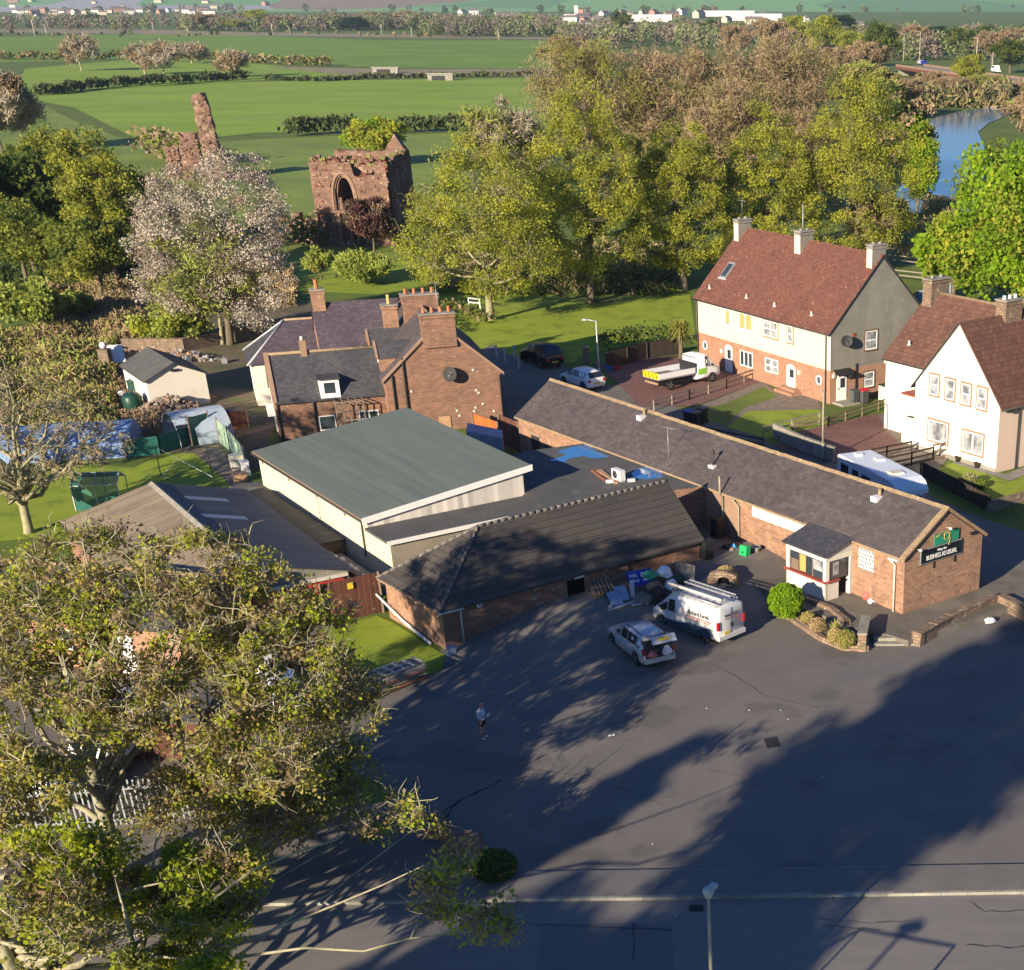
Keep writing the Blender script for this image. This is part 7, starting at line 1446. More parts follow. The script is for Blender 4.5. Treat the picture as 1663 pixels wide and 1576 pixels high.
ga = G(872,605.7); t = simplecar('parked_suv', 'black four wheel drive car with a door open at the head of the lane', 'car', (884,606), (850,594), 'carblack', SUV, 1, 2.7, .88, (2,3,4,6), (1,2), (6,5))
t.rotation_euler = (0,0,radians(128)); t.location = (*tuple(G(880,592))[:2], .02); b = MB(); b.obox((.9,.9,.45), (-.5,.75,0), (.03,.03,0), (0,0,.65), 'carblack'); b.build('open_door', t)
HAT = [(-1.95,.3,.76,.7,.78,.76,.7),(-1.9,.26,.84,.92,.84,.96,.74),(-1.5,.22,.86,.95,.86,1.36,.6),(-.5,.22,.86,.94,.86,1.48,.64),(.2,.22,.86,.93,.86,1.44,.62),(.21,.22,.86,.93,.86,1.44,.62),(1.0,.22,.86,.93,.85,.97,.7),(1.6,.24,.84,.84,.8,.88,.62),(1.95,.3,.74,.66,.7,.7,.52)]
t = simplecar('parked_hatchback', 'pale blue white hatchback half hidden by the bar roof', 'car', (960,650), (930,625), 'carwhite', HAT, 1, 2.5, .86, (2,3,4,6), (1,2), (6,5)); t.rotation_euler = (0,0,radians(133)); t.location = (*tuple(G(946,628,.0))[:2], .02)
# vehicles in the yard under the big tree
def vanbox(nm, lab, px, py, az, m, L_=4.9, h=2.2, cat='van'):
    g = G(px, py); t = thing(nm, lab, cat, (g.x, g.y, .02), az); b = MB(); S = [(-L_/2,.35,.9,1.1,.92,h-.1,.8),(-L_/2+.1,.3,.95,1.1,.96,h,.82),(.6,.3,.95,1.1,.96,h,.82),(1.1,.3,.95,1.1,.95,h-.12,.76),(L_/2-.55,.3,.94,1.1,.92,1.18,.76),(L_/2-.1,.34,.86,.92,.8,.96,.6),(L_/2,.4,.76,.7,.7,.74,.5)]
    rg_ = loft(b, S, m); b.build('body', t, uv=False); crossglass(t, rg_, 4, 3)
    for s in (1,-1): sideglass(t, rg_, 2, 3, s); sideglass(t, rg_, 3, 4, s, hi=.4)
    wheels(t, (-L_/2+.95, L_/2-.95), .955, .34); return t
vanbox('panel_van', 'white van parked in the yard beneath the big sycamore', 200, 1225, radians(-100), 'carwhite'); 
t = simplecar('parked_car', 'pale blue estate car by the railings at the left edge', 'car', (110,1330), (10,1320), 'silverlight', HAT, 1, 2.5, .86, (2,3,4,6), (1,2), (6,5)); t.location = (*tuple(G(55,1300))[:2], .02)
t = dup(t, (*tuple(G(455,1140))[:2], .02), 2.2, 'silver blue car parked beside the yard fence under the branches'); 
# ================================================================== PERSON
pp_ = G(785.5, 1200); t = thing('person', 'person in a pale grey top and black shorts holding a drone controller', 'person', (pp_.x, pp_.y, .02), radians(-12)); t.scale = (.93,.93,.93)
def skinned(name, verts, edges, rad, m, parent, sub=2, root=0):
    me = bpy.data.meshes.new(name); me.from_pydata(verts, edges, []); me.materials.append(MT[m]); o = bpy.data.objects.new(name, me); COL.objects.link(o); o.parent = parent
    md = o.modifiers.new('skin', 'SKIN'); md.use_smooth_shade = True; md.branch_smoothing = .6
    for i, r in enumerate(rad): sv = me.skin_vertices[0].data[i]; sv.radius = (r, r) if not isinstance(r, tuple) else r; sv.use_root = (i == root)
    s = o.modifiers.new('sub', 'SUBSURF'); s.levels = sub; s.render_levels = sub; return o
# local: x forward, y left
V_ = [(0,0,.95),(0,0,1.08),(-.01,0,1.25),(-.01,0,1.40),(.0,0,1.47),(.02,0,1.53),(.045,0,1.60),(.05,0,1.68),(.04,0,1.745),
      (-.01,.17,1.40),(-.03,.235,1.22),(.0,.25,1.13),(.17,.16,1.12),(.24,.11,1.14), (-.01,-.17,1.40),(-.03,-.235,1.22),(.0,-.25,1.13),(.17,-.16,1.12),(.24,-.11,1.14),
      (0,.10,.88),(.02,.12,.50),(-.02,.13,.10),(.05,.14,.05),(.15,.15,.04), (0,-.10,.88),(-.0,-.12,.50),(-.04,-.13,.10),(.03,-.14,.05),(.13,-.15,.04)]
E_ = [(0,1),(1,2),(2,3),(3,4),(4,5),(5,6),(6,7),(7,8),(3,9),(9,10),(10,11),(11,12),(12,13),(3,14),(14,15),(15,16),(16,17),(17,18),(0,19),(19,20),(20,21),(21,22),(22,23),(0,24),(24,25),(25,26),(26,27),(27,28)]
r_ = [.14,.145,.15,.14,.07,.055,.085,.10,.075, .065,.05,.045,.036,.03, .065,.05,.045,.036,.03, .10,.062,.04,.045,.035, .10,.062,.04,.045,.035]
skinned('body', V_, E_, r_, 'skin', t)
# five separate fingers per hand closed on the controller
for s in (1, -1):
    for k, (fy, ln) in enumerate(((.03,.06),(.012,.07),(-.006,.065),(-.022,.05))):
        skinned('finger', [(.25,s*(.11+fy),1.145),(.25+ln*.6,s*(.10+fy*.9),1.14),(.25+ln,s*(.085+fy*.9),1.12)], [(0,1),(1,2)], [.010,.009,.007], 'skin', t, 1)
    skinned('thumb', [(.235,s*.095,1.155),(.265,s*.075,1.175),(.29,s*.06,1.17)], [(0,1),(1,2)], [.012,.010,.008], 'skin', t, 1)
V2 = [(0,0,.90),(0,0,1.05),(-.01,0,1.25),(-.01,0,1.41),(0,0,1.475),(-.01,.175,1.40),(-.03,.24,1.22),(0,.255,1.13),(.13,.185,1.12),(-.01,-.175,1.40),(-.03,-.24,1.22),(0,-.255,1.13),(.13,-.185,1.12)]
skinned('sweater', V2, [(0,1),(1,2),(2,3),(3,4),(3,5),(5,6),(6,7),(7,8),(3,9),(9,10),(10,11),(11,12)], [.20,.19,.19,.18,.085,.10,.078,.07,.055,.10,.078,.07,.055], 'sweater', t)
skinned('shorts', [(0,0,.97),(0,0,.90),(0,.10,.82),(.01,.115,.58),(0,-.10,.82),(.0,-.115,.58)], [(0,1),(1,2),(2,3),(1,4),(4,5)], [.185,.18,.15,.135,.15,.135], 'shorts', t)
skinned('hair', [(-.02,0,1.67),(.0,0,1.735),(.045,0,1.765)], [(0,1),(1,2)], [.06,.09,.065], 'hair', t)
for s in (1, -1):
    o = skinned('shoe', [(-.06,s*.135,.05),(.05,s*.14,.045),(.17,s*.15,.04)], [(0,1),(1,2)], [.05,.052,.042], 'shoe', t, 1); skinned('sock', [(-.02,s*.13,.08),(-.02,s*.13,.2)], [(0,1)], [.048,.05], 'sock', t, 1)
    b = MB(); b.lathe([(.004,0),(.017,.01),(.004,.02)], 'offwhite', 6, (.135,s*.035,1.685)); b.build('eye', t); b = MB(); b.lathe([(.01,0),(.028,.02),(.01,.06)], 'skin', 6, (.05,s*.105,1.65)); b.build('ear', t)
b = MB(); b.fan([(.14,.015,1.64),(.14,-.015,1.64),(.17,0,1.645),(.135,0,1.69)], [(0,1,2),(0,2,3),(1,3,2)], 'skin'); b.build('nose', t); b = MB(); b.box(.135,.142,-.025,.025,1.605,1.613,'textred'); b.build('mouth', t)
c = MB(); c.box(.27, .38, -.10, .10, 1.13, 1.165, 'bagwhite'); c.tube([(.37,.08,1.16),(.37,.09,1.33)], .008, 'bagwhite', 5); c.tube([(.37,-.08,1.16),(.37,-.09,1.33)], .008, 'bagwhite', 5)
o = c.build('drone_controller'); o.location = t.location; o.scale = t.scale; o.rotation_euler = t.rotation_euler; tag(o, 'small pale controller held in front of the person', 'controller')
# ================================================================== YARD THINGS
def T0(o, lab, cat, group=None): return tag(o, lab, cat, group)
def lampcol(px, py, pt, lab, arm=-1.0, az=0, m='lampgrey', r=.07, half=False):
    g = G(px, py); k = ray(px, pt); H_ = HC+k[2]*g.y/k[1]; t = thing('street_lamp', lab, 'street lamp', (g.x, g.y, 0), az)
    b = MB(); b.tube([(0,0,0),(0,0,1.2)], r*1.5, m, 10); b.tube([(0,0,1.2),(0,0,H_)], [r, r*.7], m, 8); b.build('pole', t)
    b = MB(); b.tube([(0,0,H_-.05),(arm,0,H_+.08)], r*.6, m, 6); b.box(min(arm,arm*1.5), max(arm,arm*1.5), -.13, .13, H_+.03, H_+.13, 'lampgrey'); b.build('lamp_head', t); return t
lampcol(974, 623, 521, 'grey street lamp standing beside the drive of the red tiled house', -.7, 0); lampcol(1336, 750, 636, 'yellowish lamp pole in front of the red brick driveway', -.12, 0, 'polefinish')
g = Vector((-2.12, 33.3, 0)); t = thing('street_lamp', 'tall street lamp at the bottom edge with a grey lantern head', 'street lamp', g, radians(60)); b = MB(); b.tube([(0,0,0),(0,0,1.0)], .09, 'polefinish', 10); b.tube([(0,0,1),(0,0,5.22)], [.062,.045], 'polefinish', 10); b.build('pole', t)
b = MB(); b.lathe([(.05,0),(.10,.05),(.16,.2),(.15,.3),(.05,.34)], 'lampgrey', 12, (.0,0,5.15)); b.box(-.12,.34,-.10,.10,5.36,5.46,'lampgrey'); b.build('lamp_head', t)
# two more columns and a barrier frame across the road whose shadows fall on it
t = thing('street_lamp', 'street lamp standing outside the picture across the road', 'street lamp', (-7.5, 19.8, 0), .4); b = MB(); b.tube([(0,0,0),(0,0,7.0)], [.08,.06], 'polefinish', 8); b.build('pole', t); b = MB(); b.box(-.2,.5,-.2,.2,6.9,7.05,'lampgrey'); b.build('lamp_head', t)
t = thing('road_frame', 'tubular goal shaped frame standing outside the picture by the road', 'frame', (-2.5, 31.0, 0), radians(-18)); b = MB(); b.tube([(0,0,0),(0,0,3.0),(3.1,0,3.0),(3.1,0,0)], .05, 'galv', 6); b.tube([(0,0,3.0),(-1.2,-.6,2.2)], .04, 'galv', 5); b.build('tube', t); b = MB(); b.tube([(3.1,0,2.9),(3.1,-1.2,0)], .04, 'galv', 5); b.build('brace', t)
# sign boards and rubbish heap beside the outbuilding
def at(px, py): p = GG(px, py); return Vector((p.x, p.y, gz(p.x, p.y)+.03))
def leanboard(pxs, z0, w_, h_, th, az, tilt, m, nm, lab, cat):
    p = at(*pxs); o = MB(); o.box(-w_/2, w_/2, 0, th, 0, h_, m); ob = o.build(nm); ob.location = p+Vector((0,0,z0)); ob.rotation_euler = (tilt, 0, az); return tag(ob, lab, cat)
p = at(1046, 962); t = thing('for_sale_board', 'blue for sale board lying on the rubbish heap', 'sign', p+Vector((0,0,.34)), radians(48)); t.rotation_euler = (radians(-48), 0, radians(28)); t.scale = (.86,1,.86)
b = MB(); b.box(-.80, .80, 0, .03, 0, 1.0, 'signblue'); b.build('panel', t)
RZ = Matrix(((1,0,0),(0,0,-1),(0,1,0))); text('FOR', .26, Vector((-.42,-.006,.66)), RZ, 'bagwhite', t); text('SALE', .26, Vector((-.42,-.006,.34)), RZ, 'bagwhite', t)
b = MB(); b.box(.08,.68,-.012,0,.52,.78,'bagwhite'); b.box(.11,.65,-.018,-.012,.55,.75,'signblue'); b.box(.2,.56,-.022,-.018,.61,.69,'bagwhite'); b.box(.1,.6,-.01,0,.28,.36,'bagwhite'); b.build('printed_box', t)
def crateframe(px, py, w_, d_, h_, az, tilt, lab, m='timber', z0=0, nm='pallet'):
    b = MB()
    for k in range(6): b.box(-w_/2+k*w_/5.6, -w_/2+k*w_/5.6+.1, -d_/2, d_/2, h_-.03, h_, m); b.box(-w_/2+k*w_/5.6, -w_/2+k*w_/5.6+.1, -d_/2, d_/2, 0, .025, m)
    for y_ in (-d_/2, -.05, d_/2-.1): b.box(-w_/2, w_/2, y_, y_+.1, .025, h_-.03, m)
    o = b.build(nm); o.location = at(px, py)+Vector((0,0,z0)); o.rotation_euler = (tilt, 0, az); return tag(o, lab, 'pallet')
crateframe(978,964,1.15,1.0,.16,.5,.55,'dark timber pallet propped at the left end of the rubbish heap',z0=.25); crateframe(1003,957,1.2,1.0,.15,.9,.9,'brown timber pallet leaning on the outbuilding wall',z0=.1); crateframe(1046,975,1.0,.8,.14,1.3,.2,'small flat pallet in the middle of the heap','timber_grey')
crateframe(1088,945,1.2,1.0,.18,.2,.7,'reddish pallet at the back of the heap','plank_red',z0=.2); crateframe(1100,932,1.3,.9,.16,.7,1.0,'wooden frame leaning against the wall behind the white sacks','timber',z0=.1)
leanboard((1004,984),.02,.62,.78,.06,.55,-.9,'board_blue','mattress_panel','pale blue grey panel lying left in the heap','panel'); leanboard((1014,978),.05,.62,.8,.06,.5,-.8,'board_blue','mattress_panel','pale blue grey panel lying right of its twin','panel'); leanboard((1028,972),.0,.22,.85,.05,.4,-.1,'lampgrey','metal_flashing','grey upright metal strip standing in the heap','strip')
for (x0, y0, x1, y1, m_, lab) in ((989,994,1036,978,'lampgrey','long pale plastic channel lying along the front of the heap'),(1027,986,1043,983,'lampgrey','short metal offcut lying on the tarmac'),(991,989,1000,975,'lampgrey','bent strip of metal at the left of the heap')):
    a, c = at(x0, y0), at(x1, y1); b = MB(); b.beam(a+Vector((0,0,.06)), c+Vector((0,0,.06)), .14, .06, m_); tag(b.build('metal_offcut'), lab, 'scrap metal')
def sack(px, py, r, h, m, nm, lab, cat='sack', z=0, seed=1, sq=1):
    rg = random.Random(seed); b = MB(); n = 12; rings = []
    for rr, zz in ((.7,0),(1,.2),(1.02,.5),(.8,.8),(.4,1)): rings += [(cos(2*pi*k/n)*r*rr*(1+rg.uniform(-.28,.2)), sin(2*pi*k/n)*r*rr*sq*(1+rg.uniform(-.28,.2)), zz*h+rg.uniform(-.06,.06)) for k in range(n)]
    fs = [(i*n+k, i*n+(k+1)%n, (i+1)*n+(k+1)%n, (i+1)*n+k) for i in range(4) for k in range(n)]+[tuple(range(4*n, 5*n))]
    b.fan(rings, fs, m, False); o = b.build(nm); o.location = at(px, py)+Vector((0,0,z)); return tag(o, lab, cat)
sack(1080,950,.38,.55,'bagwhite','white_sack','big white plastic sack on the rubbish heap',z=.4,seed=3); sack(1090,962,.3,.45,'bagwhite','white_sack','smaller white sack slumped below the big one',z=.15,seed=4); sack(1070,972,.38,.55,'binblack','black_bag','black rubbish bag below the white sacks','bag',seed=5); sack(1084,975,.3,.4,'binblack','black_bag','black rubbish bag nearest the silver van','bag',seed=6); sack(1056,955,.36,.35,'sackgreen','green_sheet','green plastic sheet folded beside the for sale board','sheet',z=.5,seed=7)
sack(1098,950,.4,.4,'tankgreen','green_sheet','dark green sheet under the wooden frame','sheet',z=.1,seed=8); sack(1063,962,.45,.4,'cardboard','rubbish_pile','heap of brown timber scraps between the boards','rubbish',z=.1,seed=9)
leanboard((1112,948),.05,1.0,.9,.05,-.35,-.25,'timber_grey','sheet_board','weathered board standing at the right end of the heap','board')
b = MB(); b.lathe([(.1,0),(.28,.0),(.3,.05),(.3,.13),(.1,.13)], 'tyre', 16, (0,0,0)); o = b.build('old_wheel'); o.location = at(1068,985)+Vector((0,0,.28)); o.rotation_euler = (1.3,0,.4); tag(o, 'old bare wheel leaning at the front of the heap', 'wheel')
b = MB()
for x0,y0,x1,y1 in ((985,958,1000,938),(1000,938,1014,946),(1014,946,1030,940),(988,970,975,952)): b.tube([at(x0,y0)+Vector((0,0,.9)), at(x1,y1)+Vector((0,0,1.0))], .03, 'timber', 5)
tag(b.build('loose_battens'), 'loose battens sticking up behind the pallets', 'battens')
# bins and bags in the courtyard
def wheelie(px, py, m, lid, az, lab, h=1.05, z=None, s=1):
    p = at(px, py) if z is None else G(px, py, z); t = thing('wheelie_bin', lab, 'bin', (p.x, p.y, p.z if z is None else z), az)
    b = MB(); w0, w1 = .24*s, .29*s; vs = [(-w0,-w0,0),(w0,-w0,0),(w0,w0,0),(-w0,w0,0),(-w1,-w1,h*.9),(w1,-w1,h*.9),(w1,w1,h*.9),(-w1,w1,h*.9)]; b.fan(vs, [(0,3,2,1),(0,1,5,4),(1,2,6,5),(2,3,7,6),(3,0,4,7),(4,5,6,7)], m); b.build('body', t)
    b = MB(); b.fan([(-w1-.02,-w1-.03,h*.9),(w1+.02,-w1-.03,h*.9),(w1+.02,w1+.03,h*.9),(-w1-.02,w1+.03,h*.9),(-w1,-w1,h*.96),(w1,-w1,h*.96),(w1,w1,h),(-w1,w1,h)], [(0,1,5,4),(1,2,6,5),(2,3,7,6),(3,0,4,7),(4,5,6,7)], lid); b.build('lid', t)
    for s_ in (1,-1): b = MB(); b.lathe([(.1,s_*w0),(.1,s_*(w0+.05))], 'tyre', 10, (0,w0,.1), 'y' if 0 else 'x'); b.build('wheel', t)
    return t
wheelie(1148,908,'binblack','binblack',.7,'black wheelie bin at the corner of the outbuilding'); wheelie(1166,872,'binblack','binblack',.7,'dark wheelie bin in the shade of the passage')
wheelie(1387,656,'bingrey','bingrey',-.9,'grey wheelie bin beside the side door',z=.02); wheelie(1402,655,'bingrey','binred',-.9,'grey wheelie bin with a red lid',z=.02)
wheelie(1119,690,'binblack','binblue',-.6,'black bin with a blue lid in the front garden',z=.03); wheelie(1131,692,'binblack','cardboard',-.6,'black bin with a pinkish lid in the front garden',z=.03); wheelie(1141,686,'binblack','binblack',-.6,'all black bin at the right of the garden three',z=.03)
p = GG(1208,902); z_ = .72; b = MB(); b.obox((-.26,-.13,0), (.5,0,0), (0,.32,.0), (.04,-.05,.72), 'bingreen'); b.box(-.06,.06,-.16,-.12,.3,.42,'tankgreen'); o = b.build('green_crate'); o.location = (p.x,p.y,z_); o.rotation_euler = (-.15,0,-.75); tag(o, 'bright green plastic crate standing on end against the bar wall', 'crate')
b = MB(); b.lathe([(.24,0),(.28,.5),(.30,.52),(.25,.52),(.22,.1),(.02,.1)], 'greybin', 16); o = b.build('tub'); p = G(1227,903,.65); o.location = p; tag(o, 'round grey tub open at the top beside the green crate', 'tub')
p0 = G(1186,902,.7)
for i, (dx, dy, r_, h_, m_, nm, lab) in enumerate(((0,0,.32,.22,'bagblue','blue_bag','flat blue bag spread on the courtyard floor'),(-.15,.5,.3,.4,'binblack','black_bag','dark bag slumped behind the blue bags'),(.15,.45,.2,.45,'bagblue','blue_bag','upright blue bag against the bar wall'),(.05,.2,.22,.32,'cardboard','cardboard_box','crushed brown cardboard box among the bags'))):
    o = sack(1186,902,r_,h_,m_,nm,lab,'bag',seed=20+i); o.location = (p0.x+dx, p0.y+dy, .72)
# stone kennel-like well with a thatched barrel back
p = G(1172,957,.45); t = thing('stone_arch_planter', 'stone arch with a dark mouth backed by a rounded dry thatched hump', 'planter', (p.x,p.y,.40), radians(-8)); b = MB()
ao = [(-.62,0),(-.62,.75),(-.45,1.0),(0,1.12),(.45,1.0),(.62,.75),(.62,0),(.32,0),(.32,.5),(.2,.72),(0,.8),(-.2,.72),(-.32,.5),(-.32,0)]
o_ = [(-.75,-.3),(-.75,.55),(-.6,.85),(-.2,.98),(.3,.95),(.75,.75),(.75,-.3)]
i_ = [(.5,-.3),(.5,.35),(.35,.62),(.1,.70),(-.15,.62),(-.3,.35),(-.3,-.3)]
wallslab(b, o_[:4]+[(.1,.97),(.1,.70)]+i_[4:], 0, .3, 'stone_rubble'); wallslab(b, [(.1,.97)]+o_[4:]+i_[:3]+[(.1,.70)], 0, .3, 'stone_rubble'); b.box(-.3,.5,.26,.28,-.3,.7,'blackhole'); b.build('stone_front', t)
b = MB(); n = 12; vs = []; L_ = 1.5
for j in range(7):
    f = j/6; s_ = (1-f**3*.45)
    for k in range(n+1): a = pi*k/n; vs.append((.05+cos(a)*.72*s_, .3+L_*f, -.3+ (sin(a)*1.2*s_)))
b.fan(vs, [(j*(n+1)+k, j*(n+1)+k+1, (j+1)*(n+1)+k+1, (j+1)*(n+1)+k) for j in range(6) for k in range(n)]+[tuple(range(6*(n+1), 7*(n+1)))], 'thatch', True); b.build('thatch', t)
rng = np.random.default_rng(3); a = rng.uniform(0, pi, 5000); yy = rng.uniform(.3, 1.85, 5000); sc_ = 1-((yy-.3)/1.5)**3*.45; C = np.stack([.05+np.cos(a)*.74*sc_, yy, -.3+np.sin(a)*1.23*sc_], 1); npmesh('thatch_straw', cards(rng, C, .05, 3), rng.integers(0, 2, 5000), ('thatch','bush_dry'), t)
# planting bed with bushes in front of the porch
def globe(px, py, z, rx, rz, leaves, lab, seed, n=9000, cs=.07, nm='bush', sq=1.0, az=0):
    p = G(px, py, z); t = thing(nm, lab, 'bush', (p.x,p.y,z), az); rng = np.random.default_rng(seed); d = rng.normal(size=(n,3)); d /= np.linalg.norm(d, axis=1)[:,None]; bump_ = 1+.07*np.sin(d[:,0]*9+seed)*np.cos(d[:,1]*8)+.05*np.sin(d[:,2]*13)
    C = d*(rng.uniform(.62,1.02,n)**.5*bump_)[:,None]*np.array([rx,rx*sq,rz]); C[:,2] += rz*.92; C = C[C[:,2] > .02]; npmesh('foliage', cards(rng, C, cs), rng.integers(0, len(leaves), len(C)), leaves, t); b = MB(); b.tube([(0,0,-.1),(0,0,rz)], .05, 'bark', 6); b.build('stem', t, uv=False); return t
globe(1276,1000,.25,.86,.84,('bush_lime',),'bright lime green globe bush beside the bar porch',1,14000,.075)
globe(1374,1052,.1,.45,.46,('bush_green','bush_green','bush_dry'),'clipped olive green bush at the right end of the bed',2,6000,.05); globe(1356,1046,.1,.36,.4,('bush_dry','bush_dry','bush_green'),'dry brown clipped bush left of the olive one',3,5000,.05)
globe(1328,1026,.2,.42,.36,('bush_dry','twig_buff'),'straggly dry shrub in the middle of the bed',4,3500,.06); globe(1312,1012,.2,.34,.3,('bush_dry','bush_green'),'low dry shrub beside the lime green bush',5,2500,.06)
p = G(1357,1026,.3); t = thing('spiky_plant', 'spiky cordyline with green strap leaves in the bed', 'plant', (p.x,p.y,.2)); b = MB()
for k in range(70):
    a = R.uniform(0, 2*pi); el_ = R.uniform(.35, 1.5); L_ = R.uniform(.55,.85); d = Vector((cos(a)*cos(el_), sin(a)*cos(el_), sin(el_))); s_ = d.cross(Vector((0,0,1))).normalized()*.03; p1 = d*L_*.6; p2 = d*L_+Vector((0,0,-.12*cos(el_)))
    b.face([-s_, s_, p1+s_*.9, p1-s_*.9], 'willow' if k%3 else 'bush_dry'); b.face([p1-s_*.9, p1+s_*.9, p2], 'willow' if k%3 else 'bush_dry')
b.build('leaves', t)
bed = [G(1250,985,.0),G(1268,1000,.0),G(1330,1042,.0),G(1368,1057,0),G(1412,1058,0),G(1412,1042,0),G(1340,1000,0),G(1300,985,0)]
b = MB(); b.prism([(p.x,p.y) for p in bed], -.1, .22, 'stone_rubble', 'dirt'); tag(b.build('flower_bed'), kind='structure')
def lowwall(pxs, h, th, m, lab, nm='low_wall', z=0, cap=None):
    b = MB()
    for i in range(len(pxs)-1):
        a, c = G(*pxs[i], z), G(*pxs[i+1], z); d = (c-a); L_ = d.length; u = d/L_; n = Vector((-u.y,u.x,0)); k = max(1, int(L_/.6))
        for j in range(k):
            hh = h+R.uniform(-.018,.018)*(1 if m in ('stone_rubble','ruin') else 0); b.obox(a+u*(L_*j/k)-Vector((0,0,.2)), u*(L_/k+.01), n*th, (0,0,hh+.2), m)
            if cap: b.obox(a+u*(L_*j/k)-n*.04+Vector((0,0,hh)), u*(L_/k-.01), n*(th+.08), (0,0,.07), cap)
    return tag(b.build(nm), lab, 'wall')
lowwall([(1249,986),(1262,1003),(1292,1010)], .3, .2, 'concrete', 'short pale kerb wall in front of the lime green bush'); lowwall([(1292,1012),(1330,1042),(1368,1058),(1410,1059)], .28, .25, 'stone_rubble', 'low rubble wall edging the planting bed')
lowwall([(1406,1060),(1412,1030)], .85, .38, 'stone_rubble', 'stubby stone pier wall left of the steps', cap='concrete'); lowwall([(1480,1048),(1494,1052),(1545,1022),(1619,988)], .62, .38, 'stone_rubble', 'rough stone boundary wall from the steps towards the lane', cap='stone_rubble'); lowwall([(1619,988),(1663,1010),(1720,1040)], .62, .38, 'stone_rubble', 'stone boundary wall turning down to the right edge', cap='stone_rubble')
lowwall([(1305,985),(1345,1000),(1372,1022)], .45, .3, 'stone_rubble', 'low stone wall between the bed and the terrace',z=.1)
sack(1608,1012,.28,.22,'bagwhite','white_bag','crumpled white bag lying at the foot of the boundary wall','bag',seed=31); o = sack(1407,975,.16,.4,'textred','garden_gnome','little red and white ornament beside the bar wall','ornament',seed=32); o.location = (*tuple(G(1407,974,.36))[:2], .36); o = sack(1415,981,.2,.16,'bagwhite','white_bag','white scrap of bag by the bar downpipe','bag',seed=33); o.location = (*tuple(G(1415,979,.36))[:2], .36)
for i, (px, py) in enumerate(((991,1196),(997,1195),(1148,1152),(1217,1155),(1268,1155),(1280,1170),(1348,1175),(1336,1263),(1060,1372),(1098,1488),(845,1228),(1010,1180),(940,1128))):
    b = MB(); s_ = R.uniform(.012,.03) if i > 1 else .06; b.lathe([(s_,0),(s_*1.3,.015),(s_*.4,.03)], 'bagwhite', 6); o = b.build('litter_scrap'); p = at(px, py); o.location = p; tag(o, 'tiny white scrap of litter lying on the dark tarmac', 'litter', 'scraps of litter on the tarmac')
# AC unit and timber on the flat roof, gate and fences
p = RF(1005,782); t = thing('air_conditioning_unit', 'white air conditioning unit standing on the flat roof', 'air conditioner', (p.x,p.y,p.z), radians(-50)); b = MB(); b.box(-.42,.42,-.17,.17,.1,.68,'bagwhite'); b.box(-.38,-.3,-.17,.17,0,.1,'galv'); b.box(.3,.38,-.17,.17,0,.1,'galv'); b.build('casing', t); b = MB(); b.lathe([(.22,-.18),(.22,-.19),(.03,-.195)], 'dark', 16, (-.1,0,.4), 'y'); b.build('fan_grille', t)
for x0,y0,x1,y1,lab in ((962,764,988,784,'long reddish plank lying nearest the hall roof'),(970,764,1000,782,'pale plank lying beside the air conditioning unit'),(975,763,995,779,'middle plank of the three on the flat roof')):
    a, c = RF(x0,y0,.04), RF(x1,y1,.04); b = MB(); b.beam(a, c, .16, .06, 'plank_red' if 'red' in lab else 'plank'); tag(b.build('plank'), lab, 'plank')
for px,py,lab in ((990,784,'pale rubble block at the end of the planks'),(1000,785,'brick red block at the end of the planks'),(1025,782,'pale slab lying by the puddle on the flat roof')):
    p = RF(px,py,.0); b = MB(); b.box(-.2,.2,-.12,.12,0,.14,'sand_trim' if 'red' in lab else 'bagwhite'); o = b.build('rubble_block'); o.location = p; o.rotation_euler = (0,0,R.uniform(0,2)); tag(o, lab, 'block')
def boardfence(pxs, h, m, lab, nm='board_fence', th=.05, z=0, posts=True, pm='timber', cat='fence'):
    t = thing(nm, lab, cat, G(*pxs[0], z)); o0 = G(*pxs[0], z); b = MB(); pb_ = []
    for i in range(len(pxs)-1):
        a, c = G(*pxs[i], z)-o0, G(*pxs[i+1], z)-o0; d = c-a; n = Vector((-d.y,d.x,0)).normalized(); b.obox(a, d, n*th, (0,0,h), m); k = max(1,int(d.length/2))
        for j in range(k+1): pb_.append((a+d*j/k, n))
    b.build('panel', t)
    if posts:
        for q, n in pb_: p = MB(); p.obox(q-n*.09-Vector((.05,.05,0)), (.1,0,0), (0,.1,0), (0,0,h+.08), pm); p.build('post', t)
    return t
boardfence([(528,1016),(622,994)], 2.05, 'timber_red', 'tall dark red brown boarded fence and gate beside the outbuilding', pm='timber'); p = G(559,933,1.9)
b = MB(); p = G(545,1011); d = (G(622,994)-G(528,1016)).normalized(); n = Vector((-d.y,d.x,0)); q = G(528,1016)+d*1.35-n*.09; b.obox(q+Vector((0,0,1.55)), d*.28, n*.02, (0,0,.3), 'plate_y'); tag(b.build('warning_sign'), 'small pale yellow notice fixed high on the boarded fence', 'sign')
a, c = G(608,962,1.0), G(700,1046,.05); b = MB(); b.tube([a, a.lerp(c,.5)+Vector((0,0,-.15)), c], .07, 'bagwhite', 8); tag(b.build('drain_pipe'), 'long white pipe sloping down beside the outbuilding end wall', 'pipe')
p = G(727,1058); b = MB(); b.box(-.22,.22,-.08,.02,0,.5,'board_blue'); o = b.build('meter_box'); o.location = G(733,1064); o.rotation_euler = (0,0,radians(41)); tag(o, 'pale blue grey meter cupboard at the corner of the outbuilding', 'meter box')
boardfence([(815,722),(846,735)], 2.0, 'timber_red', 'dark red boarded gate between the sandstone house and the bar'); boardfence([(771,702),(812,716)], 1.25, 'orange', 'orange boarded fence panel against the sandstone house')
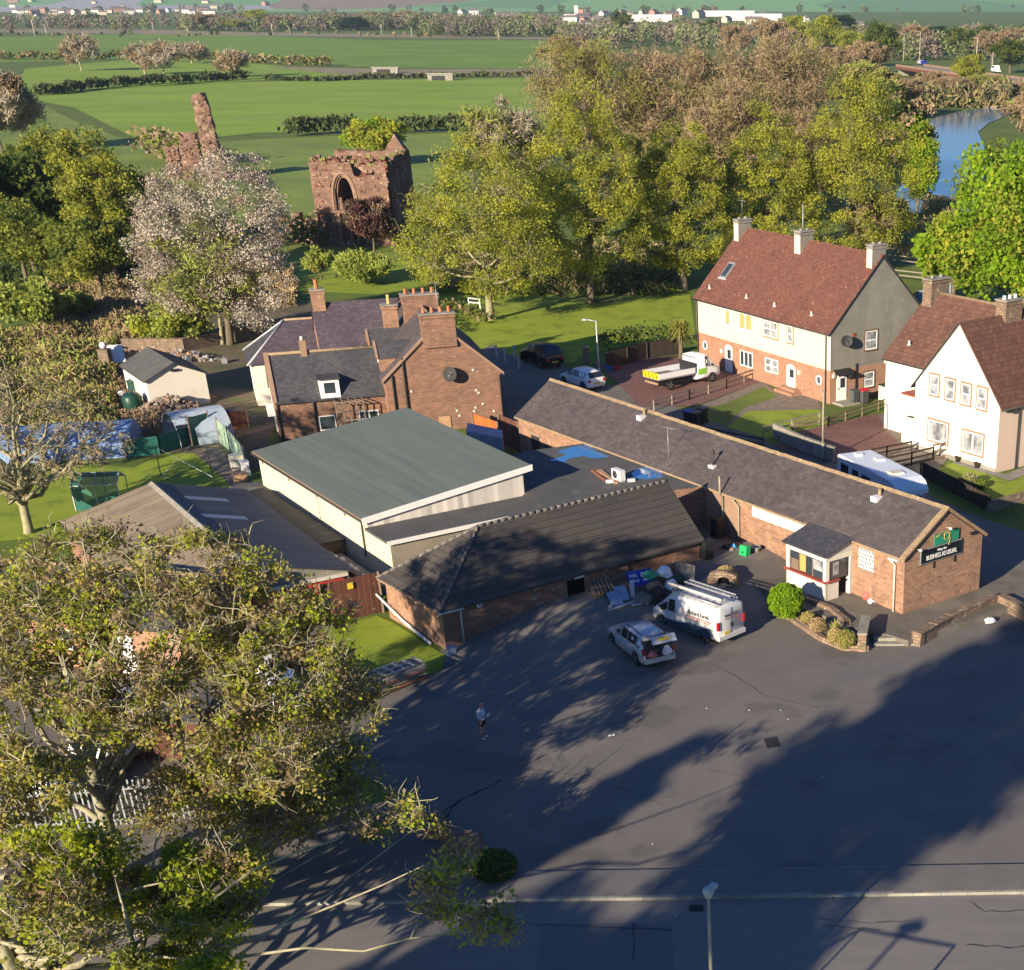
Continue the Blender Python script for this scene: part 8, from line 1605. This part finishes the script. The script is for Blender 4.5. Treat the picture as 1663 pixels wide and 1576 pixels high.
gA, gB_ = G(768,745,.0), G(815,760,0); b = MB(); q1, q2 = G(757,700,2.2), G(815,712,2.2); b.obox(Vector((q1.x,q1.y,0)), Vector((q2.x-q1.x,q2.y-q1.y,0)), (-.3,2.0,0), (0,0,2.2), 'board_blue'); tag(b.build('blue_shed'), 'flat roofed blue grey shed behind the green felted hall roof', 'shed')
# rail fences of the gardens
def railfence(pxs, h, lab, m='timber_grey', rails=2, sp=1.8, z=0, w_=.09, nm='rail_fence', cat='fence'):
    o0 = G(*pxs[0], z); t = thing(nm, lab, cat, o0)
    for i in range(len(pxs)-1):
        a, c = G(*pxs[i], z)-o0, G(*pxs[i+1], z)-o0; d = c-a; k = max(1,int(d.length/sp))
        for j in range(k+1): b = MB(); q = a+d*j/k; b.beam(q-Vector((0,0,.1)), q+Vector((0,0,h+.05)), w_, w_, m); b.build('post', t)
        for r in range(rails): b = MB(); zz = Vector((0,0,h*(1-.42*r))); b.beam(a+zz, c+zz, .035, .11, m); b.build('rail', t)
    return t
railfence([(1062,668),(1120,650),(1180,632),(1235,612)], .75, 'weathered rail fence beside the tipper truck'); railfence([(1240,712),(1330,690)], .8, 'grey rail fence crossing the front gardens'); railfence([(1288,703),(1345,694),(1452,660)], .7, 'low timber rail fence along the side path', 'timber')
railfence([(1400,752),(1440,744),(1480,736)], .75, 'dark brown rail fence behind the motorhome', 'timber_dark'); railfence([(1420,770),(1480,757),(1515,748)], .85, 'dark brown rail fence nearest the white house', 'timber_dark', rails=3); railfence([(1515,748),(1548,742)], 1.0, 'short pale slatted fence against the white house', 'timber', rails=4, sp=1.2)
boardfence([(1497,775),(1550,802),(1607,832)], .95, 'timber_dark', 'dark boarded garden fence along the lane', pm='timber_dark'); lowwall([(1607,834),(1663,818),(1740,800)], .7, .22, 'stone_rubble', 'low brown wall at the corner of the white house garden')
lowwall([(1255,712),(1300,733),(1352,752)], .95, .18, 'concrete', 'pale rendered garden wall beside the brick driveway', cap='concrete'); lowwall([(985,590),(1010,600),(1045,595)], .0, .2, 'brick', 'brick edging at the mouth of the drive') if 0 else None
railfence([(1100,700),(1150,716),(1240,735)], .85, 'dark metal railing at the lane edge of the front gardens', 'dark', rails=2, w_=.05)
boardfence([(985,600),(1050,583),(1105,575)], 1.3, 'timber_dark', 'dark fence behind the drive beside the palm', pm='timber_dark'); hedge([(975,572),(1040,562),(1105,560)], 1.5, 1.2, 'dark clipped hedge casting shade beside the lawn', None, seed=210, cs=.2, dens=7, leaves=('hedge','leaf_dark'))
for i, (px, py) in enumerate(((807,582),(821,588),(843,600),(836,582))):
    b = MB(); b.box(-.07,.07,-.07,.07,0,1.0,'offwhite'); b.box(-.085,.085,-.085,.085,1.0,1.05,'offwhite'); o = b.build('bollard'); o.location = G(px, py); tag(o, 'white painted bollard, %s along the edge of the green' % ('first','second','third','last')[i], 'bollard', 'white bollards on the green')
p = G(953,600); b = MB(); b.box(-.2,.2,-.2,.2,0,1.7,'stone_rubble'); b.box(-.26,.26,-.26,.26,1.7,1.8,'concrete'); o = b.build('gate_pier'); o.location = p; tag(o, 'stone gate pier at the end of the hedge beside the lamp post', 'gate pier')
for i,(m_,lab,dx) in enumerate((('binblue','small blue box in the shaded drive',0),('redpaint','small red box in the shaded drive',.7))): b = MB(); b.box(-.25,.25,-.15,.15,0,.25,m_); b.box(-.27,.27,-.17,.17,.25,.29,m_); o = b.build('toy_box'); q = G(990,602); o.location = (q.x+dx,q.y,.05); tag(o, lab, 'box')
q = G(1443,650); t = thing('storage_box', 'cream storage box with a dark green lid beside the grey gable', 'storage box', (q.x,q.y,.0), radians(-54)); b = MB(); b.box(-.6,.6,-.5,.5,0,1.05,'offwhite'); b.build('body', t); b = MB(); b.box(-.64,.64,-.54,.54,1.05,1.13,'tankgreen'); b.build('lid', t)
# palm
q = G(1106,583); t = thing('palm', 'shaggy cabbage palm beside the red tiled house', 'palm', (q.x,q.y,0)); b = MB(); b.tube([(0,0,0),(.03,0,.7),(0,0,1.5),(.02,.0,2.0)], [.24,.2,.17,.15], 'bark', 9); b.build('trunk', t)
b = MB()
for k in range(340):
    c_ = Vector((R.uniform(-.5,.5), R.uniform(-.5,.5), 1.9+R.uniform(-.2,.9))); a = R.uniform(0,2*pi); el_ = R.uniform(-.5,1.3); L_ = R.uniform(.7,1.25); d = Vector((cos(a)*cos(el_), sin(a)*cos(el_), sin(el_))); s_ = d.cross(Vector((0,0,1))).normalized()*R.uniform(.035,.06); p1 = c_+d*L_*.6; p2 = c_+d*L_-Vector((0,0,.3*L_))
    b.face([c_-s_*.4, c_+s_*.4, p1+s_, p1-s_], 'palmleaf'); b.face([p1-s_, p1+s_, p2], 'palmleaf')
b.build('crown', t)
globe(1574,790,.06,.55,.42,('bush_green','twig_grey','leaf_olive'),'low mixed shrub in the round bed on the shaded lawn',40,4000,.08); globe(1560,792,.06,.4,.3,('leaf_dark','bush_green'),'dark little shrub left in the round bed',41,2000,.08); globe(1592,793,.06,.38,.28,('leaf_dark','bush_green'),'dark little shrub right in the round bed',42,2000,.08)
for px,py,lab in ((1556,751,'left hand pot of plants on the white house path'),(1587,761,'right hand pot of plants on the white house path')): q = G(px,py); b = MB(); b.lathe([(.16,0),(.24,.3),(.26,.32),(.2,.3)], 'timber_dark', 12); o = b.build('plant_pot'); o.location = (q.x,q.y,.06); tag(o, lab, 'plant pot')
# shed yard and allotment
q = G(218,668); t = thing('oil_tank', 'dark green plastic oil tank beside the white shed', 'tank', (q.x,q.y,0), .5); b = MB(); b.lathe([(.62,0),(.7,.1),(.7,1.05),(.55,1.25),(.2,1.3)], 'tankgreen', 16); b.build('body', t); b = MB(); b.lathe([(.2,1.28),(.2,1.38)], 'tankgreen', 10); b.build('cap', t)
q = G(212,655); b = MB(); b.box(-.45,.45,-.35,.35,0,1.4,'tankgreen'); b.box(-.5,.5,-.4,.4,1.4,1.48,'tankgreen'); o = b.build('green_cabinet'); o.location = (q.x+.2,q.y+1.0,0); tag(o, 'dark green cabinet behind the oil tank', 'cabinet')
q = G(200,655); b = MB(); b.lathe([(.1,0),(.3,.1),(.32,.5),(.1,.75)], 'redpaint', 10); b.lathe([(.3,.5),(.26,.62),(.05,.8)], 'bagwhite', 10); o = b.build('cement_mixer'); o.location = q+Vector((0,0,.3)); o.rotation_euler = (.5,.3,0); tag(o, 'red and white mixer drum beside the green tank', 'mixer')
def heap(px, py, rx, ry, h, n, s, mats_, lab, nm, seed, cat='heap'):
    rg = random.Random(seed); q = G(px, py); b = MB()
    for k in range(n):
        a = rg.uniform(0,2*pi); f = rg.random()**.6; z_ = h*(1-f)*rg.uniform(.6,1.1); c_ = Vector((cos(a)*rx*f, sin(a)*ry*f, z_)); L_ = rg.uniform(.5,1.3)*s; d = Vector((rg.uniform(-1,1),rg.uniform(-1,1),rg.uniform(-.4,.4))).normalized()*L_
        b.tube([c_-d/2, c_+d/2], s*rg.uniform(.22,.36), rg.choice(mats_), 6, smooth=False)
    o = b.build(nm); o.location = q; return tag(o, lab, cat, kind='stuff')
heap(278,668,2.9,1.7,1.15,420,.36,('logs','timber_grey','sand_trim'),'big heap of cut logs in front of the white shed','log_pile',50); heap(230,690,2.6,1.3,.25,160,.4,('dirt','timber','logs'),'scattered timber and rubble left of the log heap','rubble',51)
heap(330,650,1.0,1.2,.5,60,.35,('brick','sand_trim'),'stack of loose red bricks beyond the poly tunnel','brick_stack',52); heap(300,585,3.0,1.0,.8,120,.45,('sand_trim','concrete','timber','galv'),'builders rubble along the far yard wall','rubble',53)
# poly tunnel: hoops under a translucent sheet
q = G(315,716); t = thing('poly_tunnel', 'small poly tunnel with torn pale sheet and bare hoops', 'poly tunnel', (q.x-.3,q.y+.2,0), radians(38)); b = MB(); rr = 1.9; n = 12; LT = 3.6
for j in range(4): b.tube([(LT*j/3-1.2, cos(pi*k/n)*rr, sin(pi*k/n)*rr*1.05) for k in range(n+1)], .025, 'lampgrey', 5)
b.tube([(-1.2,0,rr*1.05),(LT-1.2,0,rr*1.05)], .02, 'lampgrey', 5); b.build('hoops', t); b = MB()
for j in range(3):
    for k in range(n):
        if j == 0 and k > 8: continue
        p_ = lambda jj, kk: (LT*jj/3-1.2, cos(pi*kk/n)*(rr+.02), sin(pi*kk/n)*(rr*1.05+.02)); b.face([p_(j,k), p_(j+1,k), p_(j+1,k+1), p_(j,k+1)], 'polysheet', True)
b.build('sheet', t)
def net(pxs, h, m, lab, nm='netting_fence', z=0): 
    o0 = G(*pxs[0], z); t = thing(nm, lab, 'fence', o0)
    for i in range(len(pxs)-1):
        a, c = G(*pxs[i], z)-o0, G(*pxs[i+1], z)-o0; b = MB(); b.obox(a, c-a, Vector((.02,.02,0)), (0,0,h), m); b.build('netting', t)
        for q in (a, c): p = MB(); p.beam(q, q+Vector((0,0,h+.15)), .08, .08, 'timber'); p.build('post', t)
net([(205,745),(262,738),(312,722)], 1.2, 'greennet', 'dark green windbreak netting along the allotment'); net([(313,725),(345,716)], 1.9, 'greennet', 'green netting panel across the poly tunnel end'); net([(358,720),(375,735),(402,768)], 1.6, 'netting_pale' if 'netting_pale' in MT else 'netgreen_l', 'pale green netting fence beside the felted hall')
for px,py,w_,h_,m_,lab in ((388,762,.9,.9,'offwhite','pale plywood crate beside the green netting'),(400,770,.45,.8,'bagwhite','white box end beside the plywood crate'),(391,782,.8,.5,'plank','low timber box on the gravel path')):
    q = G(px,py); b = MB(); b.box(-w_/2,w_/2,-.3,.3,0,h_,m_); b.box(-w_/2-.03,w_/2+.03,-.33,.33,h_,h_+.04,m_); o = b.build('timber_box'); o.location = q; o.rotation_euler = (0,0,.5); tag(o, lab, 'box')
boardfence([(350,700),(405,695)], 1.2, 'timber_red', 'red brown rail panel in front of the sandstone house wing'); 
for i,(px,py) in enumerate(((255,728),(345,775),(310,722),(262,775))): b = MB(); b.tube([(0,0,0),(0,0,1.9)], .03, 'dark', 6); b.beam((-.5,0,1.85),(.5,0,1.85), .04, .04, 'dark'); o = b.build('clothes_post'); o.location = G(px,py); tag(o, ('clothes post at the back left of the little lawn','clothes post at the front right of the little lawn','clothes post at the back right of the little lawn','clothes post at the front left of the little lawn')[i], 'post')
b = MB(); w0 = G(255,728,1.9); w1 = G(345,775,1.9); b.tube([w0, w1], .012, 'bagwhite', 4); b.tube([G(310,722,1.85), G(262,775,1.85)], .012, 'bagwhite', 4); tag(b.build('washing_line'), 'pale washing lines strung across the little lawn', 'washing line')
q = G(140,835); t = thing('greenhouse', 'small glass greenhouse behind the corrugated shed', 'greenhouse', (q.x-.8,q.y+.5,0), radians(8)); b = MB(); W_, L_ = 1.9, 2.6
for x_ in (0, L_/2, L_):
    b.beam((x_,0,0),(x_,0,1.5), .05,.05,'lampgrey'); b.beam((x_,W_,0),(x_,W_,1.5), .05,.05,'lampgrey'); b.beam((x_,0,1.5),(x_,W_/2,2.0), .05,.05,'lampgrey'); b.beam((x_,W_,1.5),(x_,W_/2,2.0), .05,.05,'lampgrey')
for y_, z_ in ((0,0),(0,1.5),(W_,0),(W_,1.5),(W_/2,2.0)): b.beam((0,y_,z_),(L_,y_,z_), .05,.05,'lampgrey')
b.build('frame', t); b = MB(); b.face([(0,0,0),(L_,0,0),(L_,0,1.5),(0,0,1.5)], 'glasspane' if 'glasspane' in MT else 'greennet'); b.face([(0,0,1.5),(L_,0,1.5),(L_,W_/2,2),(0,W_/2,2)], 'greennet'); b.face([(L_,W_,1.5),(0,W_,1.5),(0,W_/2,2),(L_,W_/2,2)], 'greennet'); b.face([(0,W_,0),(0,0,0),(0,0,1.5),(0,W_/2,2),(0,W_,1.5)], 'greennet'); b.build('glazing', t)
# blue sheeted tunnel in the pollarded trees
q = G(90,740); b = MB(); n = 10; L_ = 11.0; rr = 2.3
t = thing('blue_tunnel', 'long low blue sheeted tunnel seen through bare branches', 'poly tunnel', (q.x-6.0,q.y-.5,0), radians(12))
for j in range(8):
    for k in range(n): p_ = lambda jj, kk: (L_*jj/8, cos(pi*kk/n)*rr, sin(pi*kk/n)*rr*.8+.05*sin(jj*2.1+kk)); b.face([p_(j,k), p_(j+1,k), p_(j+1,k+1), p_(j,k+1)], 'tarp', True)
b.face([(0, cos(pi*k/n)*rr, sin(pi*k/n)*rr*.8) for k in range(n+1)][::-1], 'tarp'); b.face([(L_, cos(pi*k/n)*rr, sin(pi*k/n)*rr*.8) for k in range(n+1)], 'tarp'); b.build('sheet', t)
# small white board and round topped pillars at the shed
q = G(190,600); t = thing('leaning_board', 'blank white board leaning beyond the white shed', 'board', (q.x,q.y,.3), .5); b = MB(); b.obox((-.8,0,.2), (1.6,0,0), (0,.9,1.2), (0,-.05,.05), 'bagwhite'); b.build('panel', t); b = MB(); b.beam((-.6,.6,-.3),(-.6,.6,.9), .08,.08,'timber'); b.beam((.6,.6,-.3),(.6,.6,.9), .08,.08,'timber'); b.build('post', t)
for px,py,lab in ((176,602,'stone gate pier with a white ball left of the white shed'),(378,555,'stone gate pier with a white ball at the far yard wall')):
    q = G(px,py); t = thing('gate_pier', lab, 'gate pier', (q.x,q.y,0)); b = MB(); b.box(-.4,.4,-.4,.4,0,1.7,'stone_rubble'); b.build('shaft', t); b = MB(); b.lathe([(.05,1.7),(.26,1.82),(.3,2.0),(.2,2.2),(.03,2.26)], 'bagwhite', 12); b.build('ball', t)
lowwall([(200,572),(300,572),(380,556),(480,535)], 1.1, .5, 'stone_rubble', 'old rubble boundary wall behind the shed yard'); lowwall([(110,632),(185,612)], .5, .4, 'stone_rubble', 'tumbled stone wall left of the white shed')
for i,(px,py,m_,lab) in enumerate(((293,580,'redpaint','red petrol can by the rubble in the shed yard'),(305,590,'galv','grey metal frame by the rubble in the shed yard'),(365,590,'galv','grey metal box beside the white wing'),(372,677,'signblue','small blue bucket below the brick stack'))): q = G(px,py); b = MB(); b.box(-.3,.3,-.2,.2,0,.4,m_); b.box(-.1,.1,-.05,.05,.4,.5,m_); o = b.build('yard_box'); o.location = q; o.rotation_euler = (0,0,i); tag(o, lab, 'box')
# stack of steel mesh and timber near the grass
qa, qb = GG(600,1140), GG(672,1112); d = (qb-qa).normalized(); n = Vector((-d.y,d.x,0)); b = MB()
for k in range(9): b.obox(qa-d*2.2+Vector((0,0,.03+k*.075))+n*R.uniform(-.05,.05), d*(5.2+R.uniform(-.3,.2)), n*1.15, (0,0,.05), R.choice(['timber_grey','galv','timber','plank_red']))
tag(b.build('timber_stack'), 'flat stack of weathered timber and steel sheets at the edge of the tarmac', 'timber stack')
b = MB(); z_ = .80
for s_ in (0,.45,.9): b.beam(qa-d*.9+n*(.15+s_)+Vector((0,0,z_)), qb+n*(.15+s_)+Vector((0,0,z_)), .05,.05,'alu')
for k in range(9): b.beam(qa-d*.9+d*k*.5+n*.15+Vector((0,0,z_)), qa-d*.9+d*k*.5+n*1.05+Vector((0,0,z_)), .05,.05,'alu')
tag(b.build('steel_frame'), 'grey ladder like steel frame lying on the timber stack', 'frame')
# palisade railings and brick pillar by the road
def railing(pxs, h, lab, m='galv', sp=.18):
    o0 = G(*pxs[0]); t = thing('palisade_fence', lab, 'fence', o0); b = MB(); b2 = MB()
    for i in range(len(pxs)-1):
        a, c = G(*pxs[i])-o0, G(*pxs[i+1])-o0; d = c-a; k = int(d.length/sp)
        for j in range(k): q = a+d*j/k; b.box(q.x-.03, q.x+.03, q.y-.012, q.y+.012, 0, h+R.uniform(-.02,.02), m)
        for zz in (.25, h-.35): b2.beam(a+Vector((0,0,zz)), c+Vector((0,0,zz)), .04, .06, m)
    b.build('pales', t); b2.build('rail', t); return t
railing([(-80,1352),(120,1348),(300,1330),(430,1310)], 1.8, 'galvanised steel palisade fence at the back of the yard'); 
for pq in ([(330,1052),(440,1040)],): boardfence(pq, 1.7, 'timber_dark', 'weathered board fence half hidden by the sycamore')
q = G(768,1405); t = thing('brick_pillar', 'crumbling brick gate pillar at the car park entrance', 'gate pillar', (q.x,q.y,0), .1); b = MB(); b.box(-.42,.42,-.42,.42,0,1.0,'sandstone_dk'); b.build('shaft', t)
b = MB()
for k in range(7): a = k*.9; b.box(cos(a)*.25-.12, cos(a)*.25+.12, sin(a)*.25-.08, sin(a)*.25+.08, .98, 1.06+.08*(k%3), R.choice(['brick','sand_trim']))
b.build('loose_bricks', t)
a = G(800,1410); c_ = G(700,1350); 
lowwall([(700,1352),(752,1400)], .7, .35, 'sandstone_dk', 'short broken wall running back from the gate pillar')
globe(805,1425,0,.75,.5,('leaf_dark','hedge','leaf_olive'),'dark ivy clump at the foot of the gate pillar',60,5000,.09)
# brick house and shed glimpsed below the sycamore
q = G(60,1080); B = Bld('brick_cottage', 'low brick cottage with a slate roof glimpsed through the sycamore', 'house', (q.x,q.y,0), -12); gable_house(B, 0, 7.5, 4.6, 2.4, 3.9, 'brick', 'slate_dk', gut=False); window(B.root, FR(), 1.2, 2.2, .9, 1.9, glass='glass', sur=None); door(B.root, FR(), 4.4, 5.2, 0, 1.95)
q = G(430,1120); b = MB(); b.box(-.5,.5,-.4,.4,0,1.3,'bagwhite'); b.obox((-.55,-.45,1.3), (1.1,0,0), (0,.95,.1), (0,0,.05), 'offwhite'); o = b.build('white_locker'); o.location = q; tag(o, 'white locker standing in the yard under the branches', 'locker')
q = G(120,1190); b = MB(); b.box(-1.4,1.4,-1,1,0,1.6,'timber_red'); b.obox((-1.5,-1.1,1.6), (3.0,0,0), (0,2.2,.25), (0,0,.08), 'felt'); o = b.build('timber_shed'); o.location = G(290,1215); tag(o, 'dark timber shed with a felt roof below the forked sycamore', 'shed')
# black trampoline / shaded blue cover behind the white house, green shed
q = G(1545,510); b = MB(); 
rng = np.random.default_rng(9); vs = []; n = 16
for rr, zz in ((2.6,.6),(2.4,.95),(1.5,1.05),(0.1,1.0)): vs += [(cos(2*pi*k/n)*rr, sin(2*pi*k/n)*rr*.8, zz) for k in range(n)]
b.fan(vs, [(i*n+k, i*n+(k+1)%n, (i+1)*n+(k+1)%n, (i+1)*n+k) for i in range(3) for k in range(n)], 'tarp', True)
for k in range(0,n,2): b.tube([(cos(2*pi*k/n)*2.5, sin(2*pi*k/n)*2.0, 0),(cos(2*pi*k/n)*2.5, sin(2*pi*k/n)*2.0, .9)], .04, 'galv', 5)
o = b.build('trampoline'); o.location = G(1560,512); tag(o, 'dark blue covered trampoline in the shade behind the white house', 'trampoline')
q = G(1522,490); b = MB(); b.box(-1.2,1.2,-.9,.9,0,2.0,'board_blue'); b.face([(-1.3,-1,2.0),(1.3,-1,2.0),(1.3,0,2.6),(-1.3,0,2.6)], 'galv'); b.face([(1.3,1,2.0),(-1.3,1,2.0),(-1.3,0,2.6),(1.3,0,2.6)], 'galv'); b.face([(1.2,-.9,2.0),(1.2,.9,2.0),(1.2,0,2.55)],'board_blue'); b.face([(-1.2,.9,2.0),(-1.2,-.9,2.0),(-1.2,0,2.55)],'board_blue'); o = b.build('garden_shed'); o.location = q; tag(o, 'blue grey metal garden shed behind the grey gable', 'shed')
boardfence([(1488,500),(1512,500)], 1.6, 'board_blue', 'grey blue panel fence beside the metal garden shed'); railfence([(1440,455),(1500,462),(1560,470)], 1.1, 'old post and rail fence on the bank behind the grey gable', 'timber_grey', sp=3); railfence([(1438,430),(1520,440),(1600,450)], 1.1, 'far post and rail fence above the river bank', 'timber_grey', sp=4)
railfence([(762,500),(780,502)], .9, 'short white rail by the nearest lime', 'bagwhite', sp=2)
# the shade trees that stand outside the picture
caster(4.0, 50.5, 17, 4.9, 4.2, 90, 170, lab='sycamore outside the picture whose shadow crosses the middle of the yard'); caster(-3.2, 37, 15, 3.6, 2.4, 91, 100, lab='sycamore outside the picture shading the kerb'); caster(-6.9, 48, 15, 1.5, 2.3, 92, 50, lab='narrow sycamore outside the picture shading the entrance')
caster(-10.5, 35.8, 14, 3.4, 1.8, 93, 90, lab='sycamore outside the picture shading the left of the road'); caster(10.5, 61.5, 19, 3.2, 2.4, 94, 80, lab='tall sycamore outside the picture shading the corner by the boundary wall')
# ------------------------------------------------------------------ air
m = bpy.data.materials.new('haze'); m.use_nodes = True; MT['haze'] = m; N = m.node_tree; N.nodes.remove(N.nodes['Principled BSDF'])
pv = N.nodes.new('ShaderNodeVolumePrincipled'); pv.inputs['Color'].default_value = (.66,.88,1,1); pv.inputs['Density'].default_value = .00008; pv.inputs['Anisotropy'].default_value = .2
N.links.new(pv.outputs[0], N.nodes['Material Output'].inputs['Volume'])
b = MB(); b.box(-6600, 6600, -420, 9600, -1.5, 345, 'haze'); tag(b.build('haze', uv=False), 'thin blue air haze over the whole plain', kind='stuff')
